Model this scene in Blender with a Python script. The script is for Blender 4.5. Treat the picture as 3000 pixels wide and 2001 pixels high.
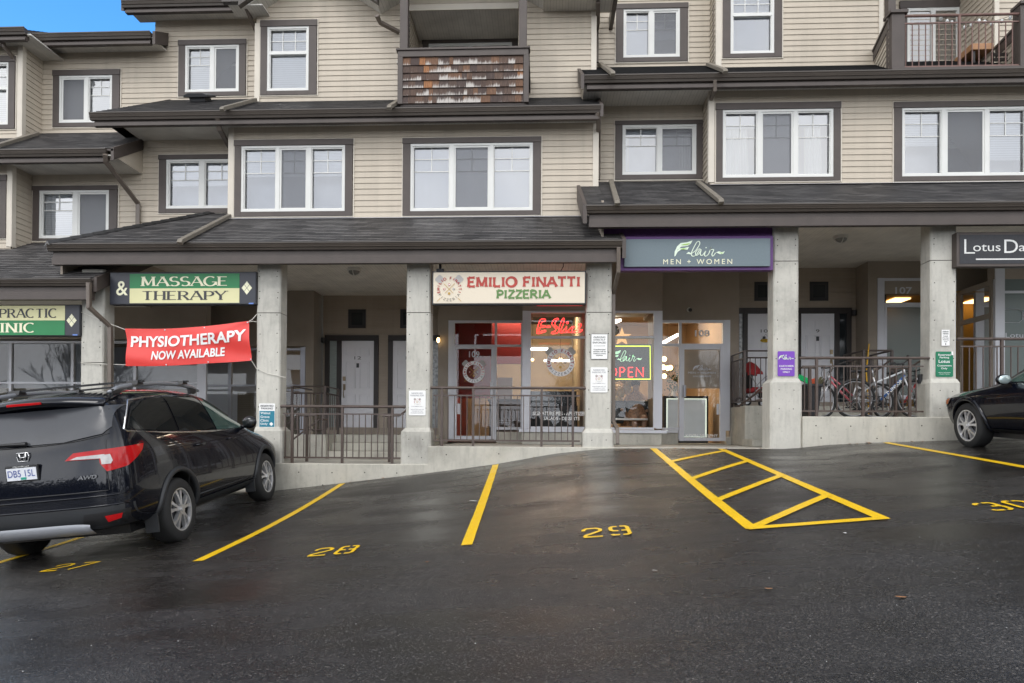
import bpy, bmesh, math, random
from mathutils import Vector, Matrix
from mathutils.bvhtree import BVHTree
random.seed(11)
R_ = math.radians
scene = bpy.context.scene
for o in list(bpy.data.objects): bpy.data.objects.remove(o)
# ---------------------------------------------------------------- camera
H = 1.6; FPX = 2000.0
YAW, PIT, ROL = R_(2.5), .0074, .006
cd = bpy.data.cameras.new('camera'); cam = bpy.data.objects.new('camera', cd)
scene.collection.objects.link(cam); scene.camera = cam
CR = (Matrix.Rotation(YAW, 3, 'Z') @ Matrix.Rotation(math.pi/2+PIT, 3, 'X') @ Matrix.Rotation(ROL, 3, 'Z'))
cam.matrix_world = Matrix.Translation((0, 0, H)) @ CR.to_4x4()
cd.sensor_width = 36; cd.lens = 24; cd.shift_y = 250/3000; cd.clip_end = 2000; cd.clip_start = .05
def W(px, py, Y):
    """where the line of sight through a photo pixel meets the vertical plane at depth Y"""
    d = CR @ Vector(((px-1500)/FPX, -(py-1250.5)/FPX, -1)); t = Y/d.y
    return Vector((d.x*t, Y, H+d.z*t))
def PX(px, Y, py=1000): return W(px, py, Y).x
def PZ(py, Y, px=1500): return W(px, py, Y).z
def RC(x0, y0, x1, y1, Y):
    return (W(x0, (y0+y1)/2, Y).x, W(x1, (y0+y1)/2, Y).x, W((x0+x1)/2, y1, Y).z, W((x0+x1)/2, y0, Y).z)
# ---------------------------------------------------------------- render, world, sun
scene.render.engine = 'CYCLES'
vs = scene.view_settings; vs.view_transform = 'Standard'; vs.look = 'None'; vs.exposure = 1.33; vs.gamma = 1
try:
    scene.cycles.max_bounces = 8; scene.cycles.transparent_max_bounces = 16
except Exception: pass
world = bpy.data.worlds.new('World'); scene.world = world; world.use_nodes = True
nt = world.node_tree; N = nt.nodes; L = nt.links
for n in list(N): N.remove(n)
out = N.new('ShaderNodeOutputWorld'); bg = N.new('ShaderNodeBackground')
sky = N.new('ShaderNodeTexSky'); sky.sky_type = 'NISHITA'; sky.sun_disc = False
SUN_EL, SUN_AZ = R_(52), R_(195)
sky.sun_elevation = SUN_EL; sky.sun_rotation = SUN_AZ; sky.air_density = 1.0; sky.dust_density = .6; sky.ozone_density = 2
tc = N.new('ShaderNodeTexCoord'); sep = N.new('ShaderNodeSeparateXYZ'); L.new(tc.outputs['Generated'], sep.inputs[0])
cl = N.new('ShaderNodeTexNoise'); cl.inputs['Scale'].default_value = 2.4; cl.inputs['Detail'].default_value = 5
L.new(tc.outputs['Generated'], cl.inputs['Vector'])
# overcast everywhere except a clear break low in the north-west, behind the roofs
mr = N.new('ShaderNodeMapRange'); mr.inputs['From Min'].default_value = .30; mr.inputs['From Max'].default_value = .62
mr.inputs['To Min'].default_value = 1; mr.inputs['To Max'].default_value = 0
L.new(sep.outputs['Y'], mr.inputs['Value'])
cr = N.new('ShaderNodeValToRGB'); L.new(cl.outputs['Fac'], cr.inputs[0])
cr.color_ramp.elements[0].position = .3; cr.color_ramp.elements[0].color = (4.6, 5.0, 5.8, 1)
cr.color_ramp.elements[1].position = .75; cr.color_ramp.elements[1].color = (10.4, 10.4, 10.4, 1)
mx = N.new('ShaderNodeMix'); mx.data_type = 'RGBA'
L.new(mr.outputs[0], mx.inputs[0]); L.new(sky.outputs[0], mx.inputs[6]); L.new(cr.outputs[0], mx.inputs[7])
hz = N.new('ShaderNodeMapRange'); hz.inputs['From Min'].default_value = 0; hz.inputs['From Max'].default_value = .9; hz.inputs['To Min'].default_value = 1.95; hz.inputs['To Max'].default_value = .46
L.new(sep.outputs['Z'], hz.inputs['Value']); vm = N.new('ShaderNodeVectorMath'); vm.operation = 'SCALE'; L.new(cr.outputs[0], vm.inputs[0]); L.new(hz.outputs[0], vm.inputs['Scale']); L.new(vm.outputs[0], mx.inputs[7])
hs = N.new('ShaderNodeHueSaturation'); hs.inputs['Saturation'].default_value = 1.35; hs.inputs['Value'].default_value = 1.55; L.new(sky.outputs[0], hs.inputs['Color']); L.new(hs.outputs[0], mx.inputs[6])
L.new(mx.outputs[2], bg.inputs[0]); bg.inputs[1].default_value = .09
L.new(bg.outputs[0], out.inputs[0])
sd = bpy.data.lights.new('sun', 'SUN'); so = bpy.data.objects.new('sun', sd); scene.collection.objects.link(so)
sd.energy = .5; sd.angle = R_(25); sd.color = (1, .97, .93)
sv = Vector((math.sin(SUN_AZ)*math.cos(SUN_EL), math.cos(SUN_AZ)*math.cos(SUN_EL), math.sin(SUN_EL)))
so.rotation_euler = sv.to_track_quat('Z', 'Y').to_euler()
# ---------------------------------------------------------------- materials
M = {}
def newmat(name):
    m = bpy.data.materials.new(name); m.use_nodes = True; M[name] = m
    return m, m.node_tree.nodes, m.node_tree.links, m.node_tree.nodes['Principled BSDF']
def noise(N, L, scale, detail=4, vec=None, rough=.55, stretch=None, dist=0):
    n = N.new('ShaderNodeTexNoise'); n.inputs['Scale'].default_value = scale; n.inputs['Detail'].default_value = detail
    n.inputs['Roughness'].default_value = rough; n.inputs['Distortion'].default_value = dist
    t = N.new('ShaderNodeTexCoord'); src = t.outputs['Object'] if vec is None else vec
    if stretch:
        mp = N.new('ShaderNodeMapping'); mp.inputs['Scale'].default_value = stretch
        L.new(src, mp.inputs[0]); src = mp.outputs[0]
    L.new(src, n.inputs['Vector']); return n
def ramp(N, L, fac, stops):
    r = N.new('ShaderNodeValToRGB'); e = r.color_ramp.elements
    while len(e) < len(stops): e.new(.5)
    for k, (p, c) in enumerate(stops):
        e[k].position = p; e[k].color = (c[0], c[1], c[2], 1) if hasattr(c, '__len__') else (c, c, c, 1)
    L.new(fac, r.inputs[0]); return r
def bumpn(N, L, b, h, strength=.3, dist=.01, prev=None):
    n = N.new('ShaderNodeBump'); n.inputs['Strength'].default_value = strength; n.inputs['Distance'].default_value = dist
    L.new(h, n.inputs['Height'])
    if prev: L.new(prev.outputs[0], n.inputs['Normal'])
    L.new(n.outputs[0], b.inputs['Normal']); return n
def pm(name, col, rough=.6, metal=0, var=.12, vs_=3, bump=0, bs=60, emis=None, es=1, coat=0, stretch=None, spec=.5):
    m, N, L, b = newmat(name)
    b.inputs['Roughness'].default_value = rough; b.inputs['Metallic'].default_value = metal
    b.inputs['Specular IOR Level'].default_value = spec; b.inputs['Coat Weight'].default_value = coat; b.inputs['Coat Roughness'].default_value = .03
    b.inputs['Base Color'].default_value = (*col, 1)
    if var:
        n = noise(N, L, vs_, 5, stretch=stretch)
        r = ramp(N, L, n.outputs['Fac'], [(.25, [c*(1-var) for c in col]), (.75, [min(1, c*(1+var)) for c in col])])
        L.new(r.outputs[0], b.inputs['Base Color'])
    if bump:
        n = noise(N, L, bs, 3); bumpn(N, L, b, n.outputs['Fac'], bump, .01)
    if emis:
        b.inputs['Emission Color'].default_value = (*emis, 1); b.inputs['Emission Strength'].default_value = es
    return m
SIDING = (.455, .398, .318)
def siding_mat(name, col):
    m, N, L, b = newmat(name)
    n = noise(N, L, .9, 6, stretch=(1, 1, 1)); n2 = noise(N, L, 6, 3, stretch=(.15, .15, 9)); n3 = noise(N, L, 1.3, 5, stretch=(6, 6, .35))
    ma = N.new('ShaderNodeMath'); ma.operation = 'ADD'; L.new(n.outputs['Fac'], ma.inputs[0]); L.new(n2.outputs['Fac'], ma.inputs[1])
    mb = N.new('ShaderNodeMath'); mb.operation = 'ADD'; L.new(ma.outputs[0], mb.inputs[0]); L.new(n3.outputs['Fac'], mb.inputs[1])
    mc = N.new('ShaderNodeMath'); mc.operation = 'MULTIPLY'; mc.inputs[1].default_value = 1/3; L.new(mb.outputs[0], mc.inputs[0])
    r = ramp(N, L, mc.outputs[0], [(.36, [c*.86 for c in col]), (.5, col), (.62, [c*1.07 for c in col])])
    L.new(r.outputs[0], b.inputs['Base Color']); b.inputs['Roughness'].default_value = .55
    g = noise(N, L, 30, 3, stretch=(.1, .1, 4)); bumpn(N, L, b, g.outputs['Fac'], .12, .004)
siding_mat('siding', SIDING)
pm('corner_trim', (.56, .51, .43), .5, var=.06)
pm('brown_trim', (.064, .050, .043), .55, var=.14, vs_=4, bump=.15, bs=40)
pm('gutter_brown', (.058, .047, .038), .38, var=.15, vs_=2)
pm('pipe_brown', (.13, .105, .085), .45, var=.15, vs_=6)
pm('vinyl_white', (.63, .63, .60), .4, var=.04)
pm('alu_white', (.60, .61, .65), .38, var=.05, vs_=2)
pm('alu_grey', (.38, .39, .43), .35, var=.05, vs_=2, metal=.3)
pm('rail_brown', (.074, .053, .044), .4, var=.2, vs_=12, bump=.1, bs=80)
pm('rail_rust', (.14, .075, .06), .5, var=.25, vs_=10)
pm('stucco', (.31, .265, .215), .9, var=.1, vs_=2, bump=.6, bs=70)
pm('black_vent', (.02, .02, .022), .5, var=.2)
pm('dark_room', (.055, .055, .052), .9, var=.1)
pm('white', (.78, .78, .78), .5, var=.02)
pm('door_white', (.74, .74, .77), .45, var=.05, vs_=1.5)
pm('brass', (.28, .22, .14), .35, metal=.9, var=.2)
pm('chrome', (.7, .7, .7), .15, metal=1, var=.05)
# soffit: ribbed vinyl, ribs run away from the wall
def soffit_mat(name, col):
    m, N, L, b = newmat(name)
    t = N.new('ShaderNodeTexCoord'); s = N.new('ShaderNodeSeparateXYZ'); L.new(t.outputs['Object'], s.inputs[0])
    a = N.new('ShaderNodeMath'); a.operation = 'MULTIPLY'; a.inputs[1].default_value = 1/.125; L.new(s.outputs['X'], a.inputs[0])
    f = N.new('ShaderNodeMath'); f.operation = 'FRACT'; L.new(a.outputs[0], f.inputs[0])
    r = ramp(N, L, f.outputs[0], [(0, .0), (.07, 1), (.48, 1), (.52, .55), (.56, 1), (.97, 1)])
    n = noise(N, L, 2.5, 5); cc = ramp(N, L, n.outputs['Fac'], [(.3, [c*.85 for c in col]), (.7, [c*1.1 for c in col])])
    mu = N.new('ShaderNodeMix'); mu.data_type = 'RGBA'; mu.blend_type = 'MULTIPLY'; mu.inputs[0].default_value = .55
    L.new(cc.outputs[0], mu.inputs[6]); L.new(r.outputs[0], mu.inputs[7]); L.new(mu.outputs[2], b.inputs['Base Color'])
    b.inputs['Roughness'].default_value = .6; bumpn(N, L, b, r.outputs[0], .6, .008)
soffit_mat('soffit', (.60, .58, .53)); soffit_mat('porch_ceiling', (.74, .70, .63))
# shingles (UV in metres: u along eave, v up the slope)
def shingle_mat():
    m, N, L, b = newmat('shingle')
    uv = N.new('ShaderNodeUVMap')
    br = N.new('ShaderNodeTexBrick'); L.new(uv.outputs[0], br.inputs['Vector']); br.inputs['Scale'].default_value = 1
    br.offset = .37; br.inputs['Brick Width'].default_value = .27; br.inputs['Row Height'].default_value = .142
    br.inputs['Mortar Size'].default_value = .006; br.inputs['Mortar Smooth'].default_value = .2; br.inputs['Bias'].default_value = 0
    br.inputs['Color1'].default_value = (.034, .032, .033, 1); br.inputs['Color2'].default_value = (.125, .118, .116, 1); br.inputs['Mortar'].default_value = (.014, .013, .013, 1)
    n = noise(N, L, 1.2, 6, vec=uv.outputs[0]); g = noise(N, L, 260, 2, vec=uv.outputs[0]); st = noise(N, L, 3, 5, vec=uv.outputs[0], stretch=(3, .3, 1))
    r = ramp(N, L, n.outputs['Fac'], [(.3, .75), (.7, 1.2)]); r2 = ramp(N, L, g.outputs['Fac'], [(.3, .6), (.7, 1.4)]); r3 = ramp(N, L, st.outputs['Fac'], [(.35, .8), (.7, 1.15)])
    c = br.outputs['Color']
    for rr in (r, r2, r3):
        mu = N.new('ShaderNodeMix'); mu.data_type = 'RGBA'; mu.blend_type = 'MULTIPLY'; mu.inputs[0].default_value = 1
        L.new(c, mu.inputs[6]); L.new(rr.outputs[0], mu.inputs[7]); c = mu.outputs[2]
    L.new(c, b.inputs['Base Color']); b.inputs['Roughness'].default_value = .5; b.inputs['Specular IOR Level'].default_value = .55
    bumpn(N, L, b, g.outputs['Fac'], .5, .004)
shingle_mat()
# board formed concrete
def concrete_mat(name, col, dark=.5):
    m, N, L, b = newmat(name)
    n = noise(N, L, 1.1, 7, rough=.65); n2 = noise(N, L, 9, 6, stretch=(1.6, 1.6, .28)); n3 = noise(N, L, 22, 5, rough=.7); v = N.new('ShaderNodeTexVoronoi'); v.inputs['Scale'].default_value = 11
    t = N.new('ShaderNodeTexCoord'); L.new(t.outputs['Object'], v.inputs['Vector'])
    r = ramp(N, L, n.outputs['Fac'], [(.3, [c*.68 for c in col]), (.5, col), (.70, [c*1.16 for c in col])])
    r2 = ramp(N, L, n2.outputs['Fac'], [(.32, .86), (.5, 1), (.8, 1.04)]); r3 = ramp(N, L, n3.outputs['Fac'], [(.28, dark), (.4, 1), (.8, 1.06)])
    r4 = ramp(N, L, v.outputs['Distance'], [(.03, .45), (.07, 1)])
    c = r.outputs[0]
    for rr, f in ((r2, 1), (r3, .8), (r4, .5)):
        mu = N.new('ShaderNodeMix'); mu.data_type = 'RGBA'; mu.blend_type = 'MULTIPLY'; mu.inputs[0].default_value = f
        L.new(c, mu.inputs[6]); L.new(rr.outputs[0], mu.inputs[7]); c = mu.outputs[2]
    L.new(c, b.inputs['Base Color']); b.inputs['Roughness'].default_value = .8
    bumpn(N, L, b, n3.outputs['Fac'], .35, .006)
concrete_mat('concrete', (.475, .46, .41), .7); concrete_mat('concrete_wall', (.46, .44, .38), .45); concrete_mat('porch_floor', (.46, .44, .39), .6)
pm('hole', (.03, .028, .025), .9, var=0)
# wet asphalt
def asphalt_mat():
    m, N, L, b = newmat('wet_asphalt')
    big = noise(N, L, .42, 6, rough=.62, stretch=(1.1, .6, 1)); mid = noise(N, L, 1.6, 6, stretch=(.4, 1.3, 1)); fine = noise(N, L, 85, 3, rough=.7); grit = noise(N, L, 190, 2, rough=.8)
    base = ramp(N, L, fine.outputs['Fac'], [(.32, (.008, .0072, .0066)), (.52, (.026, .0235, .0215)), (.70, (.075, .069, .063))])
    ad = N.new('ShaderNodeMath'); ad.operation = 'ADD'; L.new(big.outputs['Fac'], ad.inputs[0]); L.new(mid.outputs['Fac'], ad.inputs[1])
    hf = N.new('ShaderNodeMath'); hf.operation = 'MULTIPLY'; hf.inputs[1].default_value = .5; L.new(ad.outputs[0], hf.inputs[0]); ad = hf
    tone = ramp(N, L, ad.outputs[0], [(.39, .58), (.61, 1.15)])
    mu = N.new('ShaderNodeMix'); mu.data_type = 'RGBA'; mu.blend_type = 'MULTIPLY'; mu.inputs[0].default_value = 1
    L.new(base.outputs[0], mu.inputs[6]); L.new(tone.outputs[0], mu.inputs[7])
    gr = ramp(N, L, grit.outputs['Fac'], [(.74, 0), (.80, 1)])
    vo = N.new('ShaderNodeTexVoronoi'); vo.inputs['Scale'].default_value = 95; t = N.new('ShaderNodeTexCoord'); L.new(t.outputs['Object'], vo.inputs['Vector'])
    sv_ = N.new('ShaderNodeSeparateXYZ'); L.new(vo.outputs['Color'], sv_.inputs[0]); vr = ramp(N, L, sv_.outputs['X'], [(0, .35), (.5, .9), (.86, 1.25), (.95, 2.0), (1, 3.2)])
    m3 = N.new('ShaderNodeMix'); m3.data_type = 'RGBA'; m3.blend_type = 'MULTIPLY'; m3.inputs[0].default_value = 1; L.new(mu.outputs[2], m3.inputs[6]); L.new(vr.outputs[0], m3.inputs[7]); mu = m3
    m2 = N.new('ShaderNodeMix'); m2.data_type = 'RGBA'; L.new(gr.outputs[0], m2.inputs[0]); L.new(mu.outputs[2], m2.inputs[6]); m2.inputs[7].default_value = (.2, .2, .19, 1)
    L.new(m2.outputs[2], b.inputs['Base Color'])
    rr = ramp(N, L, ad.outputs[0], [(.42, .15), (.5, .25), (.6, .42)]); L.new(rr.outputs[0], b.inputs['Roughness'])
    bs = ramp(N, L, ad.outputs[0], [(.42, .32), (.58, .9)])
    b.inputs['Specular IOR Level'].default_value = .5
    bp = bumpn(N, L, b, fine.outputs['Fac'], .8, .008); L.new(bs.outputs[0], bp.inputs['Strength'])
asphalt_mat()
def paint_mat():
    m, N, L, b = newmat('yellow_paint')
    n = noise(N, L, 60, 4, rough=.7); n2 = noise(N, L, 5, 5)
    r = ramp(N, L, n.outputs['Fac'], [(.25, (.52, .31, .004)), (.5, (.80, .50, .004)), (.8, (.85, .55, .008))])
    n4 = noise(N, L, 34, 6, rough=.8); n5 = noise(N, L, 2.2, 4); ad = N.new('ShaderNodeMath'); ad.operation = 'MULTIPLY_ADD'; L.new(n5.outputs['Fac'], ad.inputs[0]); ad.inputs[1].default_value = .35; L.new(n4.outputs['Fac'], ad.inputs[2])
    wr = ramp(N, L, ad.outputs[0], [(.50, 1), (.54, 0)]); mw = N.new('ShaderNodeMix'); mw.data_type = 'RGBA'; L.new(wr.outputs[0], mw.inputs[0]); L.new(r.outputs[0], mw.inputs[6]); mw.inputs[7].default_value = (.05, .04, .025, 1)
    L.new(mw.outputs[2], b.inputs['Base Color']); r2 = ramp(N, L, n2.outputs['Fac'], [(.3, .28), (.7, .5)]); L.new(r2.outputs[0], b.inputs['Roughness'])
    bumpn(N, L, b, n.outputs['Fac'], .4, .004)
paint_mat()
# glass: clear pane with a plain fresnel reflection (cheap, lets daylight through)
def glass_mat(name, tint=(.9, .93, .92), refl=1.0, bumpy=.0, rough=.0, tr=1.0, milk=None, milkf=0, ior=1.9):
    m, N, L, b = newmat(name); N.remove(b); o = N['Material Output']
    tr_ = N.new('ShaderNodeBsdfTransparent'); tr_.inputs[0].default_value = (*tint, 1)
    gl = N.new('ShaderNodeBsdfGlossy'); gl.inputs['Roughness'].default_value = rough; gl.inputs[0].default_value = (refl, refl, refl, 1)
    fr = N.new('ShaderNodeFresnel'); fr.inputs[0].default_value = ior
    if bumpy:
        n = noise(N, L, 1.1, 2); bp = N.new('ShaderNodeBump'); bp.inputs['Strength'].default_value = bumpy; bp.inputs['Distance'].default_value = .02
        L.new(n.outputs['Fac'], bp.inputs['Height']); L.new(bp.outputs[0], gl.inputs['Normal']); L.new(bp.outputs[0], fr.inputs['Normal'])
    ms = N.new('ShaderNodeMixShader'); L.new(fr.outputs[0], ms.inputs[0]); L.new(tr_.outputs[0], ms.inputs[1]); L.new(gl.outputs[0], ms.inputs[2])
    last = ms
    if milk:
        df = N.new('ShaderNodeBsdfDiffuse'); df.inputs[0].default_value = (*milk, 1)
        m2 = N.new('ShaderNodeMixShader'); m2.inputs[0].default_value = milkf; L.new(ms.outputs[0], m2.inputs[1]); L.new(df.outputs[0], m2.inputs[2]); last = m2
    L.new(last.outputs[0], o.inputs[0]); return m
glass_mat('window_glass', (.90, .92, .95), 1, .10, ior=2.9)
glass_mat('shop_glass', (.93, .94, .93), .9, .04, ior=1.6)
glass_mat('screen_mesh', (.70, .71, .73), .35, 0, .3, milk=(.31, .315, .33), milkf=.36)
glass_mat('frosted_glass', (.5, .55, .55), .7, 0, .15, milk=(.22, .26, .25), milkf=.75)
# blinds
def blind_mat(name, col, period=.045):
    m, N, L, b = newmat(name)
    t = N.new('ShaderNodeTexCoord'); s = N.new('ShaderNodeSeparateXYZ'); L.new(t.outputs['Object'], s.inputs[0])
    a = N.new('ShaderNodeMath'); a.operation = 'MULTIPLY'; a.inputs[1].default_value = 1/period; L.new(s.outputs['Z'], a.inputs[0])
    f = N.new('ShaderNodeMath'); f.operation = 'FRACT'; L.new(a.outputs[0], f.inputs[0])
    r = ramp(N, L, f.outputs[0], [(0, [c*.55 for c in col]), (.25, col), (1, [c*.88 for c in col])])
    L.new(r.outputs[0], b.inputs['Base Color']); bumpn(N, L, b, f.outputs[0], .5, .01); b.inputs['Roughness'].default_value = .6
blind_mat('slat_blind', (.78, .81, .82)); blind_mat('pleated_shade', (.70, .74, .80), .02); blind_mat('raised_blind', (.85, .88, .90), .03)
pm('curtain', (.62, .64, .62), .9, var=.25, vs_=9, stretch=(3, 3, .05)); pm('room_grey', (.52, .55, .60), .9, var=.08)
# ---------------------------------------------------------------- mesh builder
class MB:
    def __init__(s): s.v = []; s.f = []; s.m = []; s.uv = []
    def add(s, pts, m=0, uv=None):
        k = len(s.v); s.v += [Vector(p) for p in pts]; s.f.append(tuple(range(k, k+len(pts)))); s.m.append(m); s.uv.append(uv)
    def raw(s, verts, faces, m=0):
        k = len(s.v); s.v += [Vector(p) for p in verts]
        for f in faces: s.f.append(tuple(i+k for i in f)); s.m.append(m); s.uv.append(None)
    def box(s, x0, x1, y0, y1, z0, z1, m=0, T=None):
        vs_ = [Vector((x, y, z)) for z in (z0, z1) for y in (y0, y1) for x in (x0, x1)]
        if T: vs_ = [T @ p for p in vs_]
        s.raw(vs_, [(0, 1, 5, 4), (1, 3, 7, 5), (3, 2, 6, 7), (2, 0, 4, 6), (4, 5, 7, 6), (2, 3, 1, 0)], m)
    def prism(s, poly, ax, a0, a1, m=0):
        """extrude a 2-D polygon along axis ax ('x','y','z')"""
        def mk(p, a): return {'x': (a, p[0], p[1]), 'y': (p[0], a, p[1]), 'z': (p[0], p[1], a)}[ax]
        n = len(poly); k = len(s.v); s.v += [Vector(mk(p, a0)) for p in poly]+[Vector(mk(p, a1)) for p in poly]
        for f in [tuple(range(k, k+n))[::-1], tuple(range(k+n, k+2*n))]+[(k+i, k+(i+1) % n, k+n+(i+1) % n, k+n+i) for i in range(n)]:
            s.f.append(f); s.m.append(m); s.uv.append(None)
    def tube(s, pts, r, n=8, m=0, closed=False, flat=None):
        """tube along a polyline; r number or list; flat=(w,h) gives a rectangular pipe"""
        pts = [Vector(p) for p in pts]; rings = []; prev = None
        for i, p in enumerate(pts):
            if closed: d = pts[(i+1) % len(pts)]-pts[i-1]
            else: d = (pts[min(i+1, len(pts)-1)]-pts[max(i-1, 0)])
            d = d.normalized() if d.length > 1e-9 else Vector((0, 0, 1))
            if prev is None:
                ref = Vector((0, 0, 1)) if abs(d.z) < .9 else Vector((1, 0, 0)); a = d.cross(ref).normalized()
            else: a = (prev-d*prev.dot(d)).normalized()
            prev = a; b = d.cross(a); rr = r[i] if hasattr(r, '__len__') else r
            if flat:
                rings.append([p+a*sx*flat[0]/2+b*sy*flat[1]/2 for sx, sy in ((-1, -1), (1, -1), (1, 1), (-1, 1))])
            else: rings.append([p+(a*math.cos(2*math.pi*k/n)+b*math.sin(2*math.pi*k/n))*rr for k in range(n)])
        nn = len(rings[0]); k0 = len(s.v)
        for rg in rings: s.v += rg
        cnt = len(rings)
        for i in range(cnt if closed else cnt-1):
            j = (i+1) % cnt
            for k in range(nn):
                s.f.append((k0+i*nn+k, k0+i*nn+(k+1) % nn, k0+j*nn+(k+1) % nn, k0+j*nn+k)); s.m.append(m); s.uv.append(None)
        if not closed:
            s.f.append(tuple(k0+k for k in range(nn))[::-1]); s.m.append(m); s.uv.append(None)
            s.f.append(tuple(k0+(cnt-1)*nn+k for k in range(nn))); s.m.append(m); s.uv.append(None)
    def cyl(s, c, r, h, ax='z', n=16, m=0, r2=None):
        c = Vector(c); d = {'x': Vector((1, 0, 0)), 'y': Vector((0, 1, 0)), 'z': Vector((0, 0, 1))}[ax]
        s.tube([c, c+d*h], [r, r if r2 is None else r2], n, m)
    def sphere(s, c, r, n=10, m=0, sc=(1, 1, 1)):
        c = Vector(c); vs_ = []; fs = []
        for i in range(n//2+1):
            th = math.pi*i/(n//2)
            for k in range(n): vs_.append(c+Vector((sc[0]*r*math.sin(th)*math.cos(2*math.pi*k/n), sc[1]*r*math.sin(th)*math.sin(2*math.pi*k/n), sc[2]*r*math.cos(th))))
        for i in range(n//2):
            for k in range(n): fs.append((i*n+k, i*n+(k+1) % n, (i+1)*n+(k+1) % n, (i+1)*n+k))
        s.raw(vs_, fs, m)
    def lap(s, O, U, V, Nn, u0, u1, v0, v1, e, th=.013, holes=(), m=0, base=.002):
        """overlapping courses (siding, shingles) on a plane; u0,u1 numbers or functions of v"""
        O, U, V, Nn = Vector(O), Vector(U), Vector(V), Vector(Nn)
        f0 = u0 if callable(u0) else (lambda v: u0); f1 = u1 if callable(u1) else (lambda v: u1)
        k = 0; v = v0
        while v < v1-1e-6:
            ve = min(v+e, v1)
            ua, ub = f0(v), f1(v); uc, ud = f0(ve), f1(ve)
            hs = [h for h in holes if h[2] < ve and h[3] > v and h[0] < max(ub, ud) and h[1] > min(ua, uc)]
            def P(u, w):
                d = base+th*(1-(w-v)/e); return O+U*u+V*w+Nn*d
            def piece(a, b_, c, d_, w0, w1):
                s.add([P(a, w0), P(b_, w0), P(d_, w1), P(c, w1)], m, [(a, w0), (b_, w0), (d_, w1), (c, w1)])
                if w0 == v:
                    q = O+V*v+Nn*base*.4; s.add([q+U*a, q+U*b_, P(b_, v), P(a, v)], m, [(a, v), (b_, v), (b_, v), (a, v)])
            if not hs:
                if ub > ua+1e-4 or ud > uc+1e-4: piece(ua, ub, uc, ud, v, ve)
            else:
                xs = sorted({ua, ub, *[max(ua, min(ub, h[0])) for h in hs], *[max(ua, min(ub, h[1])) for h in hs]})
                for a, b_ in zip(xs, xs[1:]):
                    if b_-a < 1e-4: continue
                    mid = (a+b_)/2; hh = [h for h in hs if h[0] < mid < h[1]]
                    if not hh: piece(a, b_, a, b_, v, ve)
                    else:
                        h = hh[0]
                        if h[2] > v: piece(a, b_, a, b_, v, min(ve, h[2]))
                        if h[3] < ve: piece(a, b_, a, b_, max(v, h[3]), ve)
            v = ve; k += 1
    def split(s, name, mats, parent=None, **kw):
        par = list(range(len(s.v)))
        def find(i):
            while par[i] != i: par[i] = par[par[i]]; i = par[i]
            return i
        for f in s.f:
            for q in f[1:]: par[find(q)] = find(f[0])
        groups = {}
        for k, f in enumerate(s.f): groups.setdefault(find(f[0]), []).append(k)
        for ks in groups.values():
            m = MB(); ix = {}
            for k in ks:
                for q in s.f[k]:
                    if q not in ix: ix[q] = len(m.v); m.v.append(s.v[q])
                m.f.append(tuple(ix[q] for q in s.f[k])); m.m.append(s.m[k]); m.uv.append(s.uv[k])
            m.build(name, mats, parent, **kw)
    def build(s, name, mats, parent=None, smooth=False, bevel=0, fix=True, label=None):
        me = bpy.data.meshes.new(name); me.from_pydata([tuple(p) for p in s.v], [], s.f); me.update()
        if not isinstance(mats, (list, tuple)): mats = [mats]
        for m in mats: me.materials.append(M[m])
        me.polygons.foreach_set('material_index', s.m)
        if any(u is not None for u in s.uv):
            ul = me.uv_layers.new(name='UVMap')
            for p, u in zip(me.polygons, s.uv):
                if u:
                    for li, q in zip(p.loop_indices, u): ul.data[li].uv = q
        if fix:
            bm = bmesh.new(); bm.from_mesh(me); bmesh.ops.recalc_face_normals(bm, faces=bm.faces); bm.to_mesh(me); bm.free()
        if smooth: me.polygons.foreach_set('use_smooth', [True]*len(me.polygons))
        o = bpy.data.objects.new(name, me); scene.collection.objects.link(o)
        if parent is not None: setpar(o, parent)
        if bevel:
            b = o.modifiers.new('bevel', 'BEVEL'); b.width = bevel; b.segments = 2; b.limit_method = 'ANGLE'; b.angle_limit = R_(40)
        if label: o['label'] = label
        return o
def setpar(o, parent):
    o.parent = parent
    Mx = Matrix.Identity(4); q = parent; 
    chain = []
    while q is not None:
        chain.append(q); q = q.parent
    Mw = Matrix.Identity(4)
    for q in reversed(chain): Mw = Mw @ q.matrix_parent_inverse @ q.matrix_basis
    o.matrix_parent_inverse = Mw.inverted() if not parent.get('_local') else Matrix.Identity(4)
def tag(o, label=None, cat=None, group=None, kind=None):
    if label: o['label'] = label
    if cat: o['category'] = cat
    if group: o['group'] = group
    if kind: o['kind'] = kind
    return o
def thing(name, label, cat, loc=(0, 0, 0), group=None, rz=0):
    o = bpy.data.objects.new(name, None); scene.collection.objects.link(o); o.location = loc; o.rotation_euler = (0, 0, rz); o.empty_display_size = .2
    return tag(o, label, cat, group)
def copy_tree(o, parent=None):
    c = o.copy(); scene.collection.objects.link(c)
    if parent is not None:
        c.parent = parent; c.matrix_parent_inverse = o.matrix_parent_inverse.copy()
    for ch in list(o.children): copy_tree(ch, c)
    return c
def text_mesh(txt, size=1, bold=0, spacing=1, align='CENTER', extrude=0):
    """built-in vector lettering as (verts, faces) in the x-y plane"""
    cu = bpy.data.curves.new('t', 'FONT'); cu.body = txt; cu.size = size; cu.align_x = align; cu.align_y = 'CENTER'; cu.offset = bold; cu.space_character = spacing; cu.extrude = extrude
    cu.resolution_u = 4
    ob = bpy.data.objects.new('t', cu); scene.collection.objects.link(ob)
    dg = bpy.context.evaluated_depsgraph_get(); me = bpy.data.meshes.new_from_object(ob.evaluated_get(dg))
    vs_ = [v.co.copy() for v in me.vertices]; fs = [tuple(p.vertices) for p in me.polygons]
    bpy.data.objects.remove(ob); bpy.data.curves.remove(cu); bpy.data.meshes.remove(me)
    return vs_, fs
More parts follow.
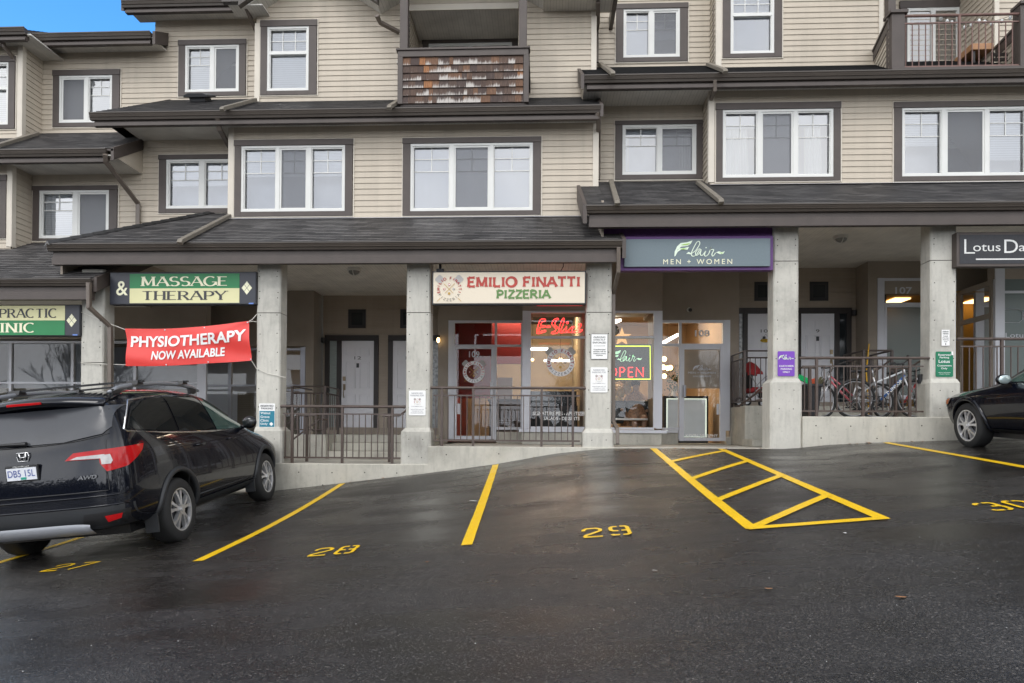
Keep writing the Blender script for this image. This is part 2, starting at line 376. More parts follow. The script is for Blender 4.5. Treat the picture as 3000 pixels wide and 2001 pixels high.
def text_fit(mb, txt, x0, x1, z0, z1, Y, m=0, bold=0, spacing=1, shear=0, f=None):
    """lettering filling a rectangle of a wall-parallel plane"""
    vs_, fs = text_mesh(txt, 1, bold, spacing)
    if not vs_: return
    ax, bx = min(v.x for v in vs_), max(v.x for v in vs_); ay, by = min(v.y for v in vs_), max(v.y for v in vs_)
    P = []
    for v in vs_:
        a = (v.x-ax)/(bx-ax); b = (v.y-ay)/max(1e-6, by-ay)
        x = x0+(x1-x0)*a+shear*(b-.5)*(z1-z0); z = z0+(z1-z0)*b
        P.append((x, Y, z) if f is None else f(x, z))
    mb.raw(P, fs, m)
def arc(cx, cy, rx, ry, a0, a1, n=10):
    return [(cx+rx*math.cos(R_(a0+(a1-a0)*i/n)), cy+ry*math.sin(R_(a0+(a1-a0)*i/n))) for i in range(n+1)]
# capital skeletons, unit height; serif / flared styles are made from these
SK = {
 'A': (.9, [[(0, 0), (.45, 1)], [(.45, 1), (.9, 0)], [(.2, .36), (.7, .36)]]), 'C': (.9, [arc(.47, .5, .45, .5, 50, 310, 14)]),
 'E': (.72, [[(.1, 0), (.1, 1)], [(.1, .96), (.68, .96)], [(.1, .52), (.58, .52)], [(.1, .04), (.7, .04)]]), 'F': (.7, [[(.1, 0), (.1, 1)], [(.1, .96), (.68, .96)], [(.1, .5), (.55, .5)]]),
 'G': (.95, [arc(.47, .5, .45, .5, 50, 340, 14), [(.9, .42), (.9, .1)], [(.6, .42), (.95, .42)]]), 'H': (.9, [[(.12, 0), (.12, 1)], [(.78, 0), (.78, 1)], [(.12, .52), (.78, .52)]]),
 'I': (.36, [[(.18, 0), (.18, 1)]]), 'L': (.68, [[(.1, 0), (.1, 1)], [(.1, .05), (.66, .05)]]), 'M': (1.1, [[(.12, 0), (.16, 1)], [(.16, 1), (.55, .08)], [(.55, .08), (.94, 1)], [(.94, 1), (.98, 0)]]),
 'N': (.95, [[(.12, 0), (.12, 1)], [(.12, 1), (.82, 0)], [(.82, 0), (.82, 1)]]), 'O': (1.0, [arc(.5, .5, .46, .48, 0, 360, 24)]),
 'P': (.76, [[(.12, 0), (.12, 1)], [(.12, .95), (.4, .95)]+arc(.4, .7, .32, .25, 90, -90, 8)+[(.12, .45)]]), 'R': (.86, [[(.12, 0), (.12, 1)], [(.12, .95), (.4, .95)]+arc(.4, .72, .3, .23, 90, -90, 8)+[(.12, .49)], [(.42, .49), (.82, 0)]]),
 'S': (.72, [arc(.36, .73, .3, .25, 40, 250, 9)+arc(.36, .26, .32, .25, 80, -140, 9)]), 'T': (.8, [[(.4, 0), (.4, 1)], [(.02, .95), (.78, .95)]]),
 'Y': (.86, [[(.43, 0), (.43, .46)], [(.43, .46), (.02, 1)], [(.43, .46), (.84, 1)]]), 'Z': (.76, [[(.06, .95), (.72, .95)], [(.72, .95), (.06, .05)], [(.06, .05), (.74, .05)]]),
 ' ': (.45, []), '&': (.9, [[(.86, 0), (.25, .72)]+arc(.42, .8, .2, .19, 200, -20, 8)+[(.5, .62), (.2, .42)]+arc(.34, .24, .27, .23, 150, 300, 6)+[(.7, .2), (.84, .5)]])}
def stroke(mb, pts, half, f, m=0, dy=0):
    """ribbon along 2-D points; half(i,t,ang) half width; f maps (x,z,dy) to space"""
    n = len(pts); Lp = []; Rp = []
    for i, p in enumerate(pts):
        a = pts[max(0, i-1)]; b = pts[min(n-1, i+1)]; dx, dz = b[0]-a[0], b[1]-a[1]; l = math.hypot(dx, dz) or 1; dx /= l; dz /= l
        h = half(i/(n-1), math.atan2(dz, dx)); Lp.append((p[0]-dz*h, p[1]+dx*h)); Rp.append((p[0]+dz*h, p[1]-dx*h))
    vs_ = [f(x, z, dy) for x, z in Lp+Rp]; mb.raw(vs_, [(i, i+1, n+i+1, n+i) for i in range(n-1)], m)
def seg(p, q, n=6): return [(p[0]+(q[0]-p[0])*i/n, p[1]+(q[1]-p[1])*i/n) for i in range(n+1)]
def lettering(mb, txt, x0, x1, z0, z1, Y, style='serif', m=0, w=.09, place=None):
    tot = sum(SK[c][0]+.1 for c in txt)-.1; sx = (x1-x0)/tot; sz = z1-z0; cx = 0; k = 0
    for ch in txt:
        wd, strokes = SK[ch]
        def f(x, z, dy, cx=cx):
            if place: return place((cx+x)/tot, z, dy)
            return (x0+(cx+x)*sx, Y-dy, z0+z*sz)
        for st in strokes:
            st = seg(st[0], st[1]) if len(st) == 2 else st
            k += 1; dy = .0004*(k % 9)
            if style == 'serif':
                def h(t, a, w=w): return w*(.32+.68*abs(math.sin(a))) if not (.25 < a % math.pi < 1.5 and len(st) == 7 and abs(st[0][0]-st[-1][0]) > .1) else w*.45
            elif style == 'flare':
                def h(t, a, w=w): return w*(.78+.45*(2*t-1)**2)
            else:
                def h(t, a, w=w): return w
            stroke(mb, st, h, f, m, dy)
            if style == 'serif' and len(st) == 7 and abs(st[0][1]-st[-1][1]) > .4:
                for e in (st[0], st[-1]):
                    if e[1] < .02 or e[1] > .98:
                        dz = .03 if e[1] < .5 else -.03; k += 1; s_ = .17
                        stroke(mb, seg((e[0]-s_, e[1]+dz), (e[0]+s_, e[1]+dz), 2), lambda t, a: .032, f, m, .0004*(k % 9))
        cx += wd+.1
LOCAL = set()
def setpar(o, parent):
    o.parent = parent; chain = []; q = parent
    while q is not None: chain.append(q); q = q.parent
    if chain[-1].name in LOCAL: return
    Mw = Matrix.Identity(4)
    for q in reversed(chain): Mw = Mw @ q.matrix_parent_inverse @ q.matrix_basis
    o.matrix_parent_inverse = Mw.inverted()
# depth planes (metres from the camera) and levels
YW, YG, YC, Y2, Y2R, Y3, Y3R, YSW, YSD, YB = 11.5, 11.2, 11.6, 13.4, 13.95, 14.3, 14.9, 14.2, 15.4, 16.0
XL, XR = -15.0, 14.0
GZ = {'z': 4.16, 'a': 4.755, 'b': 5.33}; GZ2 = {'z': 7.09, 'a': 7.795, 'b': 8.365}
# ---------------------------------------------------------------- ground
def lerp_tab(t, x):
    if x <= t[0][0]: return t[0][1]
    for (a, u), (b, v) in zip(t, t[1:]):
        if x <= b: return u+(v-u)*(x-a)/(b-a)
    return t[-1][1]
WALLROW = [(-60, -1.6), (-14, -.1), (-8, .26), (-4.457, .58), (-1.927, .893), (-.775, 1.053), (.19, 1.235), (1.1, 1.335), (1.8, 1.345), (4.1, 1.345), (4.7, 1.415), (5.69, 1.47), (6.73, 1.505), (12, 1.75), (60, 3)]
def ground(x, y):
    xc = max(-16, min(16, x))
    rows = [(-60, -1.5+.03*xc), (-10, -.42+.06*xc), (0, .13+.07*xc), (6.3, .61+.088*xc), (11.5, lerp_tab(WALLROW, x)), (14, lerp_tab(WALLROW, x)+.05)]
    if y >= rows[-1][0]: return rows[-1][1]
    if y <= rows[0][0]: return rows[0][1]
    for i in range(len(rows)-1):
        a, b = rows[i], rows[i+1]
        if y <= b[0]:
            h = b[0]-a[0]; t = (y-a[0])/h
            m0 = (b[1]-a[1])/h if i == 0 else .5*((b[1]-a[1])/h+(a[1]-rows[i-1][1])/(a[0]-rows[i-1][0]))
            m1 = (b[1]-a[1])/h
            if i+2 < len(rows) and rows[i+1][0] < 11: m1 = .5*((b[1]-a[1])/h+(rows[i+2][1]-b[1])/(rows[i+2][0]-b[0]))
            dip = .05*math.sin(math.pi*t)*max(0, min(1, -x/3.2)) if i == 3 else 0
            return (2*t**3-3*t*t+1)*a[1]+(t**3-2*t*t+t)*h*m0+(-2*t**3+3*t*t)*b[1]+(t**3-t*t)*h*m1-dip
def axis(fine0, fine1, step, far0, far1):
    a = [fine0+i*step for i in range(int(round((fine1-fine0)/step))+1)]; s = step; x = fine0
    while x > far0: s *= 1.6; x -= s; a.insert(0, max(x, far0))
    s = step; x = fine1
    while x < far1: s *= 1.6; x += s; a.append(min(x, far1))
    return a
gx = axis(-12, 12, .25, -250, 250); gy = axis(-2, 11.5, .25, -250, 250)
g = MB(); nx = len(gx)
g.raw([(x, y, ground(x, y)-(0 if y <= 11.6 else .06)) for y in gy for x in gx], [(j*nx+i, j*nx+i+1, (j+1)*nx+i+1, (j+1)*nx+i) for j in range(len(gy)-1) for i in range(nx-1)])
tag(g.build('parking_lot', 'wet_asphalt', smooth=True), kind='structure')
def gp(x, y, dz=.004): return (x, y, ground(x, y)+dz)
def gstrip(mb, p, q, w0, w1=None, n=24, m=0, dz=.004):
    w1 = w0 if w1 is None else w1; d = Vector((q[0]-p[0], q[1]-p[1])); l = d.length; nn = Vector((-d.y, d.x))/l
    vs_ = []
    for i in range(n+1):
        t = i/n; c = Vector(p)+d*t; w = (w0+(w1-w0)*t)/2
        for k in (-1, -.33, .33, 1):
            jit = random.uniform(-.002, .002) if abs(k) == 1 else 0
            vs_.append(gp(c.x+nn.x*(w*k+jit), c.y+nn.y*(w*k+jit), dz))
    mb.raw(vs_, [(i*4+k, i*4+k+1, i*4+k+5, i*4+k+4) for i in range(n) for k in range(3)], m)
for a, b in (((-5.98, 11.35), (-5.98, 5.9)), ((-3.365, 11.42), (-3.33, 6.5)), ((-.77, 11.42), (-.69, 6.3)), ((5.62, 11.42), (5.47, 5.6))):
    mb = MB(); gstrip(mb, a, b, .105); tag(mb.build('parking_line', 'yellow_paint', fix=False), kind='structure')
mb = MB(); z = 0
for k, (a, b, w) in enumerate((((1.85, 11.42), (1.86, 6.12), .11), ((2.96, 11.42), (2.99, 6.12), .11), ((1.86, 10.0), (2.96, 11.15), .1), ((1.86, 8.62), (2.97, 9.95), .1), ((1.86, 7.35), (2.98, 8.6), .1), ((1.88, 6.15), (2.98, 7.25), .1), ((1.82, 6.12), (3.03, 6.12), .1))):
    gstrip(mb, a, b, w, dz=.004+.0012*k)
tag(mb.build('hatched_marking', 'yellow_paint', fix=False), kind='structure')
# stencilled stall numbers (their tops point away from the wall side, as the photo shows)
ST = {'2': [[(.02, .72), (.02, .86), (.14, 1), (.44, 1), (.58, .86), (.58, .66), (.06, .2), (.02, .0), (.6, .0)]], '7': [[(.0, 1), (.6, 1), (.14, 0)]],
 '8': [[(.26, 1), (.1, 1), (.03, .9), (.03, .62), (.1, .53), (.26, .53)], [(.1, .53), (.02, .44), (.02, .1), (.1, 0), (.26, 0)], [(.36, 1), (.52, 1), (.59, .9), (.59, .62), (.52, .53), (.36, .53)], [(.52, .53), (.6, .44), (.6, .1), (.52, 0), (.36, 0)]],
 '9': [[(.26, 1), (.1, 1), (.03, .9), (.03, .6), (.1, .5), (.26, .5)], [(.36, 1), (.52, 1), (.59, .9), (.59, .1), (.5, 0), (.36, 0)], [(.36, .5), (.56, .5)], [(.26, 0), (.05, 0), (.02, .1)]],
 '3': [[(.02, .8), (.02, .9), (.1, 1), (.22, 1)], [(.32, 1), (.5, 1), (.57, .9), (.57, .62), (.5, .53), (.3, .53)], [(.5, .53), (.59, .44), (.59, .1), (.5, 0), (.42, 0)], [(.32, 0), (.1, 0), (.02, .12)]],
 '0': [[(.26, 1), (.12, 1), (.02, .88), (.02, .12), (.12, 0), (.26, 0)], [(.36, 1), (.48, 1), (.6, .88), (.6, .12), (.48, 0), (.36, 0)]]}
def dens(pts, n=5):
    o = []
    for a, b in zip(pts, pts[1:]): o += [(a[0]+(b[0]-a[0])*i/n, a[1]+(b[1]-a[1])*i/n) for i in range(n)]
    return o+[pts[-1]]
def gpix(px, py):
    for i in range(1000):
        y = 1.8+i*.0097; p = W(px, py, y)
        if p.z <= ground(p.x, y): return p.x, y
for txt, px, py, sz in (('27', 118, 1677, .30), ('28', 902, 1632, .30), ('29', 1712, 1577, .31), ('30', 2912, 1499, .31)):
    mb = MB(); k = 0; x0, y0 = gpix(px, py)
    for i, ch in enumerate(txt):
        for st in ST[ch]:
            k += 1
            stroke(mb, dens(st), lambda t, a: .066, lambda x, z, dy: gp(x0+(x+i*.90)*sz*.90, y0+z*sz, .007+dy), 0, .0006*(k % 6))
    tag(mb.build('stall_number', 'yellow_paint', fix=False), kind='structure')
# ---------------------------------------------------------------- the building
bld = thing('row_building', 'long beige row building with brown trim and stepped roofs above the shops', 'building', (-1, 14, 1.2))
# windows: (px rect of the white frame, plane, trim px rect, panes, blind)
holes = {k: [] for k in ('2', '2r', '3', '3r')}; PL = {'2': Y2, '2r': Y2R, '3': Y3, '3r': Y3R}
def window(pl, fr, tr, splits, kinds, grid=(2, 2), gfrac=.40, hung=False):
    """splits: px of mullions (pairs); kinds: per pane (screen?, blind kind, blind bottom fraction, curtain)"""
    Y = PL[pl]; X0, X1, Z0, Z1 = RC(*fr, Y); T0, T1, B0, B1 = RC(*tr, Y)
    holes[pl].append((X0+.01, X1-.01, Z0+.01, Z1-.01))
    f = MB(); w = .045
    f.box(X0, X1, Y-.03, Y+.06, Z1-w, Z1); f.box(X0, X1, Y-.032, Y+.06, Z0, Z0+w)
    f.box(X0, X0+w, Y-.028, Y+.06, Z0+w, Z1-w); f.box(X1-w, X1, Y-.028, Y+.06, Z0+w, Z1-w)
    xs = [X0+w]
    for a, b in splits:
        xa, xb = PX(a, Y, (fr[1]+fr[3])/2), PX(b, Y, (fr[1]+fr[3])/2); f.box(xa, xb, Y-.026, Y+.06, Z0+w, Z1-w); xs += [xa, xb]
    xs.append(X1-w)
    win = None
    # inner sash frames
    panes = [(xs[2*i], xs[2*i+1]) for i in range(len(xs)//2)]
    zr = None
    if hung:
        zr = PZ((hung[0]+hung[1])/2, Y, fr[0]); f.box(X0+w, X1-w, Y-.024, Y+.06, zr-.035, zr+.035)
    for (a, b), kd in zip(panes, kinds):
        s = .022 if not kd[0] else .035
        for q in ((a, a+s, Z0+w, Z1-w), (b-s, b, Z0+w, Z1-w)): f.box(q[0], q[1], Y-.012, Y+.03, q[2], q[3])
        for q in ((a+s, b-s, Z0+w, Z0+w+s), (a+s, b-s, Z1-w-s, Z1-w)): f.box(q[0], q[1], Y-.0125, Y+.03, q[2], q[3])
    # thin grilles between the panes
    for (a, b) in panes:
        za, zb = (zr+.035, Z1-w) if hung else (Z1-(Z1-Z0)*gfrac, Z1-w)
        for i in range(1, grid[0]): x = a+(b-a)*i/grid[0]; f.box(x-.009, x+.009, Y+.034, Y+.040, za, zb)
        for j in range(0 if not hung else 1, grid[1]): z = za+(zb-za)*j/grid[1]; f.box(a, b, Y+.0335, Y+.0405, z-.009, z+.009)
    win = f.build('window', 'vinyl_white', bld)
    t = MB(); d = Y-.045
    t.box(T0, X0, d, Y+.02, B0, Z1-.0); t.box(X1, T1, d, Y+.02, B0, Z1); t.box(X0, X1, d, Y+.02, B0, Z0); t.box(T0-.01, T1+.01, d-.012, Y+.02, Z1, B1)
    t.build('trim', 'brown_trim', win, bevel=.004)
    j = MB(); e = .022
    j.box(T0-e, T0, Y-.028, Y+.01, B0-e, B1+e); j.box(T1+.01, T1+.01+e, Y-.028, Y+.01, B0-e, B1+e); j.box(T0, T1, Y-.029, Y+.01, B0-e, B0); j.box(T0, T1, Y-.029, Y+.01, B1, B1+e)
    j.build('edge_strip', 'corner_trim', win)
    for (a, b), kd in zip(panes, kinds):
        g = MB(); g.add([(a, Y+.045, Z0+w), (b, Y+.045, Z0+w), (b, Y+.045, Z1-w), (a, Y+.045, Z1-w)]); g.build('pane', 'window_glass', win, fix=False)
        if kd[0]:
            g = MB(); g.add([(a, Y+.0, Z0+w), (b, Y+.0, Z0+w), (b, Y+.0, Z1-w), (a, Y+.0, Z1-w)]); g.build('insect_screen', 'screen_mesh', win, fix=False)
        if kd[1]:
            zb = Z1-w-(Z1-Z0-2*w)*kd[2]; g = MB(); g.box(a-.01, b+.01, Y+.10, Y+.115, zb, Z1-w); g.build('blind', kd[1], win)
        if len(kd) > 3:
            for u0, u1 in kd[3]:
                g = MB(); c = 14; x0_, x1_ = a+(b-a)*u0, a+(b-a)*u1
                top = [(x0_+(x1_-x0_)*i/c, Y+.15+.022*math.sin(i*2.3)) for i in range(c+1)]
                g.raw([(p[0], p[1], Z1-.05) for p in top]+[(x0_+(p[0]-x0_)*1.12, p[1], Z0+.06) for p in top], [(i, i+1, c+2+i, c+1+i) for i in range(c)])
                g.build('curtain', 'curtain', win, smooth=True, fix=False)
    g = MB(); D = .45; X0 += .26; X1 -= .26   # the room behind
    g.add([(X0-.3, Y+D, Z0-.1), (X1+.3, Y+D, Z0-.1), (X1+.3, Y+D, Z1+.1), (X0-.3, Y+D, Z1+.1)])
    for x in (X0-.3, X1+.3): g.add([(x, Y+.05, Z0-.1), (x, Y+D, Z0-.1), (x, Y+D, Z1+.1), (x, Y+.05, Z1+.1)])
    for z in (Z0-.1, Z1+.1): g.add([(X0-.3, Y+.05, z), (X1+.3, Y+.05, z), (X1+.3, Y+D, z), (X0-.3, Y+D, z)])
    g.build('room', 'room_grey', win)
    return win
PB, SB, RB = 'pleated_shade', 'slat_blind', 'raised_blind'
window('2', (708, 428, 1012, 621), (689, 411, 1034, 635), [(810, 820), (901, 912)], [(0, RB, .43), (1, RB, .43), (0, RB, .43)])
window('2', (1203, 421, 1561, 619), (1181, 405, 1584, 632), [(1318, 1330), (1434, 1445)], [(0, PB, 1), (1, PB, 1), (0, PB, 1)])
window('2r', (1823, 367, 2039, 513), (1802, 355, 2060, 527), [(1926, 1935)], [(0, SB, .13, [(0, .16)]), (1, SB, .12, [(.62, 1)])])
window('2', (2116, 322, 2440, 521), (2097, 303, 2460, 532), [(2218, 2229), (2323, 2335)], [(0, PB, .22, [(.1, .75)]), (1, PB, 1), (0, PB, .2, [(.3, .8)])])
window('2', (2640, 316, 3010, 517), (2617, 299, 3033, 531), [(2758, 2770), (2883, 2895)], [(0, SB, .52), (1, SB, .56), (0, SB, .76)])
window('2r', (489, 468, 700, 612), (468, 455, 712, 625), [(586, 600)], [(0, RB, .5), (0, RB, .5)])
window('2r', (118, 559, 322, 699), (99, 546, 346, 706), [(216, 230)], [(0, SB, 1), (1, SB, 1)])
window('3r', (544, 134, 702, 271), (525, 119, 722, 283), [(618, 629)], [(0, SB, 1), (1, SB, 1)])
window('3r', (176, 223, 331, 361), (158, 207, 353, 373), [(251, 260)], [(1, SB, 1), (0, SB, 1)])
window('3r', (1826, 28, 1991, 170), (1804, 13, 2014, 183), [(1902, 1912)], [(0, PB, 1), (1, PB, .6)])
window('3', (784, 80, 906, 268), (765, 62, 929, 280), [], [(0, SB, 1)], grid=(3, 2), hung=(151, 163))
window('3', (2139, -26, 2267, 159), (2116, -44, 2289, 171), [], [(0, PB, 1)], grid=(3, 2), hung=(38, 52))
window('3', (-110, 185, 28, 368), (-132, 168, 47, 380), [], [(0, SB, 1)], grid=(3, 2), hung=(254, 268))
window('2', (-220, 533, 3, 686), (-240, 515, 22, 700), [(-110, -98)], [(0, PB, 1), (0, PB, 1)])
# corner positions
XA2l, XA2r, XB2 = PX(674, Y2, 500), PX(1749, Y2, 500), PX(2079, Y2, 450)
XA3l, XA3r, XB3 = PX(751, Y3, 200), PX(1743, Y3, 200), PX(2101, Y3, 100)
XZ2, XZ3 = PX(34, Y2, 600), PX(64, Y3, 300)
BAL = (PX(1199, Y3, 80), PX(1519, Y3, 80)); BALB = (PX(2588, Y3, 60), PX(2910, Y3, 60))
def wall(Y, x0, x1, z0, z1, hk=None, extra=()):
    z0 = math.floor(z0/.1145)*.1145
    mb = MB(); mb.lap((0, Y, 0), (1, 0, 0), (0, 0, 1), (0, -1, 0), x0, x1, z0, z1, .1145, .015, list(holes[hk] if hk else [])+list(extra)); return mb.build('siding_wall', 'siding', bld, fix=False)
def side(X, y0, y1, z0, z1, sgn):
    z0 = math.floor(z0/.1145)*.1145
    mb = MB(); mb.lap((X, 0, 0), (0, 1, 0), (0, 0, 1), (sgn, 0, 0), y0, y1, z0, z1, .1145, .015); return mb.build('siding_wall', 'siding', bld, fix=False)
wall(Y2, XA2l, XA2r, 5.80, 7.72, '2'); wall(Y2, XB2, XR, 6.42, 8.30, '2'); wall(Y2, XL, XZ2, 5.2, 7.02, '2')
wall(Y2R, XZ2, -8.4, 4.95, 7.02, '2r'); wall(Y2R, -8.4, XA2l, 5.2, 7.72, '2r'); wall(Y2R, XA2r, XB2, 6.3, 8.30, '2r')
wall(Y3R, XZ3, -8.72, 7.7, 10.2, '3r'); wall(Y3R, -8.72, XA3l, 8.2, 10.80, '3r'); wall(Y3R, XA3r, XB3, 9.2, 11.9, '3r')
wall(Y3, XL, XZ3, 7.7, 10.10, '3'); wall(Y3, XA3l, XA3r, 8.52, 12.6, '3', [(BAL[0], BAL[1], 7, 10.52)])
wall(Y3, XB3, XR, 9.14, 12.4, '3', [(BALB[0], BALB[1], 7, 11.9)])
side(XZ2, Y2, Y2R+.1, 4.9, 7.02, 1); side(XZ3, Y3, Y3R+.1, 7.6, 10.1, 1); side(XB2, Y2, Y2R+.1, 6.3, 8.3, -1); side(XB3, Y3, Y3R+.1, 9.1, 12, -1)
side(XA2l, Y2, Y2R+.1, 5.7, 7.7, -1); side(XA2r, Y2, Y2R+.1, 6.2, 7.72, 1); side(XA3l, Y3, Y3R+.1, 8.5, 11, -1); side(XA3r, Y3, Y3R+.1, 8.6, 12, 1)
mb = MB(); c = .085
for X, Y, z0, z1, s in ((XZ2, Y2, 5.3, 6.98, -1), (XZ3, Y3, 7.85, 10.08, -1), (XB2, Y2, 6.47, 8.26, 1), (XB3, Y3, 9.2, 12, 1), (XA2l, Y2, 5.84, 7.66, 1), (XA2r, Y2, 6.25, 7.66, -1), (XA3l, Y3, 8.62, 10.3, 1), (XA3r, Y3, 8.66, 10.6, -1)):
    x0, x1 = (X-c, X+.012) if s < 0 else (X-.012, X+c)
    mb.box(x0, x1, Y-.032, Y-.002, z0, z1)
    x0, x1 = (X-.002, X+.03) if s < 0 else (X-.03, X+.002)
    mb.box(x0, x1, Y-.030, Y+c, z0, z1)
mb.split('corner_board', 'corner_trim', bld, bevel=.004)
# frieze boards under the soffits
mb = MB()
for x0, x1, Y, z1 in ((XA2l, XA2r, Y2, 7.68), (XB2, XR, Y2, 8.26), (XA2r, XB2, Y2R, 8.26), (-8.4, XA2l, Y2R, 7.68), (XL, XZ2, Y2, 6.98), (XZ2, -8.4, Y2R, 6.98)): mb.box(x0+.03, x1-.03, Y-.022, Y-.001, z1-.16, z1)
mb.split('frieze_board', 'siding', bld)
# roofs
def roof(name, x0, x1, Yg, Zg, Yt, pitch, u0=None, u1=None, top=None):
    l = math.hypot(1, pitch); V = (0, 1/l, pitch/l); Nn = (0, -pitch/l, 1/l); Lm = (Yt-Yg)*l
    mb = MB(); mb.lap((0, Yg+.06, Zg+.012), (1, 0, 0), V, Nn, (u0 or (lambda v: x0)), (u1 or (lambda v: x1)), 0, Lm, .142, .009)
    # deck under the shingles
    a0, b0, a1, b1 = (u0(0) if u0 else x0), x1, (u0(Lm) if u0 else x0), x1
    P = [Vector((a0, Yg+.05, Zg)), Vector((b0, Yg+.05, Zg)), Vector((b1, Yt, Zg+(Yt-Yg)*pitch)), Vector((a1, Yt, Zg+(Yt-Yg)*pitch))]
    Q = [p-Vector((0, 0, .04)) for p in P]
    for q in ((Q[0], Q[1], Q[2], Q[3]), (P[0], P[1], Q[1], Q[0]), (P[1], P[2], Q[2], Q[1]), (P[3], P[0], Q[0], Q[3])): mb.add(q, 1)
    return mb.build(name, ['shingle', 'brown_trim'], bld, fix=False)
pp = .505; p2 = .61
rz = roof('porch_roof', XL, -7.62, YG, GZ['z'], Y2R, pp)
lA = math.hypot(1, pp)
ra = roof('porch_roof', -8.42, 1.30, YG, GZ['a'], Y2R, pp, u0=lambda v: -8.42+.54*v/lA)
rb = roof('porch_roof', .69, XR, YG, GZ['b'], Y2R, pp)
l2 = math.hypot(1, p2)
rz2 = roof('upper_roof', XL, -8.40, 12.9, GZ2['z'], Y3R, p2)
ra2 = roof('upper_roof', -8.87, 1.08, 12.9, GZ2['a'], Y3R, p2, u0=lambda v: -8.87+.26*v/l2)
rb2 = roof('upper_roof', .74, XR, 12.9, GZ2['b'], Y3R, p2)
mb = MB(); mb.add([(-8.42, 11.25, 4.755), (-8.42, Y2R, 4.755), (-6.935, Y2R, 6.14)]); mb.add([(-8.87, 12.95, 7.8), (-8.87, Y3R, 7.8), (-8.35, Y3R, 9.0)])
mb.split('hip_end', 'shingle', bld, fix=False)
mb = MB()
for X, Yg_, Zg_, Yt_, pt_, zs_ in ((-8.405, 12.98, GZ2['z'], Y3R, p2, 6.96), (1.09, 12.98, GZ2['a'], Y3R, p2, 7.66), (.78, 12.98, GZ2['b'], Y3, p2, 8.24), (-8.43, 12.98, GZ2['a']-.05, Y3R, .35, 7.66), (1.0, 11.5, GZ['a'], 13.4, pp, 4.82), (.98, 11.5, GZ['b'], 13.4, pp, 5.42), (-7.64, 11.5, GZ['z'], 13.9, pp, 4.22), (-8.37, 11.5, GZ['a']-.06, 13.9, .35, 4.82)):
    mb.add([(X, Yg_, zs_), (X, Yt_, zs_), (X, Yt_, Zg_+(Yt_-Yg_)*pt_-.02), (X, Yg_, max(zs_+.005, Zg_-.03))])
mb.split('eave_end', 'siding', bld, fix=False)
mb = MB()   # cap shingles along the hip
for i in range(17):
    t = i/17; p = Vector((-8.42, 11.22, 4.775)).lerp(Vector((-6.935, Y2R, 6.16)), t); q = Vector((-8.42, 11.22, 4.775)).lerp(Vector((-6.935, Y2R, 6.16)), t+1.25/17)
    up = Vector((0, 0, 1)); d = (q-p).normalized(); s = d.cross(up).normalized()*.10
    p = p+up*.02; q = q+up*.004
    mb.add([p-s-up*.05, p+up*.012, q+up*.012, q-s-up*.05]); mb.add([p+s-up*.05, p+up*.012, q+up*.012, q+s-up*.05]); mb.add([p-s-up*.07, p+s-up*.07, p+up*.012])
mb.build('hip_cap', 'shingle', bld, fix=False)
tr_ = roof('top_roof', PX(98, 14.4, 110), -8.45, 14.4, 10.21, 19, .5); roof('top_roof', PX(362, 14.4, 20), XA3l+.2, 14.4, 10.89, 19, .5); roof('top_roof', XL, PX(98, 14.4, 110), 13.85, 10.05, 19, .5)
roof('top_roof', XB3-.3, XR, 13.8, 12.4, 19, .5); roof('top_roof', XA3r, XB3, 14.4, 12.0, 19, .5)
def gutter(par, x0, x1, Y, Z, fasc, h=.125):
    mb = MB()
    prof = [(Y, Z), (Y+.012, Z), (Y+.012, Z-.01), (Y+.11, Z-.01), (Y+.11, Z-h), (Y+.045, Z-h), (Y+.03, Z-h*.72), (Y+.012, Z-h*.62), (Y+.02, Z-h*.55), (Y+.006, Z-h*.32), (Y+.012, Z-h*.26), (Y, Z-.02)]
    mb.prism(prof, 'x', x0, x1); mb.build('gutter', 'gutter_brown', par)
    mb = MB(); zz = Z-h
    for k, (off, hh) in enumerate(fasc):
        mb.box(x0+.05, x1-.03, Y+off, Y+off+.10, zz-hh, zz+.012 if k == 0 else zz+.006); zz -= hh
    mb.build('fascia', 'brown_trim', par, bevel=.003)
gutter(rz, XL, -7.64, YG, GZ['z'], [(.10, .10), (.07, .125)]); gutter(ra, -8.42, 1.30, YG, GZ['a'], [(.10, .10), (.07, .125)]); gutter(rb, .71, XR, YG, GZ['b'], [(.10, .10), (.07, .125)])
gutter(rz2, XL, -8.53, 12.9, GZ2['z'], [(.10, .045), (.07, .06)], .14); gutter(ra2, -8.87, 1.08, 12.9, GZ2['a'], [(.10, .045), (.07, .06)], .14); gutter(rb2, .77, XR, 12.9, GZ2['b'], [(.10, .045), (.07, .06)], .14)
gutter(tr_, PX(98, 14.4, 110), PX(446, 14.4, 100), 14.3, 10.21, [(.1, .05), (.07, .05)], .14); gutter(tr_, PX(362, 14.4, 20), XA3l+.1, 14.3, 10.89, [(.1, .05), (.07, .05)], .14)
gutter(tr_, XL, PX(80, 13.9, 110), 13.8, 10.05, [(.1, .05), (.07, .05)], .14)
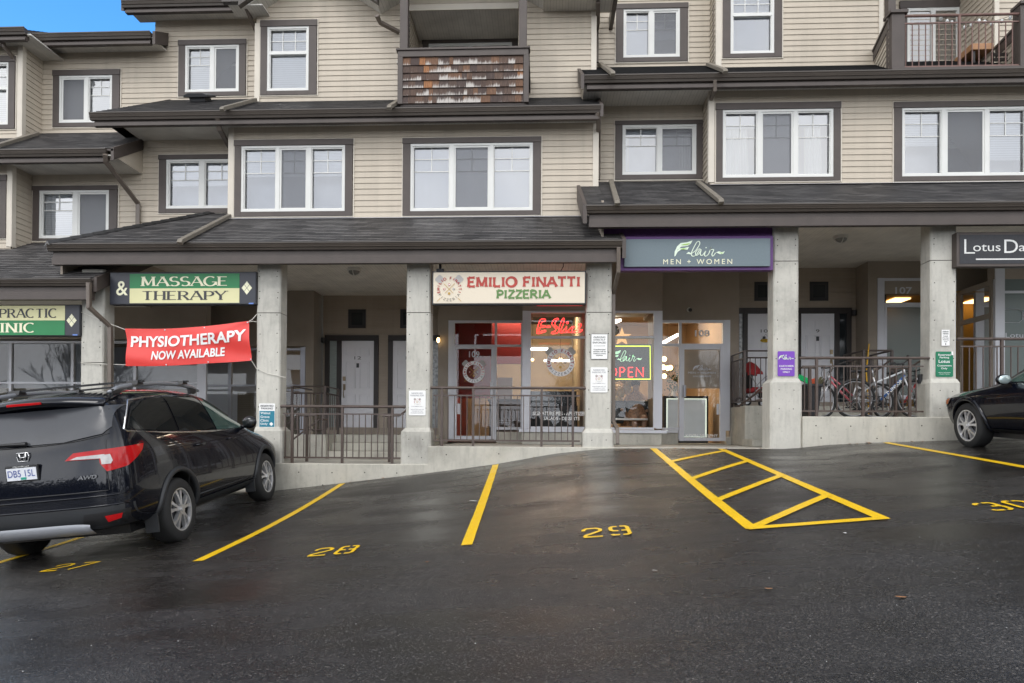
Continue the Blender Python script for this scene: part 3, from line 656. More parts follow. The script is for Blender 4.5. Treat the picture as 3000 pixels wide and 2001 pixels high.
# rake boards at roof ends
mb = MB()
def rake(X, Yg, Zg, Yt, pitch, h=.2, w=.03):
    mb.raw([(X-w, Yg, Zg+.02), (X+w, Yg, Zg+.02), (X-w, Yg, Zg-h), (X+w, Yg, Zg-h), (X-w, Yt, Zg+(Yt-Yg)*pitch+.02), (X+w, Yt, Zg+(Yt-Yg)*pitch+.02), (X-w, Yt, Zg+(Yt-Yg)*pitch-h), (X+w, Yt, Zg+(Yt-Yg)*pitch-h)],
           [(0, 1, 3, 2), (4, 5, 7, 6), (0, 1, 5, 4), (2, 3, 7, 6), (0, 2, 6, 4), (1, 3, 7, 5)])
rake(.69, YG+.02, GZ['b'], Y2, pp, .3); rake(1.33, YG+.02, GZ['a'], 13.4, pp, .3); rake(-7.60, YG+.06, GZ['z'], 13.9, pp, .22); rake(.735, 12.92, GZ2['b'], Y3, p2, .26); rake(1.10, 12.92, GZ2['a'], Y3R, p2, .22)
rake(-8.42, 12.95, GZ2['z'], Y3R, p2, .22); rake(-8.44, 14.36, 10.21, 16.5, .5, .26); rake(PX(362, 14.4, 20), 14.36, 10.89, 18, .5, .2)
mb.split('rake_board', 'brown_trim', bld)
# soffits and porch ceilings
mb = MB()
for x0, x1, Ya, Yb, z in ((-8.42, 1.06, 12.99, Y2R, 7.665), (.78, XR, 12.99, Y2R, 8.245), (XL, -8.42, 12.99, Y2R, 6.965), (PX(98, 14.4, 110), -8.46, 14.39, Y3R, 10.09), (-9.1, XA3l, 14.39, Y3R, 10.78), (XL, PX(90, 13.9, 110), 13.9, Y3R, 9.92)):
    mb.box(x0, x1, Ya, Yb+.05, z, z+.03)
mb.split('soffit', 'soffit', bld)
mb = MB()
for x0, x1, z in ((-8.36, 1.0, 4.81), (1.0, XR, 5.42), (XL, -8.36, 4.22)): mb.box(x0, x1, 11.5, YB+.4, z, z+.03)
mb.split('porch_ceiling', 'porch_ceiling', bld)
mb = MB(); mb.box(.98, 1.02, 11.5, YB, 4.81, 5.5); mb.box(-8.38, -8.34, 11.5, YB, 4.2, 4.9)
mb.box(-8.36, XA2l, Y2R+.02, Y2R+.1, 4.8, 5.4); mb.split('ceiling_step', 'stucco', bld)
# third floor gables over unit front
def chevron(name, xa, xb, zlow, slope, y0, y1, mb, th=.2):
    xm = (xa+xb)/2; zp = zlow+slope*(xm-xa)
    mb.prism([(xa, zlow), (xm, zp), (xb, zlow), (xb, zlow+th), (xm, zp+th*1.25), (xa, zlow+th)], 'y', y0, y1)
g1a, g1b = W(748, 49, Y3), W(1116, 49, Y3)
mb = MB(); mb2 = MB()
mb2.prism([(g1a.x, g1a.z), ((g1a.x+g1b.x)/2, g1a.z+.66*(g1b.x-g1a.x)/2), (g1b.x, g1a.z), (g1b.x, g1a.z+.06), ((g1a.x+g1b.x)/2, g1a.z+.06+.66*(g1b.x-g1a.x)/2), (g1a.x, g1a.z+.06)], 'y', 13.9, Y3+.6)
mb2.box(g1a.x-.12, g1a.x+.32, 13.9, Y3+.05, g1a.z-.004, g1a.z+.02)
chevron('g', g1a.x-.14, g1b.x+.06, g1a.z-.10+.02, .66, 13.78, 13.9, mb, .24)
g2a, g2b = W(1118, 42, Y3), W(1598, 30, Y3)
mb2.prism([(g2a.x, g2a.z), ((g2a.x+g2b.x)/2, g2a.z+.58*(g2b.x-g2a.x)/2), (g2b.x, g2a.z), (g2b.x, g2a.z+.06), ((g2a.x+g2b.x)/2, g2a.z+.06+.58*(g2b.x-g2a.x)/2), (g2a.x, g2a.z+.06)], 'y', 12.9, Y3+.6)
zf = PZ(33, Y3, 1700); mb2.box(g2b.x-.05, XA3r+.35, 13.85, Y3+.05, zf, zf+.04)
mb2.box(g1a.x-.42, g1a.x-.13, 13.92, Y3+.02, g1a.z+.02, g1a.z+.03)
mb2.split('soffit', 'soffit', bld)
mb.box(PX(1621, 13.8, 5), XA3r+.4, 13.72, 13.84, zf-.04, zf+.2); mb.box(XA3r+.34, XA3r+.42, 13.84, 15.4, zf-.06, zf+.2); mb.box(g1a.x-.5, g1a.x-.05, 13.8, 13.92, g1a.z+.02, g1a.z+.2)

mb.split('rake_board', 'gutter_brown', bld)
# balconies -------------------------------------------------------
def shake_mat():
    m, N, L, b = newmat('cedar_shake')
    a = N.new('ShaderNodeVertexColor'); a.layer_name = 'col'
    t = N.new('ShaderNodeUVMap'); n = noise(N, L, 9, 5, vec=t.outputs[0], stretch=(4.5, .5, 1)); s = N.new('ShaderNodeSeparateXYZ'); L.new(t.outputs[0], s.inputs[0])
    sp = N.new('ShaderNodeSeparateXYZ'); L.new(a.outputs[0], sp.inputs[0])
    ad = N.new('ShaderNodeMath'); ad.operation = 'MULTIPLY_ADD'; L.new(s.outputs['Y'], ad.inputs[0]); ad.inputs[1].default_value = -4.0; L.new(n.outputs['Fac'], ad.inputs[2])
    ad2 = N.new('ShaderNodeMath'); ad2.operation = 'ADD'; L.new(ad.outputs[0], ad2.inputs[0]); L.new(sp.outputs['Y'], ad2.inputs[1])
    w = ramp(N, L, ad2.outputs[0], [(.60, 0), (.84, 1)])
    g = noise(N, L, 30, 4, vec=t.outputs[0], stretch=(3, .25, 1)); base = ramp(N, L, g.outputs['Fac'], [(.3, .5), (.7, 1.3)])
    hue = ramp(N, L, sp.outputs['X'], [(0, (.062, .043, .038)), (.55, (.10, .062, .045)), (.85, (.17, .085, .045)), (1, (.27, .12, .05))])
    mu = N.new('ShaderNodeMix'); mu.data_type = 'RGBA'; mu.blend_type = 'MULTIPLY'; mu.inputs[0].default_value = 1; L.new(hue.outputs[0], mu.inputs[6]); L.new(base.outputs[0], mu.inputs[7])
    m2 = N.new('ShaderNodeMix'); m2.data_type = 'RGBA'; L.new(w.outputs[0], m2.inputs[0]); L.new(mu.outputs[2], m2.inputs[6]); m2.inputs[7].default_value = (.42, .39, .36, 1)
    L.new(m2.outputs[2], b.inputs['Base Color']); b.inputs['Roughness'].default_value = .85; bumpn(N, L, b, g.outputs['Fac'], .5, .006)
shake_mat()
YBF = 13.08
bal = MB(); x0, x1, z0, z1 = RC(1173, 160, 1542, 304, YBF)
bal.box(x0, x1, YBF, Y3, z0-.12, z1)
bparts = bal.build('balcony', 'brown_trim', bld)
mb = MB(); a, b_ = PX(1162, YBF, 155), PX(1553, YBF, 155); zt = PZ(143, YBF, 1350); zb = PZ(167, YBF, 1350)
mb.box(a, b_, YBF-.07, YBF+.14, zt-.04, zt); mb.box(a+.03, b_-.03, YBF-.045, YBF+.1, zb, zt-.04)
for xa in (PX(1166, YBF, 240), PX(1534, YBF, 240)): mb.box(xa, xa+.10, YBF-.05, YBF+.04, PZ(305, YBF, 1350), zb)
for pa in ((1174, 1197), (1521, 1544)):
    mb.box(PX(pa[0], 13.2, 60), PX(pa[1], 13.2, 60), 13.12, 13.27, zt, 11.3)
for xx in (a+.02, b_-.06): mb.box(xx, xx+.05, YBF+.14, Y3-.02, zt-.28, zt)
mb.build('rail_frame', 'brown_trim', bparts, bevel=.006)
mb = MB(); cols = []; sx0, sx1 = PX(1181, YBF, 240), PX(1533, YBF, 240); sz0, sz1 = PZ(303, YBF, 1350), zb-.01; rows = 6; eh = (sz1-sz0)/rows
for r in range(rows):
    x = sx0; z = sz0+r*eh
    while x < sx1-.01:
        w = random.uniform(.07, .19); xe = min(x+w, sx1); d = random.uniform(0, .006)
        mb.add([(x, YBF-.034-d, z), (xe-.004, YBF-.034-d, z), (xe-.004, YBF-.012, z+eh+.01), (x, YBF-.012, z+eh+.01)], 0, [(x, 0), (xe, 0), (xe, eh), (x, eh)])
        mb.add([(x, YBF, z), (xe-.004, YBF, z), (xe-.004, YBF-.034-d, z), (x, YBF-.034-d, z)], 0, [(x, .1), (xe, .1), (xe, .1), (x, .1)])
        q = random.random(); c = (1.0 if q > .9 else (.75 if q > .72 else random.uniform(0, .6)), random.choice([.0, .12, .25, .34, .5])); cols += [c, c]; x = xe
sh = mb.build('shake_cladding', 'cedar_shake', bparts, fix=False)
ca = sh.data.color_attributes.new('col', 'FLOAT_COLOR', 'CORNER')
for p, c in zip(sh.data.polygons, cols):
    for li in p.loop_indices: ca.data[li].color = (c[0], c[1], 0, 1)
def recess(par, bx, zc, zf, door, sidecol='siding'):
    mb = MB(); Yb = 15.45
    mb.lap((0, Yb, 0), (1, 0, 0), (0, 0, 1), (0, -1, 0), bx[0], bx[1], zf, zc, .1145, .015)
    for X, s in ((bx[0], 1), (bx[1], -1)): mb.lap((X, 0, 0), (0, 1, 0), (0, 0, 1), (s, 0, 0), Y3, Yb, zf, zc, .1145, .015)
    r = mb.build('balcony_wall', 'siding', par, fix=False)
    mb = MB(); mb.box(bx[0], bx[1], Y3-.02, Yb, zc, zc+.05); mb.build('balcony_ceiling', 'soffit', par)
    mb = MB(); mb.box(bx[0], bx[1], 13.1, Yb, zf-.05, zf); mb.build('balcony_floor', 'porch_floor', par)
    mb = MB()
    for xx in (bx[0]-.10, bx[1]+.01): mb.box(xx, xx+.09, Y3-.034, Y3+.01, zf, zc)
    mb.build('corner_board', 'corner_trim', par)
    X0, X1, Z1 = door; mb = MB()
    mb.box(X0-.14, X0, Yb-.05, Yb+.02, zf, Z1+.0); mb.box(X1, X1+.14, Yb-.05, Yb+.02, zf, Z1); mb.box(X0-.16, X1+.16, Yb-.055, Yb+.02, Z1, Z1+.16); mb.build('door_trim', 'brown_trim', par)
    mb = MB(); 
    for a_, b__ in ((X0, X0+.06), (X1-.06, X1), ((X0+X1)/2-.05, (X0+X1)/2+.05)): mb.box(a_, b__, Yb-.04, Yb, zf, Z1)
    mb.box(X0+.06, X1-.06, Yb-.038, Yb, Z1-.07, Z1); mb.box(X0+.06, X1-.06, Yb-.038, Yb, zf, zf+.08); mb.build('sliding_door', 'vinyl_white', par)
    mb = MB(); mb.add([(X0, Yb-.015, zf), (X1, Yb-.015, zf), (X1, Yb-.015, Z1), (X0, Yb-.015, Z1)]); mb.build('door_glass', 'window_glass', par, fix=False)
    mb = MB(); mb.box(X0, X1, Yb+.0, Yb+.01, zf, Z1); mb.build('door_blind', 'room_grey', par)
recess(bparts, BAL, 10.52, 8.8, (PX(1257, 15.45, 130), PX(1500, 15.45, 130), PZ(128, 15.45, 1400)))
b2 = MB(); xq0, xq1 = PX(2613, YBF, 100), PX(2651, YBF, 100); zfl = PZ(193, YBF, 2700); ztp = PZ(30, YBF, 2632)
b2.box(xq0, xq1, YBF, YBF+.22, zfl-.1, ztp-.06); b2.box(xq0-.04, xq1+.05, YBF-.04, YBF+.26, ztp-.06, ztp); b2.box(xq0-.04, xq0+.10, YBF+.05, YBF+.2, ztp, 12.3)
xr0 = PX(2990, YBF, 100); b2.box(xr0, xr0+.26, YBF, YBF+.22, zfl-.1, ztp+.06); b2.box(xr0-.02, xr0+.3, YBF-.04, YBF+.26, ztp+.06, ztp+.12)
b2.box(xq0+.0, XR, YBF-.02, YBF+.3, zfl-.1, zfl-.03)
mb = MB(); mb.box(BAL[0], BAL[1], Y3-.05, Y3-.021, 10.49, 10.62); mb.build('header', 'corner_trim', bparts)
bb = b2.build('balcony', 'brown_trim', bld, bevel=.006)
zp0, zp1 = zfl-.2, PZ(97, Y3, 2560)
for (X, s, Xi) in ((xq0+.01, -1, PX(2562, Y3, 140)), (xr0+.2, -1, BALB[1]+.05)):
    mb = MB(); u0 = Vector((X, YBF+.1, 0)); d = Vector((Xi, Y3, 0))-u0; ln = d.length; d.normalize(); nn = Vector((d.y, -d.x, 0))*(-1)
    if nn.x > 0: nn = -nn
    mb.lap(u0, d, (0, 0, 1), nn, 0, ln, zp0, ztp-.12, .1145, .015); mb.build('parapet', 'siding', bb, fix=False)
    mb = MB(); mb.lap(u0-nn*.12, d, (0, 0, 1), -nn, 0, ln, zp0, ztp-.12, .1145, .015); mb.build('parapet', 'siding', bb, fix=False)
    mb = MB(); q = [u0+nn*.05, u0-nn*.16, u0-nn*.16+d*ln, u0+nn*.05+d*ln]; mb.raw([(p.x, p.y, z) for z in (ztp-.12, ztp-.07) for p in q], [(0, 1, 2, 3), (4, 5, 6, 7), (0, 1, 5, 4), (1, 2, 6, 5), (2, 3, 7, 6), (3, 0, 4, 7)])
    mb.raw([(p.x, p.y, z) for z in (ztp-.30, ztp-.121) for p in (u0+nn*.03, u0+nn*.0, u0+nn*.0+d*ln, u0+nn*.03+d*ln)], [(0, 1, 2, 3), (4, 5, 6, 7), (0, 1, 5, 4), (1, 2, 6, 5), (2, 3, 7, 6), (3, 0, 4, 7)])
    mb.build('parapet_cap', 'brown_trim', bb)
recess(bb, BALB, 11.9, zfl-.02, (PX(2655, 15.45, 60), PX(2808, 15.45, 60), PZ(25, 15.45, 2740)))
# downspouts -------------------------------------------------------
def pipe(pts, m='pipe_brown', w=(.085, .062)):
    mb = MB(); mb.tube([W(*p) if not isinstance(p, Vector) else p for p in pts], 0, m=0, flat=w); return mb.build('downspout', m, bld, bevel=.006)
def onroof(px, py, Zg, Yg, pitch, lift=.05):
    """point of a roof plane seen at a pixel"""
    d = CR @ Vector(((px-1500)/FPX, -(py-1250.5)/FPX, -1)); t = (Zg+lift-pitch*Yg-H)/(d.z-pitch*d.y); return Vector((d.x*t, d.y*t, H+d.z*t))
pipe([(638, 344, 12.97), (643, 378, 13.1), (672, 430, 13.85)])
pipe([(308, 452, 12.9), (309, 472, 12.98), (404, 596, 13.88), (404, 675, 13.88)])
pipe([(5, 112, 14.0), (12, 135, 14.05), (80, 225, 14.6), (81, 385, 14.6)])
pipe([(716, 5, 14.0), (720, 20, 14.02), (752, 96, 14.6)]); pipe([(1104, 45, 13.82), (1114, 66, 14), (1170, 95, 14.24)])
pipe([(1752, 5, 13.9), (1752, 60, 14.45), (1748, 90, 14.8), (1748, 184, 14.8)]); pipe([(1750, 330, 12.97), (1754, 345, 13), (1753, 430, 13.85), (1752, 527, 13.88)])
pipe([(2094, 236, 12.97), (2094, 262, 13.0), (2070, 322, 13.8), (2069, 520, 13.82)]); pipe([(2093, 15, 14.6), (2093, 178, 14.6)])
pipe([(1812, 725, 11.22), (1812, 795, 11.3), (1797, 862, 11.75), (1797, 1235, 11.75), (1809, 1258, 11.55), (1809, 1301, 11.5)])
pipe([(261, 829, 11.2), (261, 900, 11.22), (324, 958, 11.5), (324, 1190, 11.5)])
GR = 'pipe_roof'; pm(GR, (.17, .15, .12), .45, var=.2, vs_=8)
for a, b_, Zg, Yg, pt in (((672, 632), (529, 706), GZ['a'], YG, pp), ((110, 391), (-12, 428), GZ2['z'], 12.9, p2), ((1790, 530), (1808, 592), GZ['b'], YG, pp), ((2045, 534), (2112, 588), GZ['b'], YG, pp), ((1757, 186), (1795, 214), GZ2['b'], 12.9, p2), ((2074, 188), (2124, 207), GZ2['b'], 12.9, p2), ((748, 292), (652, 318), GZ2['a'], 12.9, p2), ((1168, 296), (1141, 313), GZ2['a'], 12.9, p2)):
    p, q = onroof(*a, Zg, Yg, pt), onroof(*b_, Zg, Yg, pt); pipe([p, q, q+Vector((0, -.03, -.05))], GR, (.085, .065))
for px, py, Zg in ((205, 380, GZ2['z']), (588, 296, GZ2['a']), (1914, 188, GZ2['b'])):
    c = onroof(px, py, Zg, 12.9, p2, .0); mb = MB(); l = math.hypot(1, p2); T = Matrix.Translation(c) @ Matrix.Rotation(math.atan(p2)*.8, 4, 'X')
    mb.box(-.17, .17, -.16, .16, -.02, .07, T=T); mb.prism([(-.26, .07), (.26, .07), (.26, .11), (.16, .15), (-.16, .15), (-.26, .11)], 'y', -.22, .22)
    mb.v[-12:] = [T @ p for p in mb.v[-12:]]
    mb.build('roof_vent', 'black_vent', bld, bevel=.008)
# grey flashing strip where porch roofs meet the walls
mb = MB()
for x0, x1, z, Y in ((XA2l, XA2r-.1, 5.87, Y2), (XB2, XR, 6.46, Y2)):
    mb.add([(x0, Y-.005, z-.02), (x1, Y-.005, z-.02), (x1, Y-.16, z-.085), (x0, Y-.16, z-.085)])
mb.build('flashing', 'alu_grey', bld, fix=False)
# solid core so no light leaks through (kept behind every visible wall)
mb = MB(); mb.box(XL, -8.4, 15.6, 22, 7.2, 10.1); mb.box(-8.6, XR, 15.7, 22, 7.9, 12.0); mb.box(XL, XR, 14.75, 22, 5.5, 7.0); mb.build('core', 'dark_room', bld)
# ================================================================ ground floor
pm('red_wall', (.20, .010, .010), .6, var=.12, vs_=3); pm('warm_wall', (.55, .42, .25), .8, var=.12, vs_=2); pm('tan_wall', (.42, .29, .17), .8, var=.08)
pm('black_paint', (.013, .013, .015), .5, var=.1); pm('dark_wood', (.058, .036, .026), .6, var=.35, vs_=3, stretch=(14, 14, .6)); pm('oak', (.32, .16, .07), .55, var=.2, vs_=6, stretch=(.5, 3, 3))
pm('strip_light', (.9, .9, .85), .5, var=0, emis=(1, .95, .85), es=3); pm('warm_bulb', (.9, .8, .6), .5, var=0, emis=(1, .66, .28), es=3); pm('led_edge', (.8, .85, .8), .5, var=0, emis=(.85, 1, .85), es=.32)
pm('neon_red', (.4, .02, .02), .4, var=0, emis=(1, .035, .035), es=2.0); pm('neon_yellow', (.4, .4, .05), .4, var=0, emis=(.78, 1, .06), es=.8); pm('lit_glass_front', (.42, .47, .50), .45, var=.08, vs_=3, emis=(.75, .85, 1), es=.05)
pm('steel', (.42, .42, .42), .3, metal=.8, var=.1); pm('purple', (.105, .04, .16), .6, var=.06); pm('purple_beam', (.12, .05, .17), .9, var=.15, vs_=20, bump=.5, bs=60); pm('slate_panel', (.135, .175, .195), .6, var=.05, vs_=40)
pm('cream_lit', (.56, .50, .40), .45, var=.04, vs_=.8, emis=(1, .86, .66), es=.06); pm('sign_red', (.42, .045, .03), .5, var=.05); pm('sign_green', (.10, .21, .055), .5, var=.05)
pm('clinic_green', (.008, .19, .055), .45, var=.06); pm('clinic_cream', (.60, .575, .32), .45, var=.04, emis=(1, .95, .5), es=.03); pm('clinic_dark', (.022, .024, .034), .4, var=.1); pm('letter_cream', (.80, .78, .56), .5, var=.02); pm('letter_dark', (.035, .035, .04), .5, var=0)
pm('teal_sign', (.012, .18, .26), .4, var=.05); pm('green_sign', (.0, .16, .075), .4, var=.05); pm('violet_sign', (.17, .045, .42), .4, var=.05); pm('letter_white', (.82, .82, .80), .5, var=0); pm('letter_grey', (.36, .36, .38), .5, var=0)
pm('leaf_green', (.30, .55, .06), .5, var=0); pm('leaf_pale', (.70, .80, .66), .5, var=0); pm('peel_grey', (.42, .40, .38), .5, var=.03); pm('gold', (.48, .30, .07), .5, var=.05); pm('vinyl_ring', (.85, .85, .85), .5, var=.02); pm('sign_maroon', (.42, .03, .03), .5, var=0)
pm('banner_red', (.72, .055, .045), .42, var=.05, vs_=2); pm('rope', (.62, .60, .54), .8, var=.1); pm('lamp_white', (.62, .61, .57), .5, var=.05); pm('lamp_glass', (.22, .22, .20), .2, var=.1)
pm('slate_sign', (.020, .021, .026), .55, var=.2, vs_=30); pm('chalk', (.70, .70, .68), .8, var=.15, vs_=60); pm('sign_frame_brown', (.17, .10, .085), .5, var=.1); pm('amber_room', (.42, .24, .05), .8, var=.12); pm('green_film', (.22, .30, .25), .6, var=.06)
def holes_on(mb, xs, zs, Y, r=.011, m=1):
    for z in zs:
        for x in xs:
            x_, z_ = x+random.uniform(-.012, .012), z+random.uniform(-.012, .012)
            mb.raw([(x_+r*math.cos(a*math.pi/3), Y-.0025, z_+r*math.sin(a*math.pi/3)) for a in range(6)], [(0, 1, 2, 3, 4, 5)], m)
            mb.raw([(x_-.004+.003*math.cos(a*math.pi/2), Y-.0022, z_-.02-.03*(a % 2)) for a in range(4)], [(0, 1, 2, 3)], m)
COLS = [((236, 303), (228, 310), 2.85, 4.4, 2.77, 'z'), ((751, 821), (743, 826), 1.662, 4.83, 3.634, 'a'), ((1190, 1260), (1174, 1262), 1.662, 4.83, 3.634, 'a'), ((1717, 1792), (1708, 1800), 1.662, 4.83, 3.634, 'a'), ((2266, 2340), (2257, 2351), 2.52, 5.45, 4.488, 'b'), ((2726, 2803), (2727, 2816), 2.52, 5.45, 4.488, 'b')]
for k, ((a, b_), (c_, d_), zb, zt, zj, u) in enumerate(COLS):
    if k == 0: zb = 1.08
    X0, X1 = PX(a, YC, 1000), PX(b_, YC, 1000); mb = MB(); ch = .022
    def shaft(z0, z1):
        mb.prism([(X0+ch, YC), (X1-ch, YC), (X1, YC+ch), (X1, YC+.30), (X0, YC+.30), (X0, YC+ch)], 'z', z0, z1)
    shaft(zb, zj-.006); shaft(zj+.006, zt); mb.box(X0+.012, X1-.012, YC+.012, YC+.28, zj-.006, zj+.006, 1)
    zs = [zj-.045-.318*i for i in range(7) if zj-.045-.318*i > zb+.03]+[zj+.36, zj+.26, zj+.62, zj+.72]
    holes_on(mb, (X0+.055, X1-.055), zs, YC, .010)
    col = mb.build('column', ['concrete', 'hole'], bld)
    mb = MB(); B0, B1 = PX(c_, 11.53, 1180), PX(d_, 11.53, 1180); zg = ground((B0+B1)/2, 11.5)-.3; t = .07
    mb.prism([(B0+.03, 11.53), (B1-.03, 11.53), (B1, 11.56), (B1, 11.95), (B0, 11.95), (B0, 11.56)], 'z', zg, zb-t)
    mb.raw([(B0+.03, 11.53, zb-t), (B1-.03, 11.53, zb-t), (B1, 11.56, zb-t), (B1, 11.95, zb-t), (B0, 11.95, zb-t), (B0, 11.56, zb-t), (X0-.0, 11.592, zb), (X1, 11.592, zb), (X1, 11.91, zb), (X0, 11.91, zb)],
           [(0, 1, 7, 6), (1, 2, 7), (2, 3, 8, 7), (3, 4, 9, 8), (4, 5, 6, 9), (5, 0, 6), (6, 7, 8, 9)])
    holes_on(mb, (B0+.14, B1-.14), [zb-.2, zb-.5], 11.53, .009)
    mb.build('column_base', ['concrete', 'hole'], bld)
XW0, XW1, XW2, XW3 = PX(743, YW, 1380), PX(1254, YW, 1340), PX(2258, YW, 1300), PX(2352, YW, 1260)
XC5 = PX(2816, YW, 1200)
for x0, x1, zt in ((XL, XW0, .52), (XW0, XW1, 1.04), (XW1, XW2, 1.35), (XW3, XC5-.05, 1.885), (XC5-.05, XR, 2.10)):
    mb = MB(); n = max(2, int((x1-x0)/.4)); zb = min(ground(x0, 11.5), ground(x1, 11.5))-.4
    mb.prism([(YW, zb), (YW, zt-.012), (YW+.012, zt), (YW+.26, zt), (YW+.26, zb)], 'x', x0, x1)
    if zt != 1.35: holes_on(mb, [x0+.22+.565*i for i in range(int((x1-x0-.2)/.565)+1)], [zt-.15], YW, .012)
    holes_on(mb, [x0+.3+.9*i for i in range(int((x1-x0-.2)/.9)+1)], [zt-.13 if zt == 1.35 else zt-.36], YW, .012)
    mb.build('retaining_wall', ['concrete_wall', 'hole'], bld)
mb = MB()
for x0, x1, z in ((XL, XW0, .50), (XW0, XW1, 1.032), (XW1, 4.8, 1.342), (4.8, XC5, 1.877), (XC5, XR, 2.09)): mb.box(x0, x1, YW+.2, 20, z-.3, z)
mb.build('porch_slab', 'porch_floor', bld)
# steps and landings
def steps(x0, x1, ys, z0, dz, yend, xl=None):
    mb = MB()
    for i, y in enumerate(ys): mb.box(x0, x1, y, yend, z0+dz*i, z0+dz*(i+1)-.002*0)
    if xl is not None: mb.box(xl, x0-.002, ys[0]-.05, yend, z0, z0+dz*len(ys)+.003)
    return mb.build('steps', 'concrete_wall', bld, bevel=.012)
xs0 = PX(955, 13.45, 1300); steps(xs0, PX(1290, 15.3, 1300), (13.5, 13.8, 14.1), 1.032, .163, YB, PX(838, 13.45, 1300))
mb = MB(); mb.box(PX(955, 15.7, 1260), PX(1290, 15.7, 1260), 15.72, YB, 1.521, 1.672); mb.build('threshold', 'stucco', bld)
xb0 = PX(2182, 14.3, 1200); steps(xb0, PX(2310, 14.3, 1200), (14.3,), 1.342, .83, YB); mb = MB(); mb.box(PX(2200, 13.7, 1290), PX(2300, 13.7, 1290), 13.6, 14.3, 1.342, 1.48); mb.build('step', 'concrete_wall', bld, bevel=.01)
steps(PX(2350, 14, 1180), XC5+1.0, (14.0, 14.35), 1.877, .147, YB)
mb = MB(); mb.box(PX(2330, 15.8, 1180), PX(2500, 15.8, 1180), 15.75, YB, 2.171, 2.32); mb.build('threshold', 'stucco', bld)
# back walls of the entry bays: siding, black square windows, doors
def entry(x0, x1, z0, z1, doors, wins, lits):
    hs = []; mb = MB()
    for dr in doors: hs.append((dr[0]-.02, dr[1]+.02, dr[2], dr[3]+.02))
    for li in lits: hs.append((li[0], li[1], li[2], li[3]))
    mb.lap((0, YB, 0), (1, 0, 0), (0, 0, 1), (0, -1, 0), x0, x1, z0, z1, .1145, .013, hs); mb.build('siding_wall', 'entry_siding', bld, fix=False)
    for w_ in wins:
        f = MB(); f.box(w_[0]-.025, w_[1]+.025, YB-.025, YB+.02, w_[2]-.025, w_[3]+.025); wn = f.build('window', 'entry_siding', bld)
        f = MB(); f.box(w_[0], w_[1], YB-.035, YB-.02, w_[2], w_[3]); f.build('window_trim', 'black_vent', wn)
        f = MB(); q = .06; f.add([(w_[0]+q*1.3, YB-.038, w_[2]+q*1.3), (w_[1]-q*1.3, YB-.038, w_[2]+q*1.3), (w_[1]-q*1.3, YB-.038, w_[3]-q*1.3), (w_[0]+q*1.3, YB-.038, w_[3]-q*1.3)]); f.build('pane', 'dark_pane', wn, fix=False)
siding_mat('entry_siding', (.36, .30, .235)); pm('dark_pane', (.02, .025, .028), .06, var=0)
def Z_(y, Y, x): return W(x, y, Y).z
def six_panel(x0, x1, z0, z1, num, knob_left, lit=None, wreath=False):
    mb = MB(); Y = YB-.02; mb.box(x0, x1, Y, Y+.04, z0, z1); w = x1-x0; h = z1-z0
    dr = mb.build('door', 'door_white', bld, bevel=.003)
    f = MB()
    for u0, u1 in ((.14, .44), (.56, .86)):
        for v0, v1 in ((.06, .38), (.45, .76), (.83, .93)):
            a, b_, c_, d_ = x0+w*u0, x0+w*u1, z0+h*v0, z0+h*v1; e = .012
            for q in ((a, b_, c_, c_+e), (a, b_, d_-e, d_), (a, a+e, c_+e, d_-e), (b_-e, b_, c_+e, d_-e)): f.box(q[0], q[1], Y-.014, Y, q[2], q[3])
            f.box(a+.035, b_-.035, Y-.010, Y, c_+.035, d_-.035)
    f.build('panel_moulding', 'door_white', dr, bevel=.002)
    kx = x0+.07 if knob_left else x1-.07
    f = MB(); f.box(kx-.03, kx+.03, Y-.03, Y-.001, z0+1.1, z0+1.2); f.box(kx-.026, kx+.026, Y-.02, Y-.001, z0+.88, z0+1.02); f.tube([(kx, Y-.02, z0+.98), (kx, Y-.07, z0+.9), (kx, Y-.07, z0+.76), (kx, Y-.02, z0+.70)], .011, 6); f.build('handle', 'brass', dr)
    f = MB(); text_fit(f, num, (x0+x1)/2-.04*len(num), (x0+x1)/2+.04*len(num), z0+h*.785, z0+h*.82, Y-.006); f.box((x0+x1)/2-.03, (x0+x1)/2+.03, Y-.012, Y-.001, z0+h*.69, z0+h*.74); f.build('number_plate', 'letter_dark', dr, fix=False)
    f = MB(); t = .11; f.box(x0-t, x0, YB-.05, YB+.02, z0-.02, z1); f.box(x1, x1+t, YB-.05, YB+.02, z0-.02, z1); f.box(x0-t, x1+t, YB-.056, YB+.02, z1, z1+.13)
    if lit:
        a, b_ = lit; lo, hi = min(a, x0), max(b_, x1)
        if a < x0: f.box(a-t, a, YB-.05, YB+.02, z0-.02, z1+.13)
        else: f.box(b_, b_+t, YB-.05, YB+.02, z0-.02, z1+.13)
        f.box(lo-t if a < x0 else x1+t, x0-t if a < x0 else hi+t, YB-.0565, YB+.02, z1, z1+.13)
    f.build('door_trim', 'black_brown', dr, bevel=.004)
    return dr
pm('black_brown', (.030, .024, .022), .5, var=.15)
zA0, zA1 = 1.685, 3.735; zB0, zB1 = 2.33, 4.365
d12 = (PX(1001, YB, 1120), PX(1096, YB, 1120)); d11 = (PX(1151, YB, 1120), PX(1151, YB, 1120)+d12[1]-d12[0])
l12 = (PX(966, YB, 1120), PX(992, YB, 1120))
l11 = (d11[1]+.10, d11[1]+.34)
wz = (Z_(962, YB, 1050), Z_(907, YB, 1050)); wx = PX(1047, YB, 930); w2x = PX(1199, YB, 930)
entry(PX(945, YB, 1100), PX(1330, YB, 1100), 1.50, 4.83, [(d12[0], d12[1], zA0, zA1), (d11[0], d11[1], zA0, zA1)], [(wx-.21, wx+.21, *wz), (w2x-.21, w2x+.21, *wz)], [(l12[0], l12[1], zA0, zA1), (l11[0], l11[1], zA0, zA1)])
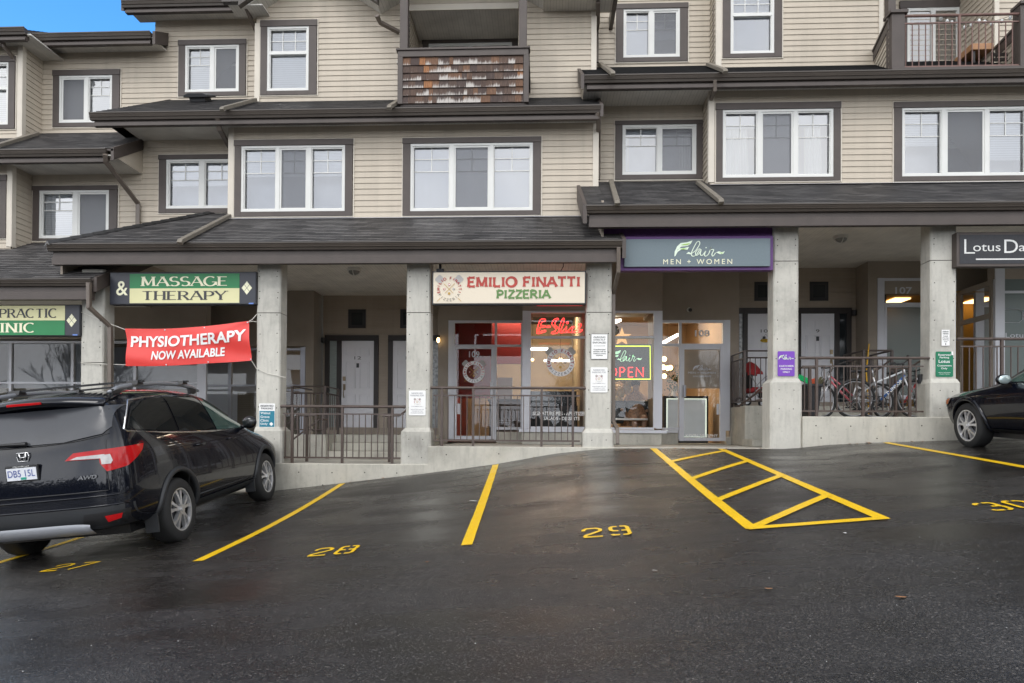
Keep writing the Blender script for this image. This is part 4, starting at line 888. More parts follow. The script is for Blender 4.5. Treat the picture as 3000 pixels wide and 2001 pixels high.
six_panel(*d12, zA0, zA1, '12', True, l12); six_panel(*d11, zA0, zA1, '11', False, l11)
pm('bamboo_blind', (.30, .34, .32), .8, var=.3, vs_=2, stretch=(3, 3, 60)); pm('glass_block', (.34, .36, .36), .25, var=.55, vs_=14)
mb = MB(); mb.add([(l12[0], YB-.01, zA0), (l12[1], YB-.01, zA0), (l12[1], YB-.01, zA1), (l12[0], YB-.01, zA1)]); mb.build('side_light', 'bamboo_blind', bld, fix=False)
mb = MB(); mb.add([(l11[0], YB-.01, zA0), (l11[1], YB-.01, zA0), (l11[1], YB-.01, zA1), (l11[0], YB-.01, zA1)]); mb.build('side_light', 'glass_block', bld, fix=False)
d9 = (PX(2345, YB, 1050), PX(2443, YB, 1050)); d10 = (PX(2189, YB, 1050), PX(2189, YB, 1050)+d9[1]-d9[0]); l9 = (d9[1]+.10, PX(2478, YB, 1050)); l10 = (PX(2164, YB, 1050), d10[0]-.10)
wzb = (Z_(882, YB, 2400), Z_(826, YB, 2400)); wxb = PX(2398, YB, 850); wxc = PX(2236, YB, 850)
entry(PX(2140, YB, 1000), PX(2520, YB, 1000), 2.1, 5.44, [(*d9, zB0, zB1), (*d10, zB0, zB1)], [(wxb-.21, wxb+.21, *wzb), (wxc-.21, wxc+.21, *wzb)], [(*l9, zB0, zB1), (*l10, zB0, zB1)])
six_panel(*d9, zB0, zB1, '9', False, l9); dr10 = six_panel(*d10, zB0, zB1, '10', False, l10)
mb = MB(); mb.add([(l9[0], YB-.01, zB0), (l9[1], YB-.01, zB0), (l9[1], YB-.01, zB1), (l9[0], YB-.01, zB1)]); mb.build('side_light', 'dark_pane', bld, fix=False)
mb = MB(); mb.add([(l10[0], YB-.01, zB0), (l10[1], YB-.01, zB0), (l10[1], YB-.01, zB1), (l10[0], YB-.01, zB1)]); mb.build('side_light', 'glass_block', bld, fix=False)
c = W(2243, 998, YB-.04); pm('yellow_basket', (.55, .35, .02), .7, var=.3, vs_=30)
t = thing('door_wreath', 'small yellow oval basket decoration hanging on the white door beside the stroller', 'wreath', c)
mb = MB(); mb.sphere(c, .10, 12, sc=(1.25, .25, .42)); mb.build('basket', 'yellow_basket', t, smooth=True)
mb = MB(); mb.tube([c+Vector((-.10, -.01, .02)), c+Vector((0, -.01, .15)), c+Vector((.10, -.01, .02))], .004, 5); mb.build('hanging_wire', 'black_vent', t)
# pilasters and stucco walls round the shops
mb = MB()
for a, b_, Y, z0, z1 in ((894, 919, YSD, 1.0, 4.83), (1284, 1313, YSD, 1.3, 4.83), (2138, 2165, YSD, 1.3, 5.44), (2543, 2570, YSD, 1.8, 5.44)): mb.box(PX(a, Y, 950), PX(b_, Y, 950), Y, YB+.1, z0, z1)
XBk = (PX(1530, YSW, 1080), PX(1940, YSW, 1080))     # projecting shop window block
ZH, ZHw = 4.119, 4.119
mb.box(PX(1313, YSD, 930), XBk[0]+.1, YSD, YSD+.2, ZH, 4.83); mb.box(XBk[0], 1.0, YSW, YSW+.2, ZH+.0, 4.83); mb.box(1.0, XBk[1], YSW, YSW+.2, ZH, 5.44); mb.box(XBk[1]-.2, XBk[1], YSW+.2, YSD+.1, ZH, 5.44); mb.box(XBk[0], XBk[0]+.2, YSW+.2, YSD+.1, ZH, 4.83)
mb.box(XBk[1]-.1, PX(2138, YSD, 930), YSD, YSD+.2, ZH, 5.44)
xl_ = PX(603, YSW, 1080)
mb.box(XL, xl_, YSW, YSW+.2, 3.53, 4.83); mb.box(xl_-3, PX(894, YSD, 1080), YSD, YSD+.2, 3.53, 4.83)
mb.box(PX(2570, YSD, 900), XR, YSD, YSD+.2, 4.70, 5.44); mb.box(PX(2912, YSW, 900), XR, YSW, YSW+.2, 4.75, 5.44)
mb.split('stucco_wall', 'stucco', bld)
mb = MB()
mb.box(XBk[0], .92, YSW+.02, YSW+.2, 1.342, 1.60); mb.box(.92, XBk[1], YSW+.02, YSW+.2, 1.342, 1.60); mb.box(PX(1454, YSD, 1280), XBk[0]+.1, YSD+.02, YSD+.2, 1.342, 1.60); mb.box(XBk[1]-.1, PX(1988, YSD, 1280), YSD+.02, YSD+.2, 1.342, 1.60)
mb.box(PX(2126, YSD, 1290), PX(2150, YSD, 1290), YSD-.06, YSD+.1, 1.342, 1.52)
mb.split('plinth', 'concrete_wall', bld, bevel=.01)
# storefront framing: bars (x0,x1,z0,z1) in pixels at a plane
def bars(name, Y, lst, mat='alu_white', par=None, d=.05):
    mb = MB(); k = 0
    for x0, y0, x1, y1 in lst:
        X0, X1, Z0, Z1 = RC(x0, y0, x1, y1, Y); k += 1; mb.box(X0, X1, Y-.02-.0012*k, Y+d, Z0, Z1)
    return mb.build(name, mat, par or bld, bevel=.003)
def pane(Y, r, mat='shop_glass', par=None, name='pane'):
    X0, X1, Z0, Z1 = RC(*r, Y); mb = MB(); mb.add([(X0, Y+.015, Z0), (X1, Y+.015, Z0), (X1, Y+.015, Z1), (X0, Y+.015, Z1)]); return mb.build(name, mat, par, fix=False)
# pizza shop
sf = bars('storefront', YSD, [(1313, 939, 1325, 1287), (1325, 939, 1331, 1287), (1331, 939, 1530, 946), (1449, 946, 1455, 1290), (1331, 1010, 1530, 1016), (1526, 946, 1531, 1258), (1455, 1251, 1531, 1259)])
pane(YSD, (1331, 946, 1449, 1010), par=sf); pane(YSD, (1455, 946, 1526, 1010), par=sf); pane(YSD, (1455, 1016, 1526, 1251), par=sf)
dl = bars('shop_door', YSD-.02, [(1331, 1016, 1338, 1287), (1439, 1016, 1449, 1287), (1338, 1016, 1439, 1022), (1338, 1277, 1439, 1287)], par=sf); pane(YSD, (1338, 1022, 1439, 1277), par=dl)
mb = MB(); p = W(1440, 1142, YSD-.06); mb.box(p.x-.03, p.x+.05, p.y-.02, p.y+.02, p.z-.18, p.z+.18); q = W(1342, 1198, YSD-.05); mb.box(q.x-.02, q.x+.05, q.y-.01, q.y+.01, q.z-.12, q.z+.12); mb.build('handle', 'alu_white', dl, bevel=.01)
sw1 = bars('shop_window', YSW, [(1530, 911, 1546, 1258), (1546, 911, 1555, 1256), (1555, 911, 1730, 917), (1555, 985, 1730, 992), (1555, 1250, 1730, 1257), (1520, 1257, 1730, 1266)])
pane(YSW, (1555, 917, 1722, 985), par=sw1); pane(YSW, (1555, 992, 1722, 1250), par=sw1)
# salon
sw2 = bars('shop_window', YSW, [(1770, 911, 1916, 918), (1914, 911, 1922, 1254), (1922, 911, 1940, 1256), (1770, 985, 1915, 992), (1770, 1252, 1916, 1259), (1770, 1260, 1953, 1269)])
pane(YSW, (1780, 918, 1915, 985), par=sw2); pane(YSW, (1780, 992, 1915, 1252), par=sw2)
sf2 = bars('storefront', YSD, [(1936, 938, 2124, 946), (1988, 946, 1996, 1287), (1930, 1007, 2118, 1015), (2117, 938, 2126, 1292), (2126, 938, 2138, 1262), (1940, 1253, 1988, 1260), (1940, 1262, 1986, 1268)])
pane(YSD, (1935, 946, 1988, 1007), par=sf2); pane(YSD, (1996, 946, 2117, 1007), par=sf2); pane(YSD, (1935, 1015, 1988, 1253), par=sf2)
dl2 = bars('shop_door', YSD-.02, [(1990, 1015, 2004, 1292), (2109, 1015, 2118, 1292), (2004, 1015, 2109, 1024), (2004, 1282, 2109, 1292)], par=sf2); pane(YSD, (2004, 1024, 2109, 1282), par=dl2)
mb = MB(); p = W(2005, 1146, YSD-.07); mb.tube([p+Vector((0, 0, -.13)), p+Vector((0, 0, .13))], .04, 10); mb.build('handle', 'alu_grey', dl2)
mb = MB(); q = W(2103, 1199, YSD-.05); mb.box(q.x-.03, q.x+.03, q.y-.01, q.y+.01, q.z-.12, q.z+.12); mb.build('mail_slot', 'alu_white', dl2, bevel=.01)
# clinic windows on the left
sf3 = bars('storefront', YSW, [(-200, 999, 604, 1006), (27, 1006, 34, 1400), (208, 1006, 216, 1400), (391, 1006, 399, 1400), (578, 999, 604, 1400), (-200, 1119, 578, 1125)], 'alu_white')
for r in ((-200, 1006, 27, 1119), (34, 1006, 208, 1119), (216, 1006, 391, 1119), (399, 1006, 578, 1119), (-200, 1125, 27, 1400), (34, 1125, 208, 1400), (216, 1125, 391, 1400), (399, 1125, 578, 1400)): pane(YSW, r, par=sf3)
sf4 = bars('storefront', YSD, [(604, 1020, 894, 1027), (668, 1027, 678, 1380), (880, 1017, 894, 1275), (604, 1127, 880, 1133), (826, 1140, 880, 1146)], 'alu_grey')
for r in ((590, 1027, 668, 1127), (678, 1027, 880, 1127), (590, 1133, 668, 1380), (678, 1146, 880, 1380)): pane(YSD, r, par=sf4)
mb = MB(); mb.box(XL, xl_, 14.5, 14.52, .5, 2.6, 0); mb.build('clinic_blind', 'slat_blind_tan', bld) if False else None
blind_mat('slat_blind_tan', (.17, .145, .11), .05)
mb = MB(); zc_ = PZ(1137, YSW, 300); mb.box(XL, xl_-.04, 14.30, 14.32, .45, zc_); mb.box(xl_+.1, PX(878, 15.5, 1200), 15.5, 15.52, .45, zc_-.02); mb.split('blind', 'slat_blind_tan', sf3)
# day-saw shop 107 and the big shop window on the right
sf5 = bars('storefront', YSD, [(2570, 815, 2590, 1178), (2590, 815, 2740, 823), (2590, 887, 2740, 900), (2590, 900, 2597, 1170), (2597, 1158, 2740, 1170), (2735, 815, 2760, 1170)])
pane(YSD, (2590, 823, 2735, 887), par=sf5); pane(YSD, (2597, 900, 2735, 1158), 'frosted_glass', par=sf5)
XLt = PX(2914, YSW, 1000)
sf6 = bars('storefront', YSW, [(2914, 770, 2942, 1200), (2942, 852, 3200, 859), (2942, 780, 3200, 786), (2942, 1150, 3200, 1160)])
pane(YSW, (2942, 786, 3200, 852), 'frosted_glass', par=sf6); pane(YSW, (2942, 859, 3200, 1150), 'frosted_glass', par=sf6)
mb = MB(); zt6 = 4.75
for y0, y1, z0, z1 in ((YSW+.05, YSW+.13, 2.3, zt6), (YSD-.12, YSD, 2.3, zt6), (YSW+.13, YSD-.12, zt6-.1, zt6), (YSW+.13, YSD-.12, 3.98, 4.08), (YSW+.13, YSD-.12, 2.3, 2.4)): mb.box(XLt-.03, XLt+.03, y0, y1, z0, z1)
rf = mb.build('return_frame', 'stucco', bld); mb = MB(); mb.add([(XLt, YSW+.1, 2.3), (XLt, YSD-.1, 2.3), (XLt, YSD-.1, zt6-.1), (XLt, YSW+.1, zt6-.1)]); mb.build('pane', 'shop_glass', rf, fix=False)
mb = MB(); mb.box(XLt+.02, XR, YSW+.06, YSD, 1.8, 2.30); mb.box(PX(2735, YSD, 1100), XLt, YSD-.001, YSD+.1, 2.0, 2.3); mb.build('plinth', 'concrete_wall', bld)
mb = MB(); mb.add([(XLt+.6, YSW+.5, 2.2), (XR, YSW+.5, 2.2), (XR, YSW+.5, 4.8), (XLt+.6, YSW+.5, 4.8)]); mb.add([(PX(2570, 15.9, 1000), 16.6, 2.2), (XR, 16.6, 2.2), (XR, 16.6, 4.8), (PX(2570, 15.9, 1000), 16.6, 4.8)], 1); mb.add([(PX(2570, 15.9, 1000), YSD+.1, 4.72), (XR, YSW+.1, 4.72), (XR, 16.6, 4.72), (PX(2570, 15.9, 1000), 16.6, 4.72)], 1)
mb.build('shop_interior', ['green_film', 'amber_room'], bld, fix=False)
mb = MB(); mb.box(PX(2570, 15.9, 1000)-.1, PX(2570, 15.9, 1000), YSD+.1, 19, 2, 5); mb.build('party_wall', 'dark_room', bld)
# shop rooms --------------------------------------------------------------
xp = PX(1313, YSD, 1000); room_l, room_r = xp, .85
def room(x0, x1, y0, y1, z0, z1, mw, mf, mc, mb_back=None, left=None):
    mb = MB(); mb.add([(x0, y1, z0), (x1, y1, z0), (x1, y1, z1), (x0, y1, z1)], 0); mb.add([(x0, y0, z0), (x0, y1, z0), (x0, y1, z1), (x0, y0, z1)], 3 if left else 0); mb.add([(x1, y0, z0), (x1, y1, z0), (x1, y1, z1), (x1, y0, z1)], 0)
    mb.add([(x0, y0, z0), (x1, y0, z0), (x1, y1, z0), (x0, y1, z0)], 1); mb.add([(x0, y0, z1), (x1, y0, z1), (x1, y1, z1), (x0, y1, z1)], 2)
    return mb.build('shop_interior', [mw, mf, mc]+([left] if left else []), bld, fix=False)
room(room_l, .86, YSD+.04, 19.6, 1.36, 4.7, 'warm_wall', 'dark_wood', 'black_paint', left='red_wall')
room(.90, PX(2138, YSD, 1000), YSD+.04, 20, 1.36, 4.7, 'tan_wall', 'porch_floor', 'tan_wall')
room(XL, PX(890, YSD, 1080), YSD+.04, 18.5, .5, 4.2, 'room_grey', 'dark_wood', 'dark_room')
mb = MB(); mb.box(room_l-.2, room_l-.001, YSD+.05, 19.6, 1.3, 4.8); mb.box(.862, .898, YSW+.1, 20, 1.3, 4.8); mb.box(XBk[0]+.02, XBk[0]+.1, YSW+.05, YSD+.05, 1.36, ZH); mb.box(XBk[1]-.1, XBk[1]-.02, YSW+.05, YSD+.05, 1.36, ZH); mb.split('party_wall', 'stucco', bld)
mb = MB()
for x0, x1, z0, z1 in ((XBk[0]+.06, .86, 1.352, 4.2), (.9, XBk[1]-.06, 1.352, 4.2), (XL, xl_-.03, .51, 3.6)): mb.box(x0, x1, YSW+.12, YSD+.05, z0-.005, z0); mb.box(x0, x1, YSW+.21, YSD+.05, z1, z1+.02)
mb.split('shop_bay', 'porch_floor', bld)
mb = MB(); mb.box(room_l, -.35, 17.5, 17.6, 3.35, 4.7); mb.box(room_l, -1.2, 16.2, 16.3, 2.4, 4.7); mb.build('red_bulkhead', 'red_wall', bld)
def lamp(x, y, z, wd, mat, lab):
    t = thing('ceiling_panel', lab, 'lamp', (x, y, z)); mb = MB(); mb.box(x-wd/2, x+wd/2, y-.3, y+.3, z-.03, z); mb.build('diffuser', mat, t)
pm('fill_panel', (.9, .85, .7), .5, var=0, emis=(1, .83, .60), es=9); pm('panel_dim', (.9, .85, .7), .5, var=0, emis=(1, .66, .30), es=1.6)
for x, y, z, wd, mat, lab in ((-.8, 17.4, 4.69, .9, 'fill_panel', 'added ceiling panel, out of view, brightening the left half of the pizza shop'), (.3, 17.2, 4.69, .9, 'fill_panel', 'added ceiling panel, out of view, brightening the right half of the pizza shop'), (1.5, 17.0, 4.69, .9, 'fill_panel', 'added fill panel, out of view, over the salon chairs'), (2.9, 17.0, 4.69, 1.1, 'fill_panel', 'added fill panel, out of view, over the salon desk'), (8.2, 16.2, 4.71, .35, 'panel_dim', 'amber ceiling lamp of the shop numbered 107'), (-6, 16.8, 4.19, .9, 'panel_dim', 'added dim ceiling panel inside the clinic')): lamp(x, y, z, wd, mat, lab)  # all but the amber one are panels added to brighten the rooms
t = thing('shop_counter', 'dark plank-fronted serving counter behind the glass of the pizza shop', 'counter', (-.5, 17, 1.36))
mb = MB(); mb.box(-1.3, .8, 16.9, 17.5, 1.36, 2.36)
for i in range(16): mb.box(-1.3+i*.13, -1.3+i*.13+.118, 16.88, 16.9, 1.38, 2.34)
mb.build('counter_body', 'dark_wood', t); mb = MB(); mb.box(-1.34, .84, 16.84, 17.55, 2.36, 2.41); mb.build('counter_top', 'black_paint', t)
t = thing('display_case', 'dark glass-topped cooler by the pizza shop window', 'display case', (.3, 15.3, 1.36)); mb = MB(); mb.box(-.3, .78, 15.0, 15.7, 1.36, 2.18); mb.build('cabinet', 'black_paint', t, bevel=.01); mb = MB(); mb.box(-.28, .76, 15.02, 15.6, 2.18, 2.5); mb.build('glass_top', 'dark_pane', t)
t = thing('takeout_boxes', 'pale stack of pizza boxes on the counter behind the shop door', 'box stack', (-.95, 17, 2.41)); mb = MB()
for i in range(12): mb.box(-1.12+random.uniform(-.01, .01), -.74, 16.95, 17.35, 2.412+i*.045, 2.412+i*.045+.042)
mb.build('cardboard', 'peel_grey', t)
for (x, y, z, w_) in ((-.9, 18.2, 3.55, .9), (-.2, 17.9, 3.75, .7), (.45, 18.4, 3.5, .8)):
    t = thing('strip_lamp', 'white fluorescent strip lamp glowing in the pizza shop at x %s' % ('left' if x < -.5 else 'middle' if x < 0 else 'right'), 'lamp', (x, y, z)); mb = MB(); mb.box(x-w_/2, x+w_/2, y-.06, y+.06, z, z+.05); mb.build('tube', 'strip_light', t)
LB = {'strip_lamp': 'white fluorescent strip lamp behind the %s of the pizza shop'}
for o, wd in zip([o for o in scene.objects if o.name.startswith('strip_lamp')], ('glass door', 'sidelight beside the door', 'big window')): o['label'] = LB['strip_lamp'] % wd
for px, py, Y, lab in ((1560, 1054, 15.6, 'glowing bulb near the left edge of the pizza shop window'), (1642, 1050, 15.8, 'glowing bulb behind the round logo of the pizza window')):
    p = W(px, py, Y); t = thing('pendant_bulb', lab, 'lamp', p, 'pendant bulbs in the pizza shop'); mb = MB(); mb.sphere(p, .035, 8); mb.build('bulb', 'warm_bulb', t, smooth=True); mb = MB(); mb.tube([p+Vector((0, 0, .03)), Vector((p.x, p.y, 4.6))], .004, 5); mb.build('cord', 'black_paint', t)
# salon things
for k, (px, py) in enumerate(((1946, 1052), (1943, 1076), (1955, 1079), (1964, 1077), (1946, 1102))):
    p = W(px, py, 16.4+.15*k); t = thing('globe_lamp', 'small round warm globe lamp of the cluster seen through the salon sidelight', 'lamp', p, 'globe lamps of the salon cluster'); mb = MB(); mb.sphere(p, .062, 12); mb.build('globe', 'warm_bulb', t, smooth=True); mb = MB(); mb.tube([p+Vector((0, 0, .06)), Vector((p.x, p.y, 4.6))], .004, 5); mb.build('cord', 'brass', t)
p, q = W(1940, 1006, 16.2), W(1987, 980, 18.2); t = thing('linear_lamp', 'long white linear ceiling lamp seen through the salon transom', 'lamp', p); mb = MB(); mb.tube([p, q], 0, flat=(.07, .05)); mb.build('diffuser', 'strip_light', t)
p, q = W(1793, 946, 15.4), W(1812, 938, 16.4); t = thing('ceiling_panel_lamp', 'short bright ceiling lamp in the upper left of the salon window', 'lamp', p); mb = MB(); mb.tube([p, q], 0, flat=(.14, .05)); mb.build('diffuser', 'strip_light', t)
X0, X1, Z0, Z1 = RC(1946, 1160, 2076, 1268, 16.3); t = thing('reception_desk', 'black-framed reception desk with glowing frosted front inside the salon', 'desk', ((X0+X1)/2, 16.5, Z0))
mb = MB(); mb.box(X0, X1, 16.32, 16.9, 1.36, Z1); mb.build('desk_body', 'black_paint', t); mb = MB(); mb.box(X0+.05, X1-.05, 16.295, 16.31, 1.50, Z1-.06); mb.build('glass_front', 'lit_glass_front', t); mb = MB()
for a, b_, c_, d_ in ((X0+.05, X0+.075, 1.5, Z1-.06), (X1-.075, X1-.05, 1.5, Z1-.06), (X0+.075, X1-.075, Z1-.08, Z1-.06), (X0+.075, X1-.075, 1.5, 1.515)): mb.box(a, b_, 16.285, 16.294, c_, d_)
mb.build('light_edge', 'led_edge', t)
# star, balloons, chairs, client
pm('star_paper', (.62, .36, .14), .7, var=.15, emis=(1, .55, .2), es=.35); pm('balloon', (.42, .27, .06), .25, var=.25, vs_=4); pm('balloon_pale', (.55, .42, .25), .25, var=.1); pm('chair_black', (.018, .018, .02), .35, var=.1); pm('cape', (.30, .17, .10), .4, var=.6, vs_=30); pm('skin', (.42, .26, .18), .6, var=.05); pm('hair', (.05, .03, .02), .6, var=.2)
c = W(1822, 988, 15.0); t = thing('paper_star', 'orange paper star lantern hanging at the top of the salon window', 'star', c); mb = MB()
pts = [(c.x+(.22 if i % 2 == 0 else .09)*math.cos(R_(90+36*i)), c.z+(.22 if i % 2 == 0 else .09)*math.sin(R_(90+36*i))) for i in range(10)]
for s in (-1, 1): mb.raw([(a, c.y, b_) for a, b_ in pts]+[(c.x, c.y+.06*s, c.z)], [(i, (i+1) % 10, 10) for i in range(10)])
mb.build('star_body', 'star_paper', t)
t = thing('balloon_garland', 'gold and pale balloon cluster hanging inside the salon window', 'balloons', W(1815, 1130, 16)); random.seed(5)
for i in range(26):
    p = W(1800+random.uniform(-8, 46), 1095+random.uniform(0, 130) if i > 7 else 1075+random.uniform(0, 40), 16.0+random.uniform(-.3, .4)); r = random.uniform(.05, .13)
    mb = MB(); mb.sphere(p, r, 12, sc=(1, 1, 1.12)); mb.build('balloon', random.choice(['balloon', 'balloon', 'balloon_pale']), t, smooth=True)
def salon_chair(x, y, lab):
    t = thing('salon_chair', lab, 'chair', (x, y, 1.36), 'black salon chairs'); mb = MB(); mb.box(x-.27, x+.27, y-.27, y+.27, 1.80, 1.92); mb.build('seat', 'chair_black', t, bevel=.03)
    mb = MB(); mb.box(x-.26, x+.26, y-.30, y-.20, 1.86, 2.32); mb.build('backrest', 'chair_black', t, bevel=.04)
    for s in (-1, 1): mb = MB(); mb.box(x+s*.30-.035, x+s*.30+.035, y-.25, y+.22, 2.0, 2.06); mb.box(x+s*.30-.02, x+s*.30+.02, y-.1, y+.05, 1.85, 2.0); mb.build('armrest', 'chair_black', t, bevel=.01)
    mb = MB(); mb.cyl((x, y, 1.40), .04, .42); mb.cyl((x, y, 1.362), .26, .04, n=20); mb.build('pedestal', 'steel', t)
pc = W(1865, 1200, 15.7); salon_chair(pc.x, 15.7, 'black salon chair the caped person sits in'); salon_chair(W(1800, 1200, 15.7).x, 15.75, 'empty black salon chair left of the seated person')
t = thing('person', 'seated person with dark hair under a brown patterned salon cape', 'person', (pc.x, 15.72, 1.9))
def skin_body(name, verts, edges, radii, mat, par, sub=2):
    me = bpy.data.meshes.new(name); me.from_pydata(verts, edges, []); o = bpy.data.objects.new(name, me); scene.collection.objects.link(o)
    md = o.modifiers.new('s', 'SKIN'); sv_ = me.skin_vertices[0].data if me.skin_vertices else None
    if sv_ is None:
        bpy.context.view_layer.objects.active = o; bm = bmesh.new(); bm.from_mesh(me); bm.verts.layers.skin.verify(); bm.to_mesh(me); bm.free(); sv_ = me.skin_vertices[0].data
    for k, v in enumerate(sv_): v.radius = (radii[k], radii[k]) if not hasattr(radii[k], '__len__') else radii[k]; v.use_root = (k == 0)
    sb = o.modifiers.new('u', 'SUBSURF'); sb.levels = sub; sb.render_levels = sub
    dg = bpy.context.evaluated_depsgraph_get(); dg.update(); m2 = bpy.data.meshes.new_from_object(o.evaluated_get(dg)); bpy.data.objects.remove(o)
    m2.materials.clear(); m2.materials.append(M[mat]); m2.polygons.foreach_set('use_smooth', [True]*len(m2.polygons))
    o = bpy.data.objects.new(name, m2); scene.collection.objects.link(o); setpar(o, par); return o
x, y, z = pc.x-.02, 15.62, 1.94
skin_body('body', [(x, y, z), (x, y+.02, z+.28), (x, y+.03, z+.50), (x, y+.02, z+.60), (x-.01, y, z+.70), (x-.01, y-.01, z+.80), (x-.20, y+.03, z+.46), (x-.30, y-.04, z+.22), (x-.34, y-.22, z+.16), (x-.37, y-.30, z+.18), (x+.20, y+.03, z+.46), (x+.29, y-.04, z+.22), (x+.22, y-.24, z+.14), (x+.18, y-.32, z+.15), (x-.1, y-.1, z-.02), (x-.11, y-.5, z), (x-.11, y-.52, z-.42), (x+.1, y-.1, z-.02), (x+.11, y-.5, z), (x+.11, y-.52, z-.42)],
          [(0, 1), (1, 2), (2, 3), (3, 4), (4, 5), (2, 6), (6, 7), (7, 8), (8, 9), (2, 10), (10, 11), (11, 12), (12, 13), (0, 14), (14, 15), (15, 16), (0, 17), (17, 18), (18, 19)],
          [.15, .13, .12, .055, .085, .07, .06, .045, .035, .03, .06, .045, .035, .03, .09, .07, .05, .09, .07, .05], 'skin', t)
mb = MB(); mb.sphere((x-.01, y+.03, z+.79), .115, 12, sc=(.95, 1, 1.05)); mb.build('hair', 'hair', t, smooth=True)
mb = MB(); n = 20; prof = [(.07, .60), (.17, .50), (.27, .30), (.33, .05), (.36, -.2)]
mb.raw([(x+(r+.03*math.sin(i*2.1)*r*3)*math.cos(2*math.pi*i/n), y-.08*(.6-h)+r*.75*math.sin(2*math.pi*i/n), z+h) for r, h in prof for i in range(n)], [(j*n+i, j*n+(i+1) % n, (j+1)*n+(i+1) % n, (j+1)*n+i) for j in range(len(prof)-1) for i in range(n)]); mb.build('cape', 'cape', t, smooth=True)
c = W(1795, 1228, 15.1); t = thing('styling_shelf', 'white trolley shelf low in the salon window', 'shelf', (c.x+.25, 15.1, 1.36)); mb = MB(); mb.box(c.x, c.x+.75, 14.95, 15.3, c.z-.02, c.z+.02); mb.build('shelf_top', 'white', t, bevel=.005)
for dx in (.05, .7): mb = MB(); mb.tube([(c.x+dx, 15.1, 1.37), (c.x+dx, 15.1, c.z-.02)], .015, 6); mb.build('leg', 'steel', t)
t = thing('potted_plant', 'bushy green plant standing on the salon desk', 'plant', W(1975, 1130, 16.6)); random.seed(8)
mb = MB(); c = W(1974, 1125, 16.6)
for i in range(160):
    p = c+Vector((random.gauss(0, .07), random.gauss(0, .06), random.gauss(0, .17))); d = Vector((random.uniform(-1, 1), random.uniform(-1, 1), random.uniform(-.4, 1))).normalized()*.05; s = d.cross(Vector((.3, .9, .2))).normalized()*.015
    mb.add([p-s, p+d*.5-s*1.3, p+d, p+s])
pm('leaf', (.05, .085, .025), .6, var=.4, vs_=20); mb.build('foliage', 'leaf', t, fix=False); mb = MB(); q = W(1974, 1158, 16.6); mb.cyl((q.x, 16.6, q.z-.02), .06, .14, n=14); mb.build('pot', 'white', t)
# railings --------------------------------------------------------------
def railing(label, x0, x1, Y, zt, zm, zb, zf, posts, sp=.1075, bar0=None, ext=(0, 0), mat='rail_brown', group='brown steel porch railings', barz=None):
    t = thing('railing', label, 'railing', ((x0+x1)/2, Y, zf), group)
    mb = MB(); mb.tube([(x0, Y, zt), (x1, Y, zt)], .024, 12); mb.build('top_rail', mat, t, smooth=False)
    mb = MB(); mb.box(x0+ext[0], x1-ext[1], Y-.012, Y+.012, zm-.012, zm+.012); mb.build('mid_rail', mat, t)
    mb = MB(); mb.box(x0+ext[0], x1-ext[1], Y-.013, Y+.013, zb-.014, zb+.014); mb.build('bottom_rail', mat, t)
    for p in posts: mb = MB(); mb.box(p-.02, p+.02, Y-.021, Y+.021, zf, zt-.015); mb.box(p-.05, p+.05, Y-.05, Y+.05, zf, zf+.008); mb.build('post', mat, t)
    x = (bar0 if bar0 is not None else x0+ext[0]+.04)
    while x < x1-ext[1]-.01:
        if all(abs(x-p) > .04 for p in posts): mb = MB(); mb.box(x-.0075, x+.0075, Y-.0075, Y+.0075, zb+.012, zm-.01 if barz is None else barz); mb.build('baluster', mat, t)
        x += sp
    for s, xx in ((1, x0+.06), (-1, x1-.06)):
        mb = MB(); mb.tube([(xx-s*.04, Y, zt-.03), (xx-s*.04, Y+.0, zt-.002)], .012, 6); mb.build('bracket', mat, t)
    return t
YR = 11.64
def rz_(py, px): return W(px, py, YR).z
railing('brown steel railing on the low wall before the steps to door 12', PX(822, YR, 1190), PX(1188, YR, 1190), YR, rz_(1191, 1000), rz_(1213, 1000), rz_(1341, 1000), 1.035, [PX(856, YR, 1340), PX(1003, YR, 1250), PX(1149, YR, 1340)], ext=(.05, .03))
railing('brown steel railing in front of the pizza shop door and window', PX(1262, YR, 1137), PX(1717, YR, 1137), YR, rz_(1136.5, 1480), rz_(1159, 1480), rz_(1291, 1480), 1.345, [PX(1294, YR, 1290), PX(1386, YR, 1250), PX(1586.5, YR, 1250), PX(1678, YR, 1290)], ext=(.05, .1))
railing('brown steel railing in front of the leaning bicycles', PX(2341, YR, 1050), PX(2723, YR, 1050), YR, rz_(1049, 2530), rz_(1073, 2530), rz_(1205, 2530), 1.88, [PX(2528, YR, 1150), PX(2392, YR, 1205), PX(2665, YR, 1205)], ext=(.05, .1))
railing('tall brown steel railing behind the dark saloon car', PX(2803, YR, 1000), XR-1, YR, rz_(993, 2900), rz_(1015, 2900), rz_(1150, 2900), 2.095, [PX(2935, YR, 1100), PX(2935, YR, 1100)+1.4, PX(2935, YR, 1100)+2.8], ext=(.05, .1), sp=.112)
# balcony railing (rusty brown)
railing('rusty brown balcony railing high on the right of the facade', xq1, xr0, YBF+.05, W(2800, 40, YBF).z, W(2800, 62, YBF).z, W(2800, 190, YBF).z, zfl-.03, [PX(2815, YBF, 100)], sp=.122, mat='rail_rust', group='balcony railings')
